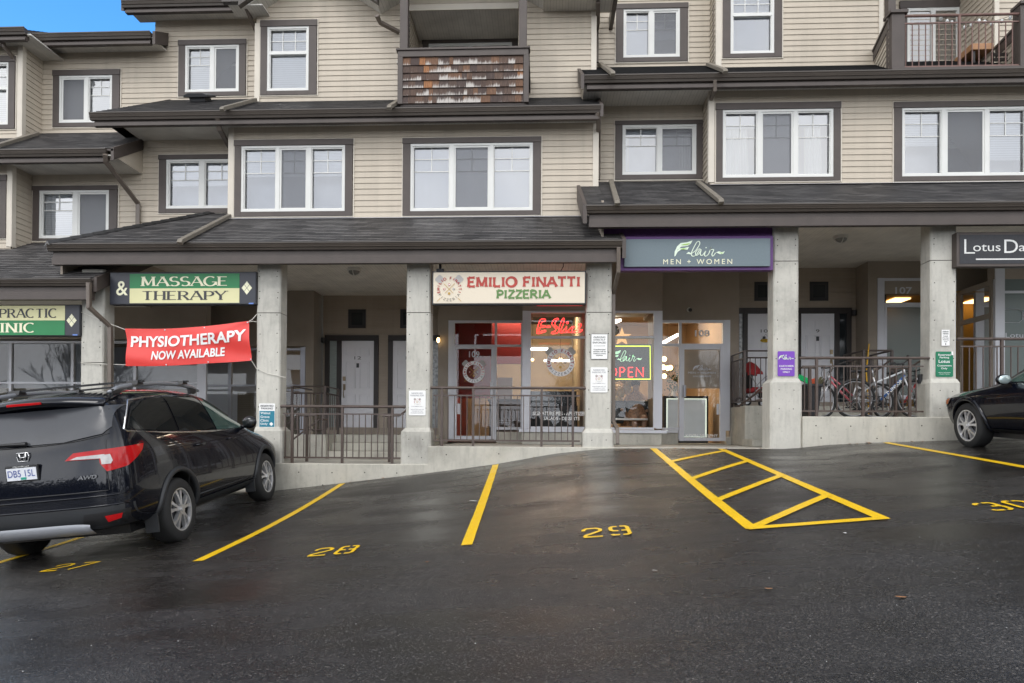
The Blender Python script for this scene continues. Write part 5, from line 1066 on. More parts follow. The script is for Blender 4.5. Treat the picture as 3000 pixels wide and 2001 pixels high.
# landing rails and stair handrails
def tubes(name, label, paths, r=.02, posts=(), bars_=(), zf=1.3, mat='rail_brown'):
    P0 = paths[0][0]; t = thing(name, label, 'railing', (P0.x, P0.y, zf), 'landing rails and handrails')
    for p in paths: mb = MB(); mb.tube(p, r, 8); mb.build('rail', mat, t)
    for p, z in posts: mb = MB(); mb.box(p.x-.022, p.x+.022, p.y-.022, p.y+.022, z, p.z); mb.build('post', mat, t)
    for p, z in bars_: mb = MB(); mb.box(p.x-.0075, p.x+.0075, p.y-.0075, p.y+.0075, z, p.z); mb.build('baluster', mat, t)
    return t
def frow(xa, xb, Y, zt, zb, n): return [(Vector((xa+(xb-xa)*i/n, Y, zt)), zb) for i in range(1, n)]
def drow(X, ya, yb, zt, zb, n): return [(Vector((X, ya+(yb-ya)*i/n, zt)), zb) for i in range(1, n)]
Yl = 13.62; xa, xb = PX(856, Yl, 1132), PX(952, Yl, 1132); zt = W(900, 1132, Yl).z; zmm = W(900, 1152, Yl).z; zl = 1.525
tubes('landing_rail', 'dark landing rail on the concrete block left of the steps', [[Vector((xa, Yl, zt)), Vector((xb, Yl, zt))], [Vector((xb, Yl, zt)), Vector((xb, Yl+.9, zt))], [Vector((xa, Yl, zmm)), Vector((xb, Yl, zmm))], [Vector((xb, Yl, zmm)), Vector((xb, Yl+.9, zmm))], [Vector((xa, Yl, zt)), Vector((xa, Yl+1.2, zt))], [Vector((xa, Yl, 1.62)), Vector((xb, Yl, 1.62))]],
      .016, [(Vector((xa, Yl, zt)), zl), (Vector((xb, Yl, zt)), zl), (Vector((xb, Yl+.9, zt)), zl), (Vector((xa+.28, Yl+.01, zmm)), zl)], frow(xa, xb, Yl, zmm, 1.62, 7)+drow(xb, Yl, Yl+.9, zmm, 1.62, 7), zl)
tubes('stair_handrail', 'brown handrail sloping up beside the steps of door 12', [[W(846, 1297, 12.7), W(935, 1229, 13.1), W(962, 1229, 13.3)]], .018, [(W(851, 1293, 12.72), 1.035)])
tubes('stair_handrail', 'short sloping handrail right behind the left end of the porch railing', [[W(836, 1246, 12.1), W(874, 1217, 12.25), W(922, 1217, 12.3)]], .018, [(W(900, 1217, 12.3), 1.035)])
tubes('stair_handrail', 'handrail behind the porch railing left of the second concrete column', [[W(1121, 1219, 12.3), W(1171, 1217, 12.3), W(1195, 1198, 12.4)]], .018, [(W(1141, 1219, 12.3), 1.035)])
Yl = 14.42; xa = PX(2182, Yl, 1030); xb = PX(2275, Yl, 1030); zt = W(2200, 1028, Yl).z; zmm = W(2200, 1048, Yl).z; zl = 2.172
tubes('landing_rail', 'dark landing rail in front of the red stroller', [[Vector((xa, Yl, zt)), Vector((xb, Yl, zt))], [Vector((xa, Yl, zt)), Vector((xa, Yl+.95, zt))], [Vector((xa, Yl, zmm)), Vector((xb, Yl, zmm))], [Vector((xa, Yl, zmm)), Vector((xa, Yl+.95, zmm))], [Vector((xa, Yl, 2.27)), Vector((xb, Yl, 2.27))], [Vector((xa, Yl, 2.27)), Vector((xa, Yl+.95, 2.27))]],
      .016, [(Vector((xa, Yl, zt)), zl), (Vector((xa, Yl+.95, zt)), zl)], frow(xa, xb, Yl, zmm, 2.27, 6)+drow(xa, Yl, Yl+.95, zmm, 2.27, 9), zl)
tubes('stair_handrail', 'brown handrail sloping up past the stroller beside the concrete block', [[W(2153, 1190, 14.2), W(2165, 1190, 14.15), W(2240, 1135, 13.6)]], .02, [])
tubes('stair_handrail', 'lower handrail bracketed to the concrete base beside the stroller', [[W(2216, 1173, 13.4), W(2236, 1170, 13.0), W(2242, 1178, 12.6)]], .016, [])
Yl = 14.1; xa = PX(2530, Yl, 1030); xb = PX(2613, Yl, 1030); zt = W(2570, 1027, Yl).z; zmm = W(2570, 1048, Yl).z; zl = 2.02
tubes('landing_rail', 'dark square landing rail standing behind the bicycles', [[Vector((xa, Yl, zt)), Vector((xb, Yl, zt)), Vector((xb, Yl+.9, zt))], [Vector((xa, Yl, zt)), Vector((xa, Yl+.9, zt))], [Vector((xa, Yl, zmm)), Vector((xb, Yl, zmm))], [Vector((xa, Yl, zmm)), Vector((xa, Yl+.9, zmm))]],
      .02, [(Vector((xa, Yl, zt)), zl), (Vector((xb, Yl, zt)), zl), (Vector((xb, Yl+.9, zt)), 2.17)], frow(xa, xb, Yl, zmm, 2.08, 6)+drow(xa, Yl, Yl+.9, zmm, 2.2, 6), zl)
tubes('stair_handrail', 'brown handrail sloping up behind the blue bicycle', [[W(2550, 1098, 12.9), W(2606, 1058, 13.6)]], .018, [(W(2552, 1097, 12.92), 1.88)])
tubes('stair_handrail', 'brown handrail left of the green and orange lids of the bin', [[W(2341, 1085, 12.3), W(2347, 1077, 12.2), W(2394, 1077, 12.2)]], .018, [(W(2372, 1077, 12.2), 1.88)])
tubes('stair_handrail', 'brown handrail right of the bicycles near the concrete column', [[W(2608, 1080, 12.3), W(2658, 1080, 12.3), W(2700, 1056, 12.3)]], .018, [(W(2624, 1080, 12.3), 1.88)])
# fixtures -------------------------------------------------------------
def bulkhead(label, p, r=.13):
    t = thing('ceiling_light', label, 'ceiling light', p, 'caged porch ceiling lights'); mb = MB(); mb.cyl(p+Vector((0, 0, -.05)), r, .05, n=24); mb.build('base', 'lamp_white', t)
    mb = MB(); mb.sphere(p+Vector((0, 0, -.05)), r*.86, 20, sc=(1, 1, .75)); mb.build('lens', 'lamp_glass', t, smooth=True)
    for a in (0, math.pi/2):
        mb = MB(); mb.tube([p+Vector((math.cos(a)*r*.9*math.cos(u), math.sin(a)*r*.9*math.cos(u), -.05-r*.70*math.sin(u))) for u in [math.pi*i/12 for i in range(13)]], .008, 6); mb.build('cage_bar', 'lamp_white', t)
    mb = MB(); mb.tube([p+Vector((r*.93*math.cos(u), r*.93*math.sin(u), -.055)) for u in [2*math.pi*i/24 for i in range(24)]], .009, 6, closed=True); mb.build('cage_ring', 'lamp_white', t)
bulkhead('round caged light on the porch ceiling above door 12', Vector((PX(1038, 13.3, 795), 13.3, 4.81))); bulkhead('round caged light on the right porch ceiling above the bicycles', Vector((PX(2463, 13.4, 700), 13.4, 5.42)))
bulkhead('round caged light half hidden under the massage sign', Vector((PX(355, 13.6, 900), 13.6, 4.6)))
p = W(948, 998, YB-.12); t = thing('wall_lamp', 'small black wall lamp left of door 12', 'wall lamp', p, 'black wall lamps'); mb = MB(); mb.cyl(p+Vector((0, .0, -.05)), .055, .12, n=12); mb.build('shade', 'black_vent', t)
p = W(2502, 918, YB-.12); t = thing('wall_lamp', 'small black wall lamp right of door 9', 'wall lamp', p, 'black wall lamps'); mb = MB(); mb.cyl(p+Vector((0, .0, -.05)), .055, .12, n=12); mb.build('shade', 'black_vent', t)
p = W(1284, 996, 15.3); t = thing('wall_lamp', 'lit amber wall lamp between the column and the pizza shop', 'wall lamp', p); mb = MB(); mb.sphere(p, .045, 10, sc=(.8, .8, 1.4)); mb.build('lit_bulb', 'warm_bulb', t, smooth=True); mb = MB(); mb.cyl(p+Vector((0, 0, .05)), .04, .05, n=10); mb.build('cap', 'black_vent', t)
p = W(1798, 968, YSW-.12); t = thing('wall_lamp', 'round black caged lamp at the left edge of the salon window', 'wall lamp', p); mb = MB(); mb.sphere(p, .10, 14, sc=(1, .7, 1)); mb.build('lens', 'lamp_glass', t, smooth=True); mb = MB(); mb.box(p.x-.13, p.x-.05, p.y-.06, p.y+.12, p.z-.12, p.z+.12); mb.tube([p+Vector((.105*math.cos(u), -.02, .105*math.sin(u))) for u in [2*math.pi*i/16 for i in range(16)]], .008, 6, closed=True); mb.build('cage', 'black_vent', t)
p = W(2018, 908, YSD-.04); t = thing('security_camera', 'small round dark security camera on the stucco above the salon door', 'camera', p); mb = MB(); mb.cyl(p, .05, -.04, 'y', 14); mb.build('mount', 'lamp_white', t); mb = MB(); mb.sphere(p+Vector((.02, -.05, -.01)), .042, 12); mb.build('dome', 'black_vent', t, smooth=True)
mb = MB(); mb.box(1.02, PX(2262, 11.7, 690), 11.68, 11.9, 4.78, 5.43); mb.build('sign_beam', 'purple_beam', bld)
# ================================================================ signs
def sign(label, r, Y, depth, face, frame, cat='sign', name='shop_sign', fw=.02, group=None):
    X0, X1, Z0, Z1 = RC(*r, Y); t = thing(name, label, cat, ((X0+X1)/2, Y, (Z0+Z1)/2), group)
    mb = MB(); mb.box(X0, X1, Y, Y+depth, Z0, Z1); mb.build('sign_box', frame, t, bevel=.004)
    if face: mb = MB(); mb.box(X0+fw, X1-fw, Y-.006, Y, Z0+fw, Z1-fw); mb.build('face', face, t)
    return t, X0, X1, Z0, Z1
def mapper(px0, py0, sc, Y):
    """crop pixels -> wall plane"""
    return lambda x, y, dy=0: (lambda p: (p.x, Y-dy, p.z))(W(px0+x/sc, py0+y/sc, Y))
def poly(mb, pts, mp, m=0, dy=0): mb.add([mp(x, y, dy) for x, y in pts], m)
def smooth_path(pts, n=5):
    o = []
    for i in range(len(pts)-1):
        p0, p1, p2, p3 = pts[max(0, i-1)], pts[i], pts[i+1], pts[min(len(pts)-1, i+2)]
        for k in range(n):
            t = k/n; o.append(tuple(.5*((2*p1[j])+(-p0[j]+p2[j])*t+(2*p0[j]-5*p1[j]+4*p2[j]-p3[j])*t*t+(-p0[j]+3*p1[j]-3*p2[j]+p3[j])*t**3) for j in (0, 1)))
    return o+[pts[-1]]
LEAF1 = [(1120, 70), (1095, 122), (1050, 150), (960, 160), (905, 205), (880, 290), (860, 300), (865, 230), (900, 155), (950, 108), (1040, 97)]
LEAF2 = [(1072, 163), (1045, 207), (960, 200), (908, 235), (876, 293), (886, 236), (930, 184), (1000, 180)]
SW0 = [(1030, 265), (1062, 235), (1100, 252), (1120, 262), (1095, 272), (1060, 264)]
TAIL = [(1448, 246), (1500, 227), (1540, 240), (1584, 227), (1560, 264), (1512, 270), (1475, 250)]
SCR = [[(1100, 262), (1165, 215), (1222, 125), (1212, 86), (1180, 100), (1130, 190), (1102, 265), (1125, 298), (1175, 278), (1215, 215), (1240, 203), (1205, 196), (1165, 245), (1172, 290), (1212, 262), (1244, 205), (1232, 272), (1262, 284), (1310, 222), (1292, 275), (1310, 298), (1352, 262), (1388, 168), (1378, 202), (1424, 206), (1398, 268), (1414, 297), (1450, 250)]]
def script_logo(name, par, mp, w=7, mats=('leaf_pale', 'leaf_green'), dy=.0):
    mb = MB()
    for k, pl_ in enumerate((LEAF1, LEAF2, SW0, TAIL)):
        c = (sum(p[0] for p in pl_)/len(pl_), sum(p[1] for p in pl_)/len(pl_)); poly(mb, pl_, mp, 0, dy+.001*k)
    for st in SCR: stroke(mb, smooth_path(st), lambda t, a: w*(.55+.45*abs(math.sin(a+.4))), lambda x, z, d: mp(x, z, dy+.006+d), 0)
    poly(mb, [(1315+9*math.cos(a), 175+9*math.sin(a)) for a in [math.pi*i/4 for i in range(8)]], mp, 0, dy+.004)
    for g in ([(950, 138), (1000, 124), (1095, 110), (1050, 132), (975, 140)], [(935, 196), (985, 186), (1045, 190), (1000, 200)], [(1500, 240), (1545, 250), (1570, 240), (1540, 262)]): poly(mb, g, mp, 1, dy+.008)
    return mb.build(name, list(mats), par, fix=False)
# salon sign
t, X0, X1, Z0, Z1 = sign('wide slate-blue sign with pale script lettering on a purple backing board', (1818, 692, 2265, 792), 11.5, .14, None, 'purple')
a = RC(1829, 700, 2256, 781, 11.46); mb = MB(); mb.box(a[0], a[1], 11.45, 11.49, a[2], a[3]); mb.build('face_panel', 'slate_panel', t, bevel=.003)
mp = mapper(1800, 690, 4.898, 11.445); script_logo('script_lettering', t, mp)
mb = MB(); b_ = RC(1943, 759, 2145, 774, 11.445); text_fit(mb, 'MEN + WOMEN', b_[0], b_[1], b_[2], b_[3], 11.444, bold=0, spacing=1.45); mb.build('lettering', 'letter_cream', t, fix=False)
# pizza sign
t, X0, X1, Z0, Z1 = sign('cream lightbox sign with a round logo and red and green lettering', (1266, 794, 1717, 892), 11.48, .13, 'cream_lit', 'slate_sign', fw=.022)
YS = 11.47
def logo(par, cx, cy, R, Y, ring=False, name='round_logo', s=1):
    """round pizza logo centred on pixel (cx,cy), letter radius R px"""
    C = W(cx, cy, Y); r = R/FPX*Y; mb = MB()
    mb2 = lambda x, z, dy: (C.x+x*r, Y-dy, C.z+z*r)
    for sx in (-1, 1):   # two peels, crossed
        d = Vector((sx*.70, .71)); n_ = Vector((-d.y, d.x)); P = lambda u, v: mb2(*(d*u+n_*v), .0006)
        pts = []
        for (u, v) in ((.95, -.33), (.95, .33), (1.55, .36), (1.66, .25), (1.66, -.25), (1.55, -.36)): pts.append(P(u, v))
        mb.add(pts, 0)
        for (a0, a1) in ((-.55, .75), (-1.65, -1.2) if ring is False else (-1.5, -1.22)):
            q = [d*a0-n_*.022, d*a1-n_*.022, d*a1+n_*.022, d*a0+n_*.022]; mb.add([mb2(p.x, p.y, .003+.0003*sx) for p in q], 1)
    if ring:
        n = 40; vs_ = [mb2(rr*math.cos(2*math.pi*i/n), rr*math.sin(2*math.pi*i/n), .0015) for rr in (.83, 1.24) for i in range(n)]; mb.raw(vs_, [(i, (i+1) % n, n+(i+1) % n, n+i) for i in range(n)], 2)
    def ringtext(txt, a0, a1, hgt, m, inward, w):
        for i, ch in enumerate(txt):
            if ch == ' ': continue
            a = R_(a0+(a1-a0)*i/(len(txt)-1)); up = Vector((math.cos(a), math.sin(a)))*(1 if not inward else -1); rt = Vector((up.y, -up.x)); ce = Vector((math.cos(a), math.sin(a)))*1.04
            wd, sts = SK[ch]
            for st in sts:
                st = seg(st[0], st[1], 3) if len(st) == 2 else st
                stroke(mb, st, lambda t, a_: w, lambda x, z, dy: mb2(*(ce+rt*(x-wd/2)*hgt+up*(z-.5)*hgt), .005+dy), m)
    ringtext('EMILIO FINATTI', 196, -16, .25, 3, False, .11); ringtext('PIZZERIA', 212, 328, .24, 4, True, .06)
    for (x, z, q, m) in ((0, .42, .12, 3), (-.46, 0, .10, 3), (.44, 0, .10, 4), (0, -.42, .13, 1)):
        n = 8; mb.add([mb2(x+q*math.cos(2*math.pi*i/n)*(.8 if m == 3 and z > 0 else 1), z+q*math.sin(2*math.pi*i/n), .007) for i in range(n)], m)
        if m != 1: mb.add([mb2(x+q*.55*math.cos(2*math.pi*i/n), z+q*.55*math.sin(2*math.pi*i/n), .008) for i in range(n)], 2)
    return mb.build(name, ['peel_grey', 'gold', 'vinyl_ring', 'sign_maroon', 'letter_dark'], par, fix=False)
lg = logo(t, 1316, 847, 31, YS-.003)
mb = MB()
b_ = RC(1370, 812, 1700, 840, YS); lettering(mb, 'EMILIO FINATTI', b_[0], b_[1], b_[2], b_[3], YS-.003, 'flare', w=.135)
b_ = RC(1455, 850, 1612, 874, YS); lettering(mb, 'PIZZERIA', b_[0], b_[1], b_[2], b_[3], YS-.003, 'flare', 1, w=.135); mb.build('lettering', ['sign_red', 'sign_green'], t, fix=False)
mb = MB(); p = W(1290, 790, 11.55); mb.box(p.x-.06, p.x+.06, 11.5, 11.58, Z1, Z1+.05); mb.box(p.x-.02, p.x+.02, 11.52, 11.56, Z1+.05, Z1+.30); mb.build('mounting_bracket', 'slate_sign', t)
mb = MB(); p = W(1640, 785, 11.6); mb.tube([Vector((p.x, 11.6, Z1)), Vector((p.x+.06, 11.6, Z1+.10)), Vector((p.x+.07, 11.6, Z1+.3))], .006, 5); mb.build('cable', 'slate_sign', t)
b_ = RC(1573, 888, 1706, 895, 11.62); mb = MB(); mb.box(b_[0], b_[1], 11.64, 11.65, b_[2]-.0, b_[3]); mb.build('neon_underside', 'neon_dim', t) if pm('neon_dim', (.6, .02, .03), .4, var=0, emis=(1, .02, .04), es=1.6) else 0
# clinic signs
def clinic(label, r, Y, top, bot, tx, bx, topcol, amp=None, panel=None, dia=None):
    t, X0, X1, Z0, Z1 = sign(label, r, Y, .14, 'clinic_dark', 'slate_sign', fw=.012)
    P0, P1, P2, P3 = RC(*panel, Y); zm = (P2+P3)/2; mb = MB(); y = Y-.010
    mb.box(P0, P1, y, Y-.0062, zm, P3, topcol[0]); mb.box(P0, P1, y-.0005, Y-.0062, P2, zm, topcol[1]); mb.build('colour_panel', ['clinic_green', 'clinic_cream'], t)
    mb = MB()
    for txt, (a, b_, c_, d_), m, w in ((top, tx, topcol[0], .10), (bot, bx, topcol[1], .10)):
        q = RC(a, c_, b_, d_, Y); lettering(mb, txt, q[0], q[1], q[2], q[3], y-.003, 'serif', m, w)
    if amp: q = RC(*amp, Y); text_fit(mb, '&', q[0], q[1], q[2], q[3], y-.003, 0, bold=.01)
    cx, cz, w_, h_ = dia; c = W(cx, cz, Y)
    for dx, dz in ((0, 1), (0, -1), (1, 0), (-1, 0)):
        ww, hh = w_/FPX*Y/2, h_/FPX*Y/2; ox, oz = c.x+dx*ww/2*1.0, c.z+dz*hh/2*1.0; g = .92
        mb.add([(ox-ww/2*g, y-.002, oz), (ox, y-.002, oz-hh/2*g), (ox+ww/2*g, y-.002, oz), (ox, y-.002, oz+hh/2*g)], 0)
    mb.build('lettering', ['letter_cream', 'letter_dark'], t, fix=False)
    q = RC(*((r[2]-22, r[3]-5, r[2]-8, r[3]-1)), Y-.01); mb = MB(); mb.box(q[0], q[1], y-.002, y, q[2], q[3]); mb.build('maker_plate', 'plate_blue', t)
pm('plate_blue', (.12, .22, .55), .5, var=0)
clinic('green and cream massage therapy sign on a dark box with four small diamonds', (322, 797, 751, 892), 11.55, 'MASSAGE', 'THERAPY', (415, 667, 811, 838), (418, 664, 853, 879), (0, 1), (342, 824, 376, 866), (381, 802, 702, 888), (724, 844, 33, 42))
clinic('cream and green chiropractic clinic sign cut by the left edge, dark end with diamonds', (-260, 893, 235, 984), 11.55, 'PRACTIC', 'INIC', (-1, 170, 905, 931), (2, 105, 947, 974), (1, 0), None, (-230, 896, 191, 982), (211, 939, 33, 42))
# lotus sign
t, X0, X1, Z0, Z1 = sign('dark chalkboard-like sign with white lettering above the far right shop', (2803, 679, 3260, 780), 11.46, .14, 'slate_sign', 'brown_trim', fw=.045)
mb = MB(); y = 11.452
b_ = RC(2825, 701, 2856, 743, y); mb.box(b_[0], b_[0]+.03, y-.003, y, b_[2], b_[3]); mb.box(b_[0], b_[1], y-.0035, y, b_[2], b_[2]+.022)
for txt, r in (('otus', (2851, 716, 2931, 736)), ('D', (2942, 702, 2982, 741)), ('a', (2985, 719, 3004, 736)), ('y Spa', (3008, 712, 3120, 742))):
    b_ = RC(*r, y); text_fit(mb, txt, b_[0], b_[1], b_[2], b_[3], y-.002, bold=.0)
b_ = RC(2859, 757, 3150, 761, y); mb.box(b_[0], b_[1], y-.003, y, b_[2], b_[3]); mb.build('lettering', 'chalk', t, fix=False)
# banner ------------------------------------------------------------------
mp = mapper(320, 780, 4.9, 11.5)
TOP = [(215, 892), (470, 897), (726, 899), (981, 892), (1237, 875), (1492, 852), (1747, 820), (2003, 785)]; BOT = [(235, 1432), (493, 1436), (751, 1434), (1009, 1423), (1266, 1406), (1524, 1388), (1782, 1373), (2040, 1352)]
tp, bp = smooth_path(TOP, 6), smooth_path(BOT, 6); nU = len(tp); nV = 24
def ban(u, v, off=0):
    """u,v in 0..1 (v up); sagging cloth with folds"""
    i = u*(nU-1); k = min(nU-2, int(i)); f = i-k
    a = (tp[k][0]+(tp[k+1][0]-tp[k][0])*f, tp[k][1]+(tp[k+1][1]-tp[k][1])*f); b = (bp[k][0]+(bp[k+1][0]-bp[k][0])*f, bp[k][1]+(bp[k+1][1]-bp[k][1])*f)
    x = b[0]+(a[0]-b[0])*v; z = b[1]+(a[1]-b[1])*v; x += 28*math.sin(v*math.pi)*(1-u)**3
    d = .045*math.sin(math.pi*v)*math.sin(math.pi*min(1, u*1.05))+.02*math.sin(5.5*v+4.5*u)+.018*math.exp(-((v-(1.05-.9*(1-u)))/.09)**2)*u+.012*math.sin(11*u+7*v)*math.sin(math.pi*v)
    p = W(320+x/4.9, 780+z/4.9, 11.5); return (p.x, 11.5-d-off, p.z)
t = thing('banner', 'red vinyl banner with white lettering roped between two concrete columns', 'banner', W(550, 1010, 11.5))
mb = MB(); mb.raw([ban(i/(nU-1), j/nV) for j in range(nV+1) for i in range(nU)], [(j*nU+i, j*nU+i+1, (j+1)*nU+i+1, (j+1)*nU+i) for j in range(nV) for i in range(nU-1)]); mb.build('cloth', 'banner_red', t, smooth=True, fix=False)
mb = MB()
for txt, u0, u1, v0, v1, sk in (('PHYSIOTHERAPY', .05, .965, .505, .80, .05), ('NOW AVAILABLE', .215, .795, .165, .40, .14)):
    vs_, fs = text_mesh(txt, 1, .028, 1.0); ax, bx = min(v.x for v in vs_), max(v.x for v in vs_); ay, by = min(v.y for v in vs_), max(v.y for v in vs_)
    bm = bmesh.new(); bv = [bm.verts.new(v) for v in vs_]
    for f in fs:
        try: bm.faces.new([bv[i] for i in f])
        except ValueError: pass
    bmesh.ops.triangulate(bm, faces=bm.faces[:]); bmesh.ops.subdivide_edges(bm, edges=[e for e in bm.edges if e.calc_length() > .12], cuts=3, use_grid_fill=True)
    bm.verts.index_update(); P = []
    for v in bm.verts:
        a, b = (v.co.x-ax)/(bx-ax), (v.co.y-ay)/(by-ay); P.append(ban(u0+(u1-u0)*a+.01*(b-.5), v0+(v1-v0)*b+sk*0, .014))
    mb.raw(P, [tuple(v.index for v in f.verts) for f in bm.faces]); bm.free()
mb.build('lettering', 'letter_white', t, fix=False)
for k, pts in enumerate(([ban(.004, .97), W(300, 940, 11.56), W(235, 913, 11.58)], [ban(.0, .03), W(315, 1067, 11.56), W(236, 1062, 11.58)], [ban(.99, .98), W(739, 936, 11.55), W(752, 921, 11.58)], [ban(.99, .97), W(740, 941, 11.55), W(752, 943, 11.58)], [ban(.99, .03), W(750, 1078, 11.57), W(785, 1095, 11.58), W(812, 1100, 11.58), W(836, 1106, 11.6)])):
    mb = MB(); mb.tube(pts, .006, 6); mb.build('rope', 'rope', t)
for u, v in ((.985, .965), (.33, .965), (.65, .96), (.33, .03), (.66, .035), (.99, .035)):
    mb = MB(); p = Vector(ban(u, v, .003)); mb.cyl(p, .012, -.004, 'y', 10); mb.build('eyelet', 'steel', t)
# parking signs -----------------------------------------------------------
def plate(label, r, Y, lines, bg='letter_white', fg='letter_dark', extra=None, bord=None, name='parking_sign'):
    X0, X1, Z0, Z1 = RC(*r, Y); t = thing(name, label, 'sign', ((X0+X1)/2, Y, (Z0+Z1)/2), 'reserved parking signs on the columns')
    c_ = .012; mb = MB(); mb.prism([(X0+c_, Z0), (X1-c_, Z0), (X1, Z0+c_), (X1, Z1-c_), (X1-c_, Z1), (X0+c_, Z1), (X0, Z1-c_), (X0, Z0+c_)], 'y', Y-.004, Y); mb.build('plate', bord or bg, t)
    if bord: mb = MB(); e = .008; mb.box(X0+e, X1-e, Y-.0055, Y-.004, Z0+e, Z1-e); mb.build('plate_face', bg, t)
    w, h = X1-X0, Z1-Z0; mb = MB()
    if extra:
        for (u0, v0, u1, v1, m) in extra: mb.box(X0+w*u0, X0+w*u1, Y-.0065, Y-.004, Z0+h*v0, Z0+h*v1, m)
    for (txt, u0, u1, v0, v1, m) in lines: text_fit(mb, txt, X0+w*u0, X0+w*u1, Z0+h*v0, Z0+h*v1, Y-.008, m, bold=.012)
    mb.build('lettering', [fg, 'letter_white', 'letter_grey', 'teal_sign', 'leaf_pale', 'sign_maroon'], t, fix=False)
    return t, X0, X1, Z0, Z1
YP = 11.592
t, X0, X1, Z0, Z1 = plate('white and teal reserved parking sign for the clinic, low on its column', (759, 1182, 806, 1252), YP, [('RESERVED', .10, .90, .86, .94, 0), ('PARKING', .14, .86, .75, .83, 0), ('Walnut', .10, .72, .55, .65, 1), ('Grove', .10, .66, .39, .49, 1), ('Clinic', .10, .62, .24, .34, 1), ('Only', .10, .55, .08, .19, 1)], extra=[(.03, .02, .97, .69, 3)])
mb = MB(); cx, cz = X0+(X1-X0)*.78, Z0+(Z1-Z0)*.14; mb.add([(cx-.035, YP-.009, cz), (cx, YP-.009, cz-.035), (cx+.035, YP-.009, cz), (cx, YP-.009, cz+.035)]); mb.build('diamond', 'letter_white', t, fix=False)
L2 = [('RESERVED', .16, .84, .86, .92, 2), ('PARKING FOR', .10, .90, .77, .83, 2), ('CUSTOMERS ONLY', .12, .88, .345, .38, 2), ('VIOLATORS WILL BE', .10, .90, .22, .26, 2), ('TOWED AT THE', .18, .82, .15, .19, 2), ("OWNER'S EXPENSE", .12, .88, .08, .12, 2)]
for r, lab in (((1198, 1144, 1247, 1217), 'white reserved parking sign with a faint round logo beside the railing of door 12'), ((1730, 1076, 1780, 1150), 'white reserved parking sign with a faint round logo, lower of two on its column')):
    t, X0, X1, Z0, Z1 = plate(lab, r, YP, L2); o = logo(t, (r[0]+r[2])/2, r[1]+(r[3]-r[1])*.45, (r[2]-r[0])*.17, YP-.008)
plate('black-bordered parking strictly enforced sign, upper of two on its column', (1731, 978, 1781, 1053), YP, [('PARKING', .16, .84, .83, .90, 0), ('STRICTLY', .15, .85, .73, .80, 0), ('ENFORCED', .11, .89, .62, .69, 0), ('Unauthorized', .15, .85, .36, .42, 0), ('vehicles will be', .12, .88, .28, .34, 0), ('towed at owners', .12, .88, .20, .26, 0), ('expense', .30, .70, .12, .17, 0)], extra=[(.16, .52, .84, .535, 0)], bord='letter_dark')
t, X0, X1, Z0, Z1 = plate('purple customer parking sign with white script lettering', (2278, 1029, 2328, 1102), YP, [('CUSTOMER', .08, .94, .37, .44, 1), ('PARKING', .18, .84, .25, .32, 1), ('ONLY', .30, .72, .13, .20, 1)], bg='violet_sign')
script_logo('script_lettering', t, (lambda x, y, dy=0: (X0+(X1-X0)*(.05+.9*(x-858)/726), YP-.008-dy, Z0+(Z1-Z0)*(.86-.20*(y-70)/230))), 11)
plate('narrow white reserved parking sign above the green one', (2757, 965, 2783, 1014), YP, [('RESERVED', .15, .85, .82, .90, 0), ('PARKING', .18, .82, .70, .78, 0), ('Lotus', .25, .75, .56, .64, 0), ('Day Spa', .15, .85, .44, .52, 0), ('Parking', .18, .82, .33, .41, 0), ('Only', .32, .68, .22, .30, 0)], extra=[(.46, .06, .54, .18, 0)], bg='letter_white', bord='peel_grey')
plate('green reserved parking sign with white lettering and a torn corner', (2741, 1030, 2792, 1104), YP, [('Reserved', .14, .84, .83, .91, 1), ('Parking', .22, .76, .71, .80, 1), ('Lotus', .16, .80, .55, .67, 1), ('Customers', .08, .90, .41, .48, 1), ('Only', .30, .66, .28, .37, 1), ('Violators will be towed', .15, .83, .15, .18, 1), ('at owners expense', .2, .78, .09, .12, 1)], bg='green_sign', extra=[(.90, .86, 1.0, 1.0, 1)])
# lettering and marks on the glass -----------------------------------------
def decal(label, name, items, Y, mats=('letter_white',)):
    pass
def glass_text(par, name, lst, Y, mat='letter_white', bold=.01):
    mb = MB()
    for txt, r in lst: b_ = RC(*r, Y); text_fit(mb, txt, b_[0], b_[1], b_[2], b_[3], Y, bold=bold)
    return mb.build(name, mat, par, fix=False)
glass_text(dl, 'door_number', [('109', (1374, 1029, 1405, 1047))], YSD-.012, 'alu_white', .02); logo(dl, 1388, 1090, 26, YSD-.012, True)
glass_text(sw1, 'window_lettering', [('SIGNATURE PIES - APPETIZERS', (1561, 1206, 1722, 1217)), ('SALADS - DESSERTS', (1593, 1221, 1698, 1231))], YSW-.006, 'letter_white', .02); logo(sw1, 1642, 1062, 33, YSW-.006, True)
glass_text(sf, 'small_print', [('Franchise Owned and Operated by', (1459, 1230, 1522, 1233)), ('BC Ltd', (1459, 1236, 1489, 1239)), ('Emergency 604', (1459, 1241, 1507, 1244))], YSD-.004, 'alu_white', .0)
glass_text(sf2, 'door_number', [('108', (2036, 967, 2079, 986))], YSD-.004, 'alu_white', .02); glass_text(dl2, 'door_lettering', [('KEVIN MURPHY', (2009, 1272, 2103, 1281))], YSD-.024, 'letter_white', .01)
glass_text(sf5, 'door_number', [('107', (2623, 841, 2672, 861))], YSD-.004, 'alu_white', .02)
glass_text(sf6, 'glass_lettering', [('Lotus', (2946, 975, 3010, 989))], YSW-.012, 'alu_white', 0)
mb = MB(); q = [W(x, y, YSW-.01) for x, y in ((2944, 906), (2985, 906), (2996, 914), (2996, 936), (2985, 945), (2944, 945))]; mb.tube(q, 0, flat=(.03, .004)); mb.build('emblem', 'alu_white', sf6)
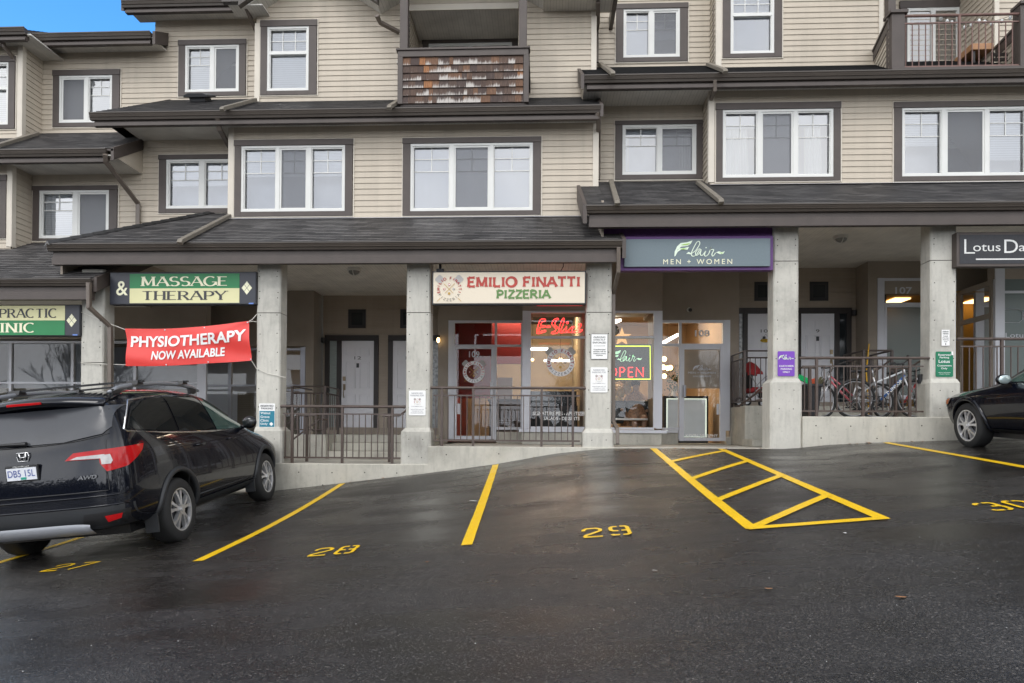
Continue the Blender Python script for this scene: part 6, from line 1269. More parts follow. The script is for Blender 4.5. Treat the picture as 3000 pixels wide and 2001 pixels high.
mp = mapper(1988, 1042, 9.0, YSD-.024); script_logo('script_lettering', dl2, lambda x, y, dy=0: (lambda p: (p.x, YSD-.024-dy, p.z))(W(2030+(x-858)/13.4, 1069+(y-70)/14, YSD-.02)), 10, ('alu_white', 'alu_white'))
glass_text(dl2, 'small_print', [('MEN + WOMEN', (2016, 1089, 2097, 1095)), ('604-288-4848', (2030, 1100, 2083, 1105))], YSD-.024, 'alu_white', 0)
glass_text(sf4, 'glass_lettering', [('E', (842, 1201, 847, 1209)), ('OR', (838, 1213, 850, 1220))], YSD-.02, 'alu_white', 0)
mb = MB(); b_ = RC(2004, 1024, 2109, 1138, YSD+.05); mb.box(b_[0], b_[1], YSD+.06, YSD+.07, b_[2], b_[3]); pm('roller_shade', (.40, .33, .265), .9, var=.04); mb.build('roller_shade', 'roller_shade', dl2)
# neon signs ---------------------------------------------------------------
ES = [[(1060, 238), (1042, 215), (1072, 95), (1100, 62), (1142, 62), (1140, 88), (1108, 94), (1092, 140), (1138, 142), (1132, 160), (1086, 164), (1072, 214), (1138, 196), (1144, 214), (1060, 238)], [(1158, 150), (1202, 146), (1200, 160), (1158, 160), (1158, 150)],
 [(1228, 216), (1222, 236), (1290, 228), (1312, 184), (1262, 130), (1278, 76), (1306, 66), (1292, 52), (1250, 70), (1226, 122), (1272, 176), (1262, 206), (1228, 216)], [(1312, 210), (1318, 150), (1352, 62), (1372, 56), (1366, 110), (1336, 190), (1345, 214), (1390, 168), (1404, 150), (1396, 196), (1410, 212), (1462, 160), (1490, 152), (1470, 185), (1475, 214), (1530, 190), (1545, 130), (1570, 118), (1582, 135), (1560, 165), (1556, 200), (1588, 186), (1584, 206), (1540, 222), (1440, 222), (1380, 222), (1330, 226), (1312, 210)], [(1398, 104), (1412, 92), (1424, 104), (1412, 118), (1398, 104)]]
t = thing('neon_sign', 'glowing red cursive neon sign at the top of the pizza window', 'neon sign', W(1640, 955, YSW+.1)); mp = mapper(1320, 920, 4.127, YSW+.08)
for st in ES: mb = MB(); mb.tube([mp(*p) for p in smooth_path(st, 4)], .0085, 6); mb.build('neon_tube', 'neon_red', t, smooth=True)
for x in (1600, 1690): mb = MB(); a, b_ = W(x, 922, YSW+.1), W(x, 950, YSW+.1); mb.tube([a, b_], .003, 4); mb.build('hanging_wire', 'steel', t)
t = thing('neon_sign', 'dark window sign with yellow neon border and red neon OPEN', 'neon sign', W(1845, 1062, YSW+.1)); mp = mapper(1780, 900, 3.919, YSW+.07)
b_ = RC(1765, 1008, 1909, 1115, YSW+.1); mb = MB(); mb.box(b_[0], b_[1], YSW+.09, YSW+.12, b_[2], b_[3]); mb.build('backing', 'open_back', t) if pm('open_back', (.012, .02, .02), .3, var=0) else 0
mb = MB(); mb.tube([mp(*p) for p in ((-40, 447), (488, 447), (492, 826), (-40, 826))], .011, 6, closed=True); mb.build('neon_border', 'neon_yellow', t)
for st in ([(28, 690), (58, 690), (98, 712), (104, 745), (94, 780), (58, 800), (28, 800)], [(140, 800), (140, 692), (180, 692), (198, 715), (180, 745), (142, 748)], [(292, 692), (240, 692), (240, 800), (292, 800)], [(240, 745), (285, 745)], [(330, 800), (330, 692), (410, 800), (410, 690)]):
    mb = MB(); mb.tube([mp(*p) for p in st], .009, 6); mb.build('neon_letter', 'neon_red', t)
script_logo('script_lettering', t, lambda x, y, dy=0: mp(48+(x-858)*.52-30, 492+(y-70)*.58, .012+dy), 7, ('script_glow', 'script_glow')) if pm('script_glow', (.5, .8, .55), .5, var=0, emis=(.6, 1, .7), es=.25) else 0
# ================================================================ cars
pm('car_paint', (.0025, .0034, .0075), .35, var=0, coat=.85, spec=.05); pm('car_black', (.012, .012, .013), .45, var=.1); pm('car_plastic', (.022, .024, .027), .5, var=.15, bump=.1, bs=200)
pm('car_glass', (.010, .012, .013), .03, var=0, spec=.8); pm('car_glass_green', (.05, .085, .075), .03, var=0, spec=.9); pm('rear_glass', (.05, .053, .06), .22, var=.15, vs_=2, spec=.5)
pm('tyre', (.016, .016, .016), .75, var=.2, bump=.2, bs=60); pm('alloy', (.58, .58, .59), .3, metal=.7, var=.08); pm('alloy_dark', (.05, .05, .055), .4, metal=.5, var=.1)
pm('silver_paint', (.24, .25, .27), .35, metal=.4, var=.05); pm('tail_red', (.30, .004, .006), .12, var=.25, vs_=9, coat=.25, spec=.2, emis=(1, .02, .02), es=.05); pm('tail_clear', (.36, .35, .34), .1, var=.18, vs_=25, coat=1); pm('amber', (.55, .17, .05), .15, var=.1, coat=1)
pm('plate_white', (.68, .70, .74), .4, var=.03); pm('plate_letter', (.05, .08, .30), .5, var=0); pm('sticker_green', (.02, .30, .22), .5, var=0); pm('mirror_glass', (.42, .50, .50), .05, metal=.6, var=0)
def wet_coat(name):
    m = M[name]; N, L = m.node_tree.nodes, m.node_tree.links; b = N['Principled BSDF']
    n = noise(N, L, 240, 2); r = ramp(N, L, n.outputs['Fac'], [(.60, 0), (.72, 1)]); bp = N.new('ShaderNodeBump'); bp.inputs['Strength'].default_value = .035; bp.inputs['Distance'].default_value = .003
    L.new(r.outputs[0], bp.inputs['Height']); L.new(bp.outputs[0], b.inputs['Normal']); L.new(bp.outputs[0], b.inputs['Coat Normal'])
wet_coat('car_paint'); wet_coat('rear_glass')
def ring(y, zb, wl, wm, wsh, zsh, wb, zbelt, wr, zr, zc):
    return [(0, y, zb), (wl*.85, y, zb), (wl, y, zb+.09), (wm, y, .55), (wm, y, .84 if zbelt > 1.0 else .76), (wsh, y, zsh), (wb, y, zbelt), ((wb+wr)/2+.012, y, (zbelt+zr)/2), (wr, y, zr), (wr*.66, y, zc-.014), (0, y, zc)]
def car_body(root, rear, stations, front, axles, ar, paint='car_paint'):
    """rear/front: per ring point (y) at the centre; closed cage -> subdivided -> wheel arches cut"""
    S = [ring(*s) for s in stations]
    def cap(R0, ys, bul, zs=None):
        out_ = []
        for fx, fy in ((0, 1.0), (.55, .96), (.90, .72)):
            out_.append([(p[0]*fx, p[1]+(ys[i]-p[1])*fy, p[2] if zs is None else p[2]+(zs[i]-p[2])*fy) for i, p in enumerate(R0)])
        return out_
    rc = cap(S[0], *rear); fc = cap(S[-1], *front); rings = rc+S+fc[::-1]; n = len(rings[0]); vs_, fs = [], []; idx = {}
    def vid(j, i, s):
        p = rings[j][i]; x = p[0]*s
        if abs(x) < 1e-6: s = 0; x = 0
        k = (j, i, s) if not (j in (0, len(rings)-1)) else (j, i, 0)
        if i in (0, n-1): k = (j, i, 0)
        if k not in idx: idx[k] = len(vs_); vs_.append((x, p[1], p[2]))
        return idx[k]
    for j in range(len(rings)-1):
        for i in range(n-1):
            for s in (1, -1):
                f = [vid(j, i, s), vid(j, i+1, s), vid(j+1, i+1, s), vid(j+1, i, s)]; g_ = []
                for q in f:
                    if q not in g_: g_.append(q)
                if len(g_) > 2: fs.append(g_ if s == 1 else g_[::-1])
    me = bpy.data.meshes.new('b'); me.from_pydata(vs_, [], fs); bm = bmesh.new(); bm.from_mesh(me); bmesh.ops.remove_doubles(bm, verts=bm.verts, dist=1e-5); bmesh.ops.recalc_face_normals(bm, faces=bm.faces); bm.to_mesh(me); bm.free()
    me.materials.append(M[paint]); me.materials.append(M['car_black'])
    o = bpy.data.objects.new('b', me); scene.collection.objects.link(o); sb = o.modifiers.new('s', 'SUBSURF'); sb.levels = 3; sb.render_levels = 3
    cut = MB()
    for (ya, za) in axles:
        for s in (1, -1): cut.cyl((s*.60, ya, za), ar, s*.62, 'x', 48, 0)
    co = cut.build('cut', 'car_black'); bo = o.modifiers.new('b', 'BOOLEAN'); bo.object = co; bo.operation = 'DIFFERENCE'; bo.solver = 'EXACT'
    try: bo.material_mode = 'TRANSFER'
    except Exception: pass
    dg = bpy.context.evaluated_depsgraph_get(); dg.update(); m2 = bpy.data.meshes.new_from_object(o.evaluated_get(dg))
    sb2 = o.modifiers.remove(bo); dg = bpy.context.evaluated_depsgraph_get(); dg.update(); m3 = bpy.data.meshes.new_from_object(o.evaluated_get(dg))
    bvh = BVHTree.FromPolygons([v.co.copy() for v in m3.vertices], [tuple(p.vertices) for p in m3.polygons])
    bpy.data.objects.remove(o); bpy.data.objects.remove(co)
    for p in m2.polygons: p.use_smooth = True
    try: m2.set_sharp_from_angle(angle=R_(40))
    except Exception: pass
    b = bpy.data.objects.new('body', m2); scene.collection.objects.link(b); setpar(b, root); return b, bvh
def skin_patch(name, poly2, mapf, d, bvh, off, mat, par, cuts=5, thick=0):
    """polygon laid on the body: mapf(u,v) start point, d ray direction"""
    bm = bmesh.new(); f = bm.faces.new([bm.verts.new((p[0], p[1], 0)) for p in poly2]); bmesh.ops.triangulate(bm, faces=[f])
    for _ in range(cuts):
        es = [e for e in bm.edges if e.calc_length() > .05]
        if not es: break
        bmesh.ops.subdivide_edges(bm, edges=es, cuts=1); bmesh.ops.triangulate(bm, faces=bm.faces[:])
    bm.verts.index_update(); V = []; d = Vector(d).normalized(); last = None
    for v in bm.verts:
        h = bvh.ray_cast(Vector(mapf(v.co.x, v.co.y)), d)
        if h[0] is None: V.append(None)
        else:
            nn = h[1] if h[1].dot(d) < 0 else -h[1]; V.append(h[0]+nn*off-d*off*.5)
    mb = MB(); ok = {i: k for k, i in enumerate([i for i, v in enumerate(V) if v is not None])}
    mb.raw([v for v in V if v is not None], [tuple(ok[q.index] for q in f.verts) for f in bm.faces if all(q.index in ok for q in f.verts)]); bm.free()
    o = mb.build(name, mat, par, smooth=True); return o
def side_patch(name, pts, bvh, mat, par, s=1, off=.004): return skin_patch(name, pts, lambda u, v: (s*3, u, v), (-s, 0, 0), bvh, off, mat, par)
def rear_patch(name, pts, bvh, mat, par, off=.004): return skin_patch(name, pts, lambda u, v: (u, -4, v), (0, 1, 0), bvh, off, mat, par)
def side_tube(name, pts, bvh, r, mat, par, s=1, closed=False, off=.0, n=6):
    P = []
    for u, v in pts:
        h = bvh.ray_cast(Vector((s*3, u, v)), Vector((-s, 0, 0)))
        if h[0] is not None: P.append(h[0]+Vector((s*off, 0, 0)))
    if len(P) < 2: return None
    mb = MB(); mb.tube(P, r, n, closed=closed); return mb.build(name, mat, par, smooth=True)
def wheel(root, x, y, R, wdt, rim, s, spokes=5, style='twin'):
    w = thing_part('wheel', root); mb = MB(); n = 40
    prof = [(rim, -.5), (rim+.012, -.5), (R*.93, -.48), (R*.985, -.36), (R, -.15), (R, .15), (R*.985, .36), (R*.93, .48), (rim+.012, .5), (rim, .5), (rim-.02, .44), (rim-.03, -.44)]
    vs_ = [(x+p[1]*wdt*s, y+p[0]*math.cos(2*math.pi*i/n), R+p[0]*math.sin(2*math.pi*i/n)) for p in prof for i in range(n)]; m_ = len(prof)
    mb.raw(vs_, [(j*n+i, j*n+(i+1) % n, ((j+1) % m_)*n+(i+1) % n, ((j+1) % m_)*n+i) for j in range(m_) for i in range(n)]); ty = mb.build('tyre', 'tyre', root, smooth=True)
    mb = MB(); xo = x+s*wdt*.40; q = [(rim-.002, .47), (rim-.028, .46), (rim-.034, .30)]
    mb.raw([(x+p[1]*wdt*s, y+p[0]*math.cos(2*math.pi*i/n), R+p[0]*math.sin(2*math.pi*i/n)) for p in q for i in range(n)], [(j*n+i, j*n+(i+1) % n, (j+1)*n+(i+1) % n, (j+1)*n+i) for j in range(2) for i in range(n)])
    for k in range(spokes):
        for e in ((-1, 1) if style == 'twin' else (0,)):
            a0 = 2*math.pi*k/spokes+e*.12+math.pi/2; a1 = 2*math.pi*k/spokes+e*.26+math.pi/2; w0, w1 = (.015, .025) if style == 'twin' else (.03, .06)
            P = []
            for rr, a, hw, dx in ((.05, a0, w0, .02), (rim*.6, (a0*.5+a1*.5), w0*1.05, .012), (rim-.02, a1, w1, .0)):
                c = Vector((0, math.cos(a)*rr, math.sin(a)*rr)); tt = Vector((0, -math.sin(a), math.cos(a)))*hw
                P.append((c+tt, c-tt, dx))
            vv = []
            for c1, c2, dx in P:
                for c in (c1, c2):
                    for xx in (xo+s*(.0+dx), xo-s*.03): vv.append((xx, y+c.y, R+c.z))
            mb.raw(vv, [f for j in (0, 1) for f in ((j*4, j*4+2, j*4+6, j*4+4), (j*4+1, j*4+5, j*4+7, j*4+3), (j*4, j*4+4, j*4+5, j*4+1), (j*4+2, j*4+3, j*4+7, j*4+6))]+[(8, 9, 11, 10)])
    mb.cyl((xo-s*.02, y, R), .062, s*.045, 'x', 20); mb.cyl((xo+s*.025, y, R), .028, s*.008, 'x', 16); mb.build('rim', 'alloy', ty)
    mb = MB(); mb.cyl((x+s*wdt*.12, y, R), rim-.03, s*.01, 'x', 28); mb.cyl((x+s*wdt*.14, y, R), .15, s*.02, 'x', 24); mb.build('brake_disc', 'alloy_dark', ty)
    ty.name = 'wheel'
    return ty
def thing_part(name, root): return None
def arch_trim(root, ya, za, r, bvh, s, mat='car_plastic'):
    for name, rr, th in (('wheel_arch_trim', r+.028, .034),):
        P = []
        for i in range(31):
            a = R_(-22+224*i/30); yy, zz = ya+rr*math.cos(a), za+rr*math.sin(a)
            h = bvh.ray_cast(Vector((s*3, yy, zz)), Vector((-s, 0, 0)))
            if h[0] is not None: P.append(Vector((h[0].x-s*.004, yy, zz)))
        mb = MB(); mb.tube(P, th, 8); mb.build(name, mat, root, smooth=True)
def place_car(root, x, y, rz, wb, tr):
    """rest the car on the sloping ground; origin at rear axle centre"""
    c, s = math.cos(rz), math.sin(rz)
    def G(lx, ly): return ground(x+lx*c-ly*s, y+lx*s+ly*c)
    rr, rl, fr_, fl = G(tr, 0), G(-tr, 0), G(tr, wb), G(-tr, wb)
    pitch = math.atan(((fr_+fl)-(rr+rl))/2/wb); roll = math.atan(((rr+fr_)-(rl+fl))/2/(2*tr))
    root.matrix_world = Matrix.Translation((x, y, (rr+rl)/2-.012)) @ Matrix.Rotation(rz, 4, 'Z') @ Matrix.Rotation(pitch, 4, 'X') @ Matrix.Rotation(-roll, 4, 'Y')
def plain(name, root): return None
# ---- large dark SUV -------------------------------------------------------
suv = thing('parked_suv', 'wet black three-row SUV parked nose-in at the left, roof rack with cross bars', 'car'); LOCAL.add(suv.name)
st = [(-.88, .36, .93, .975, .965, 1.12, .94, 1.31, .745, 1.70, 1.76), (-.42, .30, .94, 1.0, .99, 1.12, .96, 1.29, .765, 1.77, 1.83), (.3, .28, .94, 1.0, .99, 1.10, .96, 1.26, .76, 1.785, 1.85), (1.0, .28, .94, 1.0, .985, 1.07, .955, 1.22, .745, 1.765, 1.83), (1.5, .28, .94, 1.0, .98, 1.05, .95, 1.195, .72, 1.70, 1.77), (1.95, .28, .94, 1.0, .975, 1.04, .945, 1.18, .715, 1.50, 1.58), (2.3, .28, .94, 1.0, .97, 1.02, .94, 1.16, .78, 1.31, 1.37), (2.62, .28, .94, 1.0, .965, .99, .90, 1.10, .80, 1.15, 1.20), (3.1, .30, .93, .985, .95, .94, .87, 1.03, .70, 1.08, 1.11), (3.48, .32, .86, .93, .89, .86, .79, .94, .60, .99, 1.02)]
rear_y = [-1.02, -1.08, -1.13, -1.16, -1.15, -1.10, -1.06, -.95, -.82, -.74, -.68]
front_y = [3.62, 3.70, 3.76, 3.80, 3.80, 3.76, 3.72, 3.66, 3.60, 3.56, 3.54]
body, bv = car_body(suv, (rear_y, 0), st, (front_y, 0), ((0, .385), (2.82, .385)), .435)
for s in (1, -1):
    wheel(suv, s*.865, 0, .376, .245, .262, s); wheel(suv, s*.865, 2.82, .376, .245, .262, s)
    arch_trim(suv, 0, .385, .435, bv, s); arch_trim(suv, 2.82, .385, .435, bv, s)
    Q = [(-.80, 1.385), (-.60, 1.56), (-.46, 1.66), (.22, 1.70), (.17, 1.285)]
    side_patch('side_window', Q, bv, 'car_glass', suv, s); side_patch('side_window', [(.225, 1.28), (.28, 1.70), (1.17, 1.68), (1.20, 1.235)], bv, 'car_glass', suv, s)
    side_patch('front_side_window', [(1.27, 1.23), (1.245, 1.67), (1.45, 1.64), (1.75, 1.51), (2.05, 1.37), (2.25, 1.26), (2.24, 1.20)], bv, 'car_glass_green', suv, s)
    side_tube('window_trim', [(2.3, 1.19), (1.2, 1.218), (.5, 1.25), (-.1, 1.29), (-.80, 1.36), (-.83, 1.385), (-.62, 1.58), (-.48, 1.685), (-.1, 1.715), (.5, 1.725)], bv, .012, 'chrome', suv, s)
    side_tube('rain_guard', [(.28, 1.715), (1.1, 1.695), (1.45, 1.655), (1.75, 1.54), (2.05, 1.39)], bv, .018, 'car_glass', suv, s)
    side_patch('side_cladding', [(.46, .30), (2.34, .30), (2.34, .42), (.46, .42)], bv, 'car_plastic', suv, s, .008)
    side_tube('door_crease', [(.5, .475), (1.4, .47), (2.3, .465)], bv, .010, 'car_plastic', suv, s)
    for ys in (.22, 1.22, 2.28):
        side_tube('door_gap', [(ys-.0, 1.19), (ys+.015, .98), (ys+.02, .75), (ys+.0, .48)], bv, .0035, 'car_black', suv, s, off=-.001)
    for yh in (.62, 1.62):
        h = bv.ray_cast(Vector((s*3, yh, 1.085)), Vector((-s, 0, 0)))[0]; mb = MB(); mb.tube([h+Vector((0, -.10, 0)), h+Vector((s*.032, -.085, 0)), h+Vector((s*.036, .085, 0)), h+Vector((0, .10, 0))], .014, 8); mb.build('door_handle', 'car_paint', suv, smooth=True)
    h = bv.ray_cast(Vector((s*3, 2.16, 1.21)), Vector((-s, 0, 0)))[0]; mb = MB(); mb.sphere(h+Vector((s*.13, .03, .06)), .115, 16, sc=(.95, .55, .8)); mb.tube([h+Vector((-s*.02, .04, -.01)), h+Vector((s*.08, .04, .02))], .03, 8); mb.build('wing_mirror', 'car_paint', suv, smooth=True)
    mb = MB(); mb.sphere(h+Vector((s*.13, -.015, .06)), .092, 14, sc=(.95, .25, .78)); mb.build('mirror_glass', 'car_glass', suv, smooth=True)
    # roof rail
    P = [Vector((s*.66, y, z)) for y, z in ((-.62, 1.785), (-.45, 1.83), (-.1, 1.865), (.4, 1.88), (.9, 1.868), (1.25, 1.83), (1.47, 1.775))]
    mb = MB(); mb.tube(P, [.018, .026, .026, .024, .026, .026, .018], 8); mb.build('roof_rail', 'silver_paint', suv, smooth=True)
    for y in (-.5, 1.28): mb = MB(); mb.box(s*.66-.02, s*.66+.02, y-.09, y+.09, 1.74, 1.82); mb.build('rail_foot', 'car_black', suv, bevel=.01)
    # tail lamp: outer part wraps round the corner
    d = Vector((-s*.75, 1, 0)).normalized(); tang = Vector((s*1, .75, 0)).normalized()
    mapf = lambda u, v: Vector((s*.80, -1.0, v))-d*2+tang*u
    skin_patch('tail_lamp', [(-.08, 1.06), (-.08, 1.195), (.12, 1.205), (.35, 1.21), (.33, 1.15), (.26, 1.08), (.16, 1.01), (-.03, .975)], mapf, d, bv, .012, 'tail_red', suv)
    skin_patch('reversing_lamp', [(-.065, 1.05), (-.07, 1.14), (.015, 1.145), (.03, 1.08), (.01, 1.05)], mapf, d, bv, .018, 'tail_clear', suv)
    rear_patch('hatch_lamp', [(s*.42, 1.115), (s*.50, 1.185), (s*.80, 1.20), (s*.80, 1.105)], bv, 'tail_red', suv, .010); rear_patch('hatch_lamp_clear', [(s*.47, 1.12), (s*.54, 1.145), (s*.79, 1.15), (s*.79, 1.11)], bv, 'tail_clear', suv, .015)
    rear_patch('reflector', [(s*.76, .465), (s*.745, .53), (s*.88, .54), (s*.86, .49)], bv, 'tail_red', suv, .010)
    rear_patch('bumper_pod', [(s*.52, .43), (s*.56, .56), (s*.93, .575), (s*.90, .44)], bv, 'car_black', suv, .005)
rear_patch('rear_window', [(-.83, 1.42), (-.76, 1.355), (-.4, 1.30), (.4, 1.30), (.76, 1.355), (.83, 1.42), (.80, 1.64), (-.80, 1.64)], bv, 'rear_glass', suv, .008)
rear_patch('lower_bumper', [(-.94, .40), (.94, .40), (.95, .63), (-.95, .63)], bv, 'car_plastic', suv, .004)
def rear_line(name, zf, x0, x1, r, mat, n=24):
    P = []
    for i in range(n+1):
        x = x0+(x1-x0)*i/n; h = bv.ray_cast(Vector((x, -4, zf(x))), Vector((0, 1, 0)))
        if h[0] is not None: P.append(h[0])
    mb = MB(); mb.tube(P, r, 6); return mb.build(name, mat, suv, smooth=True)
rear_line('hatch_seam', lambda x: .785, -.80, .80, .007, 'car_black'); rear_line('bumper_edge', lambda x: .635, -.95, .93, .012, 'car_paint'); rear_line('bumper_edge', lambda x: .735, -.95, .93, .010, 'car_paint')
rear_line('window_seam', lambda x: 1.285+.07*abs(x/.82)**3, -.82, .82, .006, 'car_black')
for s in (1, -1):
    P = []
    for i in range(14):
        z = .79+i*.039; x = s*(.81-.015*i/13); h = bv.ray_cast(Vector((x, -4, z)), Vector((0, 1, 0)))[0]
        if h: P.append(h)
    mb = MB(); mb.tube(P, .005, 6); mb.build('hatch_seam', 'car_black', suv)
# silver skid plate, spoiler, high brake lamp, wiper, badge, plate
P = []
mb = MB(); n = 20
for i in range(n+1):
    x = -.62+1.24*i/n; e = 1-abs(x/.62)**6; y = -1.165+.03*(x/.62)**2
    mb.v += [Vector((x, y-.015, .46+.02*e)), Vector((x*1.02, y-.035, .43)), Vector((x*1.08, y-.0, .365-.0*e)), Vector((x*1.05, y+.2, .33))]
for i in range(n):
    for j in range(3): mb.f.append((i*4+j, i*4+j+1, i*4+j+5, i*4+j+4)); mb.m.append(0); mb.uv.append(None)
mb.build('skid_plate', 'silver_paint', suv, smooth=True)
mb = MB(); n = 22
for i in range(n+1):
    x = -.66+1.32*i/n; k = (x/.66)**2
    mb.v += [Vector((x*1.12, -.50, 1.822-.055*k)), Vector((x*1.12, -.80, 1.785-.07*k)), Vector((x*1.12, -.98+.10*k, 1.735-.07*k)), Vector((x*1.12, -.97+.10*k, 1.705-.07*k)), Vector((x*1.1, -.80, 1.66-.05*k)), Vector((x*1.0, -.6, 1.68))]
for i in range(n):
    for j in range(6): mb.f.append((i*6+j, i*6+(j+1) % 6, (i+1)*6+(j+1) % 6, (i+1)*6+j)); mb.m.append(0); mb.uv.append(None)
mb.f += [(0, 1, 2, 3, 4, 5), tuple(n*6+j for j in range(6))]; mb.m += [0, 0]; mb.uv += [None, None]
sp = mb.build('spoiler', 'car_paint', suv, smooth=True)
mb = MB(); mb.box(-.17, .17, -.998, -.955, 1.706, 1.731); mb.build('brake_lamp', 'tail_red', sp, bevel=.004)
mb = MB(); mb.tube([(-.42, -1.07, 1.335), (-.1, -1.08, 1.325), (.04, -1.075, 1.32)], [.008, .014, .024], 8); mb.tube([(-.55, -1.06, 1.34), (.0, -1.07, 1.335)], .007, 6); mb.build('rear_wiper', 'car_black', suv)
for y in (-.12, .95):
    mb = MB(); mb.tube([(-.78, y, 1.895), (-.4, y, 1.902), (.4, y, 1.902), (.78, y, 1.895)], 0, flat=(.05, .022)); mb.build('cross_bar', 'car_black', suv)
    for s in (1, -1): mb = MB(); mb.prism([(y-.07, 1.86), (y+.07, 1.86), (y+.04, 1.91), (y-.04, 1.91)], 'x', s*.61, s*.74); mb.build('bar_clamp', 'car_black', suv)
mb = MB(); fz = -1.125
def rb(x0, x1, z0, z1, y=fz, t=.012): mb.box(x0, x1, y-t, y, z0, z1)
h = bv.ray_cast(Vector((0, -4, 1.19)), Vector((0, 1, 0)))[0]; fy = h.y; BZ = .15
mb = MB(); mb.tube([(x, fy-.012, z) for x, z in ((-.055, 1.235), (.055, 1.235), (.062, 1.20), (.050, 1.15), (-.050, 1.15), (-.062, 1.20))], .006, 6, closed=True)
for s in (1, -1): mb.tube([(s*.034, fy-.014, 1.23), (s*.020, fy-.014, 1.155)], .007, 6)
mb.tube([(-.025, fy-.014, 1.19), (.025, fy-.014, 1.19)], .007, 6); mb.build('badge', 'chrome', suv, smooth=True)
h = bv.ray_cast(Vector((0, -4, 1.03)), Vector((0, 1, 0)))[0]; fy = h.y-.012; tl = .00
mb = MB(); mb.box(-.165, .165, fy-.014, fy+.02, .952, 1.115); pf = mb.build('plate_frame', 'car_black', suv, bevel=.008); mb = MB(); mb.box(-.150, .150, fy-.019, fy-.014, .967, 1.090); pl_ = mb.build('licence_plate', 'plate_white', suv)
mb = MB(); text_fit(mb, 'DB5 15L', -.135, .135, 1.0, 1.068, fy-.022, bold=.0); mb.build('plate_lettering', 'plate_letter', pl_, fix=False); mb = MB(); mb.box(-.01, .045, fy-.022, fy-.019, .972, .995); mb.build('sticker', 'sticker_green', pl_)
mb = MB(); text_fit(mb, 'OpenRoad', -.08, .08, 1.096, 1.110, fy-.017); mb.build('frame_lettering', 'letter_white', pf, fix=False)
h = bv.ray_cast(Vector((.62, -4, .93)), Vector((0, 1, 0)))[0]; mb = MB(); text_fit(mb, 'AWD', .54, .72, .915, .955, h.y-.010, shear=.25, bold=.03, f=lambda x, z: (x, h.y-.012+(x-.62)*.12, z)); mb.build('badge', 'chrome', suv, fix=False)
mb = MB(); mb.box(-.7, .7, -.6, 3.3, .25, .36); mb.build('underbody', 'car_black', suv)
for s in (1, -1): mb = MB(); mb.box(s*.82, s*.965, -.52, -.50, .22, .42); mb.build('mud_flap', 'car_plastic', suv); mb = MB(); mb.box(s*.82, s*.965, 2.30, 2.32, .22, .42); mb.build('mud_flap', 'car_plastic', suv)
mb = MB(); mb.v += [Vector(p) for p in ((-.62, 1.62, 1.70), (.62, 1.62, 1.70), (.76, 2.5, 1.19), (-.76, 2.5, 1.19))]
skin_patch('windscreen', [(-.6, 1.62), (.6, 1.62), (.78, 2.46), (-.78, 2.46)], lambda u, v: (u, v, 4), (0, 0, -1), bv, .006, 'car_glass', suv)
skin_patch('sunroof', [(-.36, .55), (.36, .55), (.36, 1.35), (-.36, 1.35)], lambda u, v: (u, v, 4), (0, 0, -1), bv, .004, 'car_glass', suv)
place_car(suv, -5.15, 7.82, R_(2.6), 2.82, .86)
# ---- black saloon at the right -------------------------------------------
sed = thing('parked_saloon', 'glossy black saloon parked nose-in at the right edge, half out of frame', 'car'); LOCAL.add(sed.name)
st = [(-.78, .34, .80, .86, .84, .82, .78, .95, .60, 1.02, 1.05), (-.40, .26, .84, .885, .88, .84, .84, .95, .62, 1.12, 1.17), (.1, .24, .84, .90, .89, .84, .86, .94, .58, 1.33, 1.39), (.7, .22, .84, .90, .89, .84, .86, .93, .56, 1.39, 1.45), (1.2, .22, .84, .90, .89, .83, .86, .92, .57, 1.38, 1.44), (1.6, .22, .84, .90, .88, .83, .85, .91, .60, 1.24, 1.32), (1.95, .22, .84, .90, .88, .82, .84, .90, .68, 1.05, 1.11), (2.2, .22, .85, .90, .88, .81, .83, .89, .70, .93, .97), (2.75, .22, .85, .90, .87, .79, .80, .85, .62, .87, .91), (3.2, .24, .80, .86, .82, .73, .73, .79, .52, .82, .85)]
ry = [-.92, -.98, -1.02, -1.04, -1.04, -1.02, -1.0, -.98, -.95, -.92, -.90]; fy_ = [3.36, 3.44, 3.52, 3.55, 3.53, 3.50, 3.46, 3.42, 3.38, 3.34, 3.32]
b2_, bv2 = car_body(sed, (ry, 0), st, (fy_, 0), ((0, .33), (2.69, .33)), .375)
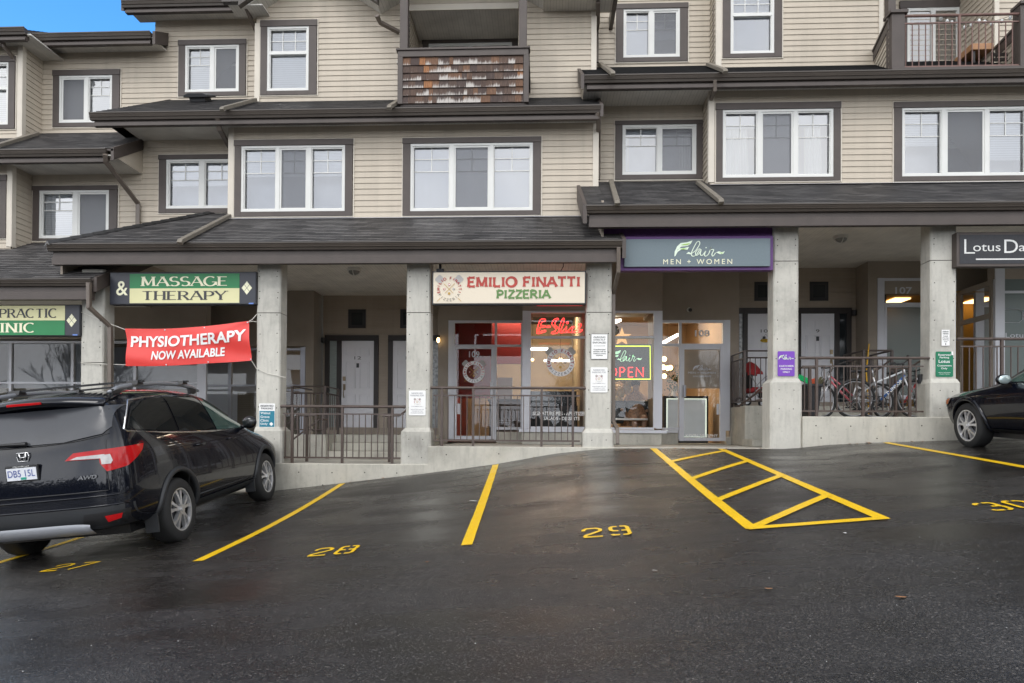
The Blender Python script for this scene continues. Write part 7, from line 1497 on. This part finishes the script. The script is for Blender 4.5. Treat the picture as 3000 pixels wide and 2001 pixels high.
for s in (1, -1):
    wheel(sed, s*.79, 0, .335, .225, .245, s); wheel(sed, s*.79, 2.69, .335, .225, .245, s)
    arch_trim(sed, 2.69, .33, .372, bv2, s, 'car_paint'); arch_trim(sed, 0, .33, .372, bv2, s, 'car_paint')
    side_patch('front_side_window', [(.72, .955), (.70, 1.33), (1.1, 1.33), (1.5, 1.20), (1.86, .99), (1.86, .955)], bv2, 'car_glass_green', sed, s); side_patch('side_window', [(-.15, .97), (.1, 1.22), (.3, 1.31), (.62, 1.34), (.64, .955)], bv2, 'car_glass', sed, s)
    side_tube('window_trim', [(-.2, .955), (.7, .94), (1.9, .93)], bv2, .008, 'chrome', sed, s)
    side_tube('door_gap', [(1.86, .92), (1.9, .7), (1.86, .4)], bv2, .0035, 'car_black', sed, s, off=-.001); side_tube('door_crease', [(2.2, .74), (1.4, .77), (.2, .80)], bv2, .006, 'car_paint', sed, s)
    side_patch('sill_cladding', [(.42, .22), (2.26, .22), (2.26, .31), (.42, .31)], bv2, 'car_black', sed, s, .008)
    h = bv2.ray_cast(Vector((s*3, 1.80, .95)), Vector((-s, 0, 0)))[0]; mb = MB(); mb.sphere(h+Vector((s*.11, .02, .045)), .10, 16, sc=(1, .55, .72)); mb.tube([h+Vector((-s*.03, .03, -.01)), h+Vector((s*.06, .03, .01))], .024, 8); mb.build('wing_mirror', 'car_paint', sed, smooth=True)
    mb = MB(); mb.sphere(h+Vector((s*.115, -.022, .045)), .084, 14, sc=(1, .2, .72)); mb.build('mirror_glass', 'mirror_glass', sed, smooth=True)
    d = Vector((-s*1, -.8, 0)).normalized(); tang = Vector((s*.62, -.78, 0)).normalized()
    skin_patch('headlamp', [(-.28, .60), (-.30, .70), (.0, .73), (.16, .745), (.10, .66), (-.05, .60)], lambda u, v: Vector((s*.74, 3.22, v))-d*2+tang*u, d, bv2, .008, 'tail_clear', sed)
    skin_patch('side_marker', [(.02, .635), (.0, .70), (.14, .735), (.10, .66)], lambda u, v: Vector((s*.74, 3.22, v))-d*2+tang*u, d, bv2, .013, 'amber', sed)
mb = MB(); mb.box(-.7, .7, -.8, 3.2, .17, .28); mb.build('underbody', 'car_black', sed)
skin_patch('windscreen', [(-.5, 1.22), (.5, 1.22), (.66, 2.1), (-.66, 2.1)], lambda u, v: (u, v, 4), (0, 0, -1), bv2, .006, 'car_glass', sed)
place_car(sed, 7.20, 7.72, R_(0), 2.69, .79)
# ================================================================ bicycles, stroller, bin, balcony things, trees
pm('bike_silver', (.42, .42, .43), .3, metal=.7, var=.1); pm('bike_pink', (.42, .07, .09), .35, var=.2, vs_=20, coat=.5); pm('bike_blue', (.02, .10, .32), .3, var=.1, coat=.6); pm('bike_white', (.62, .64, .66), .35, var=.05); pm('rubber', (.02, .02, .02), .7, var=.2); pm('bike_black', (.02, .02, .022), .4, var=.1); pm('bike_red', (.35, .02, .02), .35, var=.1)
def bicycle(label, x, y, z, rz, lean, main, second, steer=0, step=False, r=.33):
    t = thing('bicycle', label, 'bicycle', group='bicycles leaning behind the porch railing'); LOCAL.add(t.name)
    t.matrix_world = Matrix.Translation((x, y, z)) @ Matrix.Rotation(rz, 4, 'Z') @ Matrix.Rotation(lean, 4, 'X')
    def V3(a, b, c=0): return Vector((a, c, b))
    bb, st_, ht, hb = V3(.43, .29), V3(.30, .70), V3(.80, .84), V3(.835, .72); fh = V3(1.03, r)
    mb = MB()
    mb.tube([hb+V3(-.01, .01), bb], .021, 8); mb.tube([ht+V3(.01, -.03), (V3(.33, .60) if not step else V3(.40, .42))], .017, 8, 1); mb.build('frame', [main, second], t, smooth=True)
    mb = MB(); mb.tube([bb, st_], .017, 8); mb.tube([ht, hb], .022, 8)
    for s in (-.045, .045): mb.tube([V3(0, r, s), V3(.33, .62, s*.4)], .009, 6); mb.tube([V3(0, r, s), V3(.40, .29, s*.6)], .010, 6)
    mb.build('rear_frame', 'bike_silver', t, smooth=True)
    S = Matrix.Translation(ht) @ Matrix.Rotation(steer, 4, (ht-hb).normalized()) @ Matrix.Translation(-ht)
    def SV(p): return S @ p
    mb = MB()
    for s in (-.05, .05): mb.tube([SV(V3(.84, .70, s)), SV(V3(.93, .52, s)), SV(V3(1.03, r, s))], [.018, .016, .010], 8)
    mb.tube([SV(V3(.84, .70, -.05)), SV(V3(.845, .72, 0)), SV(V3(.84, .70, .05))], .016, 8); mb.build('fork', 'bike_silver', t, smooth=True)
    for k, c in enumerate((V3(0, r), fh)):
        T = S if k else Matrix.Identity(4); mb = MB()
        mb.tube([T @ (c+V3(r*math.cos(a), r*math.sin(a))) for a in [2*math.pi*i/36 for i in range(36)]], .024, 8, closed=True); w_ = mb.build('wheel', 'rubber', t, smooth=True)
        mb = MB(); mb.tube([T @ (c+V3((r-.032)*math.cos(a), (r-.032)*math.sin(a))) for a in [2*math.pi*i/36 for i in range(36)]], .010, 6, closed=True)
        for i in range(14): a = 2*math.pi*i/14; mb.tube([T @ (c+V3(.02*math.cos(a+.8), .02*math.sin(a+.8), .02*(-1)**i)), T @ (c+V3((r-.035)*math.cos(a), (r-.035)*math.sin(a)))], .0022, 3)
        mb.tube([T @ (c+V3(0, 0, -.05)), T @ (c+V3(0, 0, .05))], .02, 8); mb.build('rim', 'bike_silver', w_, smooth=True)
    mb = MB(); mb.tube([st_, V3(.27, .86)], .013, 6); sd_ = mb.build('seat_post', 'bike_silver', t, smooth=True)
    mb = MB(); mb.sphere(V3(.22, .885), .12, 12, sc=(1.05, .62, .28)); mb.sphere(V3(.36, .885), .07, 10, sc=(1.4, .4, .35)); mb.build('saddle', 'bike_black', t, smooth=True)
    mb = MB(); mb.tube([SV(ht), SV(V3(.785, .93))], .015, 8); mb.tube([SV(V3(.72, 1.0, -.30)), SV(V3(.80, .96, -.12)), SV(V3(.80, .95, 0)), SV(V3(.80, .96, .12)), SV(V3(.72, 1.0, .30))], .012, 8); mb.build('handlebar', 'bike_black', t, smooth=True)
    mb = MB()
    for s in (-.3, .3): mb.tube([SV(V3(.72, 1.0, s*1.05)), SV(V3(.745, .99, s*.7))], .018, 8)
    for s in (-.2, .2): mb.tube([SV(V3(.78, .96, s)), SV(V3(.92, .84, s*.4)), SV(V3(.88, .62, s*.1))], .004, 4)
    mb.build('grip', 'rubber', t, smooth=True)
    mb = MB(); mb.tube([bb+V3(.085*math.cos(a), .085*math.sin(a), -.05) for a in [2*math.pi*i/20 for i in range(20)]], .008, 5, closed=True); mb.tube([bb+V3(0, 0, -.07), bb+V3(0, 0, .07)], .02, 8)
    for s in (-1, 1): mb.tube([bb+V3(0, 0, s*.07), bb+V3(s*.12, -.11, s*.075)], .010, 6); mb.box(.43+s*.12-.045, .43+s*.12+.045, s*.08, s*.16, .29-.11-.01, .29-.11+.012)
    mb.tube([V3(0, r+.04, -.05), V3(.43, .29+.085, -.05)], .005, 4); mb.tube([V3(0, r-.04, -.05), V3(.43, .29-.085, -.05)], .005, 4); mb.build('crankset', 'bike_black', t, smooth=True)
    return t, S, V3
FB = 1.885
q = PX(2571, 12.75, 1170); bicycle('pink and silver bicycle facing left behind the porch railing', q, 12.80, FB, R_(182), R_(8), 'bike_pink', 'bike_pink', .25, True)
q = PX(2497, 12.2, 1170); t, S, V3 = bicycle('blue and white bicycle facing right with its front wheel turned', q, 12.15, FB, R_(-1), R_(6), 'bike_blue', 'bike_white', R_(-52))
for tt, (u0, z0), (u1, z1) in (('DUNLOP', (.50, .38), (.80, .68)),):
    d = Vector((u1-u0, z1-z0)).normalized(); mb = MB(); vs_, fs = text_mesh(tt, .075, .002, 1.1)
    mb.raw([(u0+(u1-u0)/2+d.x*v.x-d.y*v.y, -.024, z0+(z1-z0)/2+d.y*v.x+d.x*v.y) for v in vs_], fs); mb.build('frame_lettering', 'letter_white', t, fix=False)
mb = MB(); mb.tube([(.84, 0, .70), (.95, -.1, .74), (1.0, -.2, .66)], .012, 6); mb.cyl((.98, -.2, .60), .035, .16, n=12); mb.build('lamp_and_bottle', 'bike_black', t)
q = PX(2640, 13.4, 1170); bicycle('dark red bicycle standing crosswise behind the other two', q-.35, 13.25, FB, R_(20), R_(-5), 'bike_red', 'bike_black', .1)
mb = MB(); a, b_ = W(2546, 1008, 13.7), W(2538, 1090, 13.2); t = thing('broom', 'thin yellow pole leaning upright behind the bicycles', 'broom', (b_.x, b_.y, 1.885)); mb.tube([a, b_, Vector((b_.x-.02, b_.y-.15, 1.95))], .011, 8); mb.build('handle', 'yellow_pole', t) if pm('yellow_pole', (.65, .36, .01), .5, var=.05) else 0
# bin with rubbish
pm('bin_black', (.016, .017, .02), .5, var=.15); pm('bin_green', (.0, .36, .10), .5, var=.08); pm('bin_orange', (.75, .13, .06), .5, var=.08)
b_ = RC(2349, 1127, 2396, 1225, 12.55); t = thing('wheeled_bin', 'black bin overflowing with green and orange boards beside the purple-signed column', 'bin', ((b_[0]+b_[1])/2, 12.6, FB))
mb = MB(); x0, x1 = b_[0], b_[1]; mb.raw([(x0+.05, 12.4, FB), (x1-.05, 12.4, FB), (x1-.05, 12.75, FB), (x0+.05, 12.75, FB), (x0, 12.35, b_[3]), (x1, 12.35, b_[3]), (x1, 12.8, b_[3]), (x0, 12.8, b_[3])], [(0, 1, 2, 3), (0, 1, 5, 4), (1, 2, 6, 5), (2, 3, 7, 6), (3, 0, 4, 7)]); mb.build('bin_body', 'bin_black', t, bevel=.02)
mb = MB(); mb.box(x0-.02, x1+.02, 12.33, 12.82, b_[3]-.05, b_[3]); mb.build('rim', 'bin_black', t, bevel=.01)
def slab(name, label, pts, Y, mat, th=.01):
    P = [W(x, y, Y+dy) for x, y, dy in pts]; n_ = (P[1]-P[0]).cross(P[2]-P[0]).normalized()*th; t = thing(name, label, 'board', P[0]); mb = MB(); k = len(P); mb.raw(P+[p+n_ for p in P], [tuple(range(k)), tuple(range(k, 2*k))]+[(i, (i+1) % k, k+(i+1) % k, k+i) for i in range(k)]); mb.build('board_sheet', mat, t, fix=False)
slab('green_board', 'bright green board sticking out of the black bin', [(2337, 1110, 0), (2342, 1096, .1), (2382, 1115, .2), (2378, 1129, .1)], 12.5, 'bin_green')
slab('orange_board', 'small orange board sticking out of the black bin', [(2377, 1111, 0), (2391, 1107, .05), (2393, 1124, .1), (2380, 1124, .05)], 12.55, 'bin_orange')
slab('wood_offcut', 'dark olive wood offcut leaning in the black bin', [(2392, 1126, 0), (2405, 1104, .05), (2410, 1105, .08), (2398, 1128, .05)], 12.5, 'olive_wood', .02) if pm('olive_wood', (.10, .09, .045), .7, var=.2) else 0
slab('wood_offcut', 'longer dark offcut leaning right out of the black bin', [(2396, 1128, 0), (2414, 1108, .05), (2419, 1110, .08), (2402, 1131, .05)], 12.6, 'olive_wood', .02)
# stroller
pm('stroller_red', (.30, .018, .022), .8, var=.2, vs_=12); pm('stroller_black', (.015, .015, .017), .7, var=.1)
c = Vector((PX(2212, 15.0, 1100), 15.0, 2.175)); t = thing('stroller', 'red and black baby stroller parked behind the dark landing rail', 'stroller', c)
mb = MB(); n = 14
for k in range(5):
    a = R_(-10+35*k); 
    for i in range(n+1):
        u = math.pi*i/n; mb.v.append(c+Vector((-.02-.20*math.cos(a), .21*math.cos(u), .66+.30*math.sin(u)*max(.25, math.sin(a+.55))))+Vector((0, 0, .03*math.sin(a))))
for k in range(4):
    for i in range(n): mb.f.append((k*(n+1)+i, k*(n+1)+i+1, (k+1)*(n+1)+i+1, (k+1)*(n+1)+i)); mb.m.append(0); mb.uv.append(None)
mb.build('canopy', 'stroller_red', t, smooth=True)
mb = MB(); mb.box(c.x-.16, c.x-.10, c.y-.19, c.y+.19, c.z+.38, c.z+.84); mb.build('seat_back', 'stroller_black', t, bevel=.03); mb = MB(); mb.box(c.x-.16, c.x+.16, c.y-.19, c.y+.19, c.z+.30, c.z+.42); mb.build('seat', 'stroller_red', t, bevel=.04)
mb = MB(); mb.box(c.x+.12, c.x+.20, c.y-.16, c.y+.16, c.z+.20, c.z+.36); mb.build('footrest', 'stroller_black', t, bevel=.02)
for s in (-1, 1):
    mb = MB(); mb.tube([c+Vector((-.26, s*.24, .12)), c+Vector((.05, s*.22, .42)), c+Vector((.28, s*.2, .66)), c+Vector((.36, s*.2, .70))], .012, 6); mb.tube([c+Vector((.22, s*.24, .12)), c+Vector((.02, s*.22, .40)), c+Vector((-.16, s*.2, .66))], .012, 6); mb.build('frame_tube', 'bike_silver', t, smooth=True)
    for xx, r in ((-.26, .11), (.24, .09)):
        mb = MB(); mb.cyl(c+Vector((xx, s*.25-.02, r)), r, .04, 'y', 18); w_ = mb.build('wheel', 'rubber', t); mb = MB(); mb.cyl(c+Vector((xx, s*.25-.026, r)), r*.6, .052, 'y', 14); mb.build('hub', 'bike_white', w_)
mb = MB(); mb.tube([c+Vector((.36, -.2, .70)), c+Vector((.38, 0, .71)), c+Vector((.36, .2, .70))], .016, 8); mb.build('handle', 'stroller_black', t, smooth=True)
# balcony furniture and string lights
tx = RC(2838, 134, 2922, 158, 14.4); zt_ = zfl+.74; t = thing('patio_table', 'orange-brown wooden table standing on the right balcony', 'table', ((tx[0]+tx[1])/2, 14.6, zfl))
mb = MB(); mb.box(tx[0], tx[1], 14.3, 14.9, tx[2]+.04, tx[3]); mb.build('tabletop', 'oak', t, bevel=.01)
for a in (tx[0]+.05, tx[1]-.1):
    for b_ in (14.35, 14.8): mb = MB(); mb.box(a, a+.05, b_, b_+.05, zfl, tx[2]+.04); mb.build('leg', 'black_brown', t)
mb = MB(); cx = (tx[0]+tx[1])/2; t = thing('patio_chair', 'dark chair in front of the wooden balcony table', 'chair', (cx, 14.0, zfl)); zc2 = W(2882, 150, 13.85).z-.62; mb.box(cx-.18, cx+.18, 13.85, 14.2, zc2+.30, zc2+.34); mb.build('seat', 'black_brown', t)
for z in (.42, .52): mb = MB(); mb.box(cx-.18, cx+.18, 13.84, 13.87, zc2+z, zc2+z+.06); mb.build('back_slat', 'black_brown', t)
for a in (-.18, .14):
    for b_ in (13.84, 14.16): mb = MB(); mb.box(cx+a, cx+a+.04, b_, b_+.04, zfl-.01, zc2+(.60 if b_ < 14 else .30)); mb.build('leg', 'black_brown', t)
t = thing('string_lights', 'string of small clear bulbs hung along the balcony railing', 'string lights', W(2800, 60, 13.2)); pts = [W(x, y, 13.2+d) for x, y, d in ((2757, 48, 0), (2775, 56, .1), (2788, 60, 0), (2806, 66, .2), (2826, 74, .3), (2845, 66, .5), (2868, 55, .6), (2885, 58, .5), (2905, 64, .3), (2935, 56, .1), (2960, 46, 0))]
mb = MB(); mb.tube(pts, .005, 5); mb.build('wire', 'black_vent', t)
for p in pts[::1]: mb = MB(); mb.sphere(p-Vector((0, 0, .04)), .032, 8, sc=(1, 1, 1.3)); mb.build('bulb', 'bulb_clear', t, smooth=True) if 'bulb_clear' in M or pm('bulb_clear', (.7, .72, .7), .15, var=0) else 0
# bare trees across the lot, behind the photographer (seen mirrored in the glass)
pm('bark', (.06, .05, .045), .9, var=.3); pm('evergreen', (.018, .035, .018), .8, var=.5, vs_=2)
def bare_tree(x, y, h, label, seed):
    rnd = random.Random(seed); z = ground(x, y)-.1; t = thing('bare_tree', label, 'tree', (x, y, z)); tr = MB(); br = MB()
    def grow(p, d, l, r, dep, mbt):
        q = p+d*l*.5+Vector((rnd.uniform(-1, 1), rnd.uniform(-1, 1), .2))*l*.05; e = q+d*l*.5
        mbt.tube([p, q, e], [r, r*.85, r*.7], 5 if dep < 2 else 3)
        if dep >= 6: return
        for k in range(3 if dep else 5):
            a = rnd.uniform(0, 6.28); w_ = rnd.uniform(.25, .75); nd = (d+Vector((math.cos(a), math.sin(a), rnd.uniform(-.1, .5)))*w_).normalized()
            grow(p.lerp(e, rnd.uniform(.55, 1)), nd, l*rnd.uniform(.60, .78), r*.58, dep+1, br)
    grow(Vector((x, y, z)), Vector((0, 0, 1)), h*.30, h*.016, 0, tr); tr.build('trunk', 'bark', t); br.build('branches', 'bark', t, fix=False)
for k, (x, y, h) in enumerate(((-23, -8, 10), (1.2, -17, 9), (11.5, -19, 11), (-30, -15, 12))): bare_tree(x, y, h, 'bare tree across the lot, ' + ('nearer of two mirrored in the clinic glass', 'mirrored in the pizza shop glass', 'mirrored in the salon glass', 'farther of two mirrored in the clinic glass')[k], 40+k)
rnd = random.Random(3)
for k, (x0, x1) in enumerate(((-34, -12), (4, 13), (18, 40))):  # hedges added behind the camera as a dark band in the glass reflections
    t = thing('hedge', ('long added evergreen hedge, out of view on the left, darkening reflections', 'short added evergreen hedge, out of view in the middle, darkening reflections', 'long added evergreen hedge, out of view on the right, darkening reflections')[k], 'hedge', ((x0+x1)/2, -27, -1)); mb = MB()
    for i in range(int((x1-x0)*130)):
        p = Vector((rnd.uniform(x0, x1), rnd.uniform(-28.5, -26), rnd.uniform(-1, 2.3+math.sin(i*.7)*.5+1.2*math.sin((x0+i/130)*.9)))); d = Vector((rnd.uniform(-1, 1), rnd.uniform(-1, 1), rnd.uniform(-1, 1))).normalized()*.28; s = d.cross(Vector((.2, .5, .8))).normalized()*.2
        mb.add([p-d-s, p+d-s, p+d+s, p-d+s])
    mb.build('foliage', 'evergreen', t, fix=False)
w_ = MB(); rnd = random.Random(7)  # unseen woods added to darken reflections in car paint and glass
for i in range(7200):
    a = R_(rnd.uniform(-200, 20)); r = rnd.uniform(50, 56); p = Vector((r*math.cos(a), r*math.sin(a), -3+rnd.random()**1.3*((17 if a > R_(-62) else 6.5)+1.5*math.sin(a*9)+1.0*math.sin(a*23)))); d = Vector((rnd.uniform(-1, 1), rnd.uniform(-1, 1), rnd.uniform(-1, 1))).normalized()*.9; s = d.cross(Vector((.2, .5, .8))).normalized()*.7
    w_.add([p-d-s, p+d-s*.4, p+d*.6+s, p-d*.8+s])
tag(w_.build('reflection_woods', 'evergreen', fix=False), 'added unseen belt of dark woods behind the camera, darkening reflections', 'woods', kind='stuff')
# litter and leaves on the wet asphalt
pm('litter_white', (.6, .6, .58), .6, var=0); pm('dead_leaf', (.28, .13, .05), .7, var=.3, vs_=30)
rnd = random.Random(9)
t = None
for k, (px, py, w_, m) in enumerate(((1385, 1470, .10, 'litter_white'), (1265, 1388, .05, 'dead_leaf'), (2545, 1298, .09, 'dead_leaf'), (1918, 1676, .035, 'litter_white'), (2252, 1728, .05, 'dead_leaf'), (2640, 1754, .06, 'dead_leaf'), (1250, 1650, .04, 'dead_leaf'), (2475, 1565, .03, 'litter_white'), (2140, 1435, .04, 'litter_white'), (875, 1437, .06, 'litter_white'))):
    g_ = gpix(px, py)
    if not g_: continue
    a = rnd.uniform(0, 3); mb = MB(); n = 6
    mb.add([(g_[0]+w_*(.5+.2*rnd.random())*math.cos(a+2*math.pi*i/n), g_[1]+w_*.35*(.6+.5*rnd.random())*math.sin(a+2*math.pi*i/n), ground(*g_)+.008+rnd.random()*.006) for i in range(n)])
    o = mb.build('fallen_leaf' if m == 'dead_leaf' else 'paper_scrap', m, None, fix=False); tag(o, ('small brown dead leaf lying flat on the wet asphalt' if m == 'dead_leaf' else 'tiny white scrap lying on the wet asphalt'), 'leaf' if m == 'dead_leaf' else 'scrap', 'dead leaves on the asphalt' if m == 'dead_leaf' else 'white scraps on the asphalt')
for k in range(26):
    x = rnd.choice([rnd.uniform(-4.4, 1), rnd.uniform(4.4, 6.4), rnd.uniform(-2, 5)]); y = 11.47-abs(rnd.gauss(0, .12)); w_ = rnd.uniform(.025, .05); a = rnd.uniform(0, 3); mb = MB()
    mb.add([(x+w_*(.4+.3*rnd.random())*math.cos(a+2*math.pi*i/6), y-.02+w_*.5*(.5+.5*rnd.random())*math.sin(a+2*math.pi*i/6), ground(x, y)+.009+rnd.random()*.012) for i in range(6)])
    tag(mb.build('fallen_leaf', 'dead_leaf', None, fix=False), 'small brown dead leaf lying flat on the wet asphalt', 'leaf', 'dead leaves on the asphalt')
mb = MB()
for i in range(300):
    x, y = rnd.uniform(-9, 9), rnd.triangular(2.2, 11, 5); s = rnd.uniform(.002, .0065); a = rnd.random()*3; z = ground(x, y)+.004
    mb.add([(x+s*math.cos(a+k*1.57)*rnd.uniform(.6, 1.4), y+s*math.sin(a+k*1.57), z+(.003 if k % 2 else 0)) for k in range(4)])
tag(mb.build('grit', 'litter_white', fix=False), 'scattered pale grit specks over the wet parking lot', 'grit', kind='stuff')
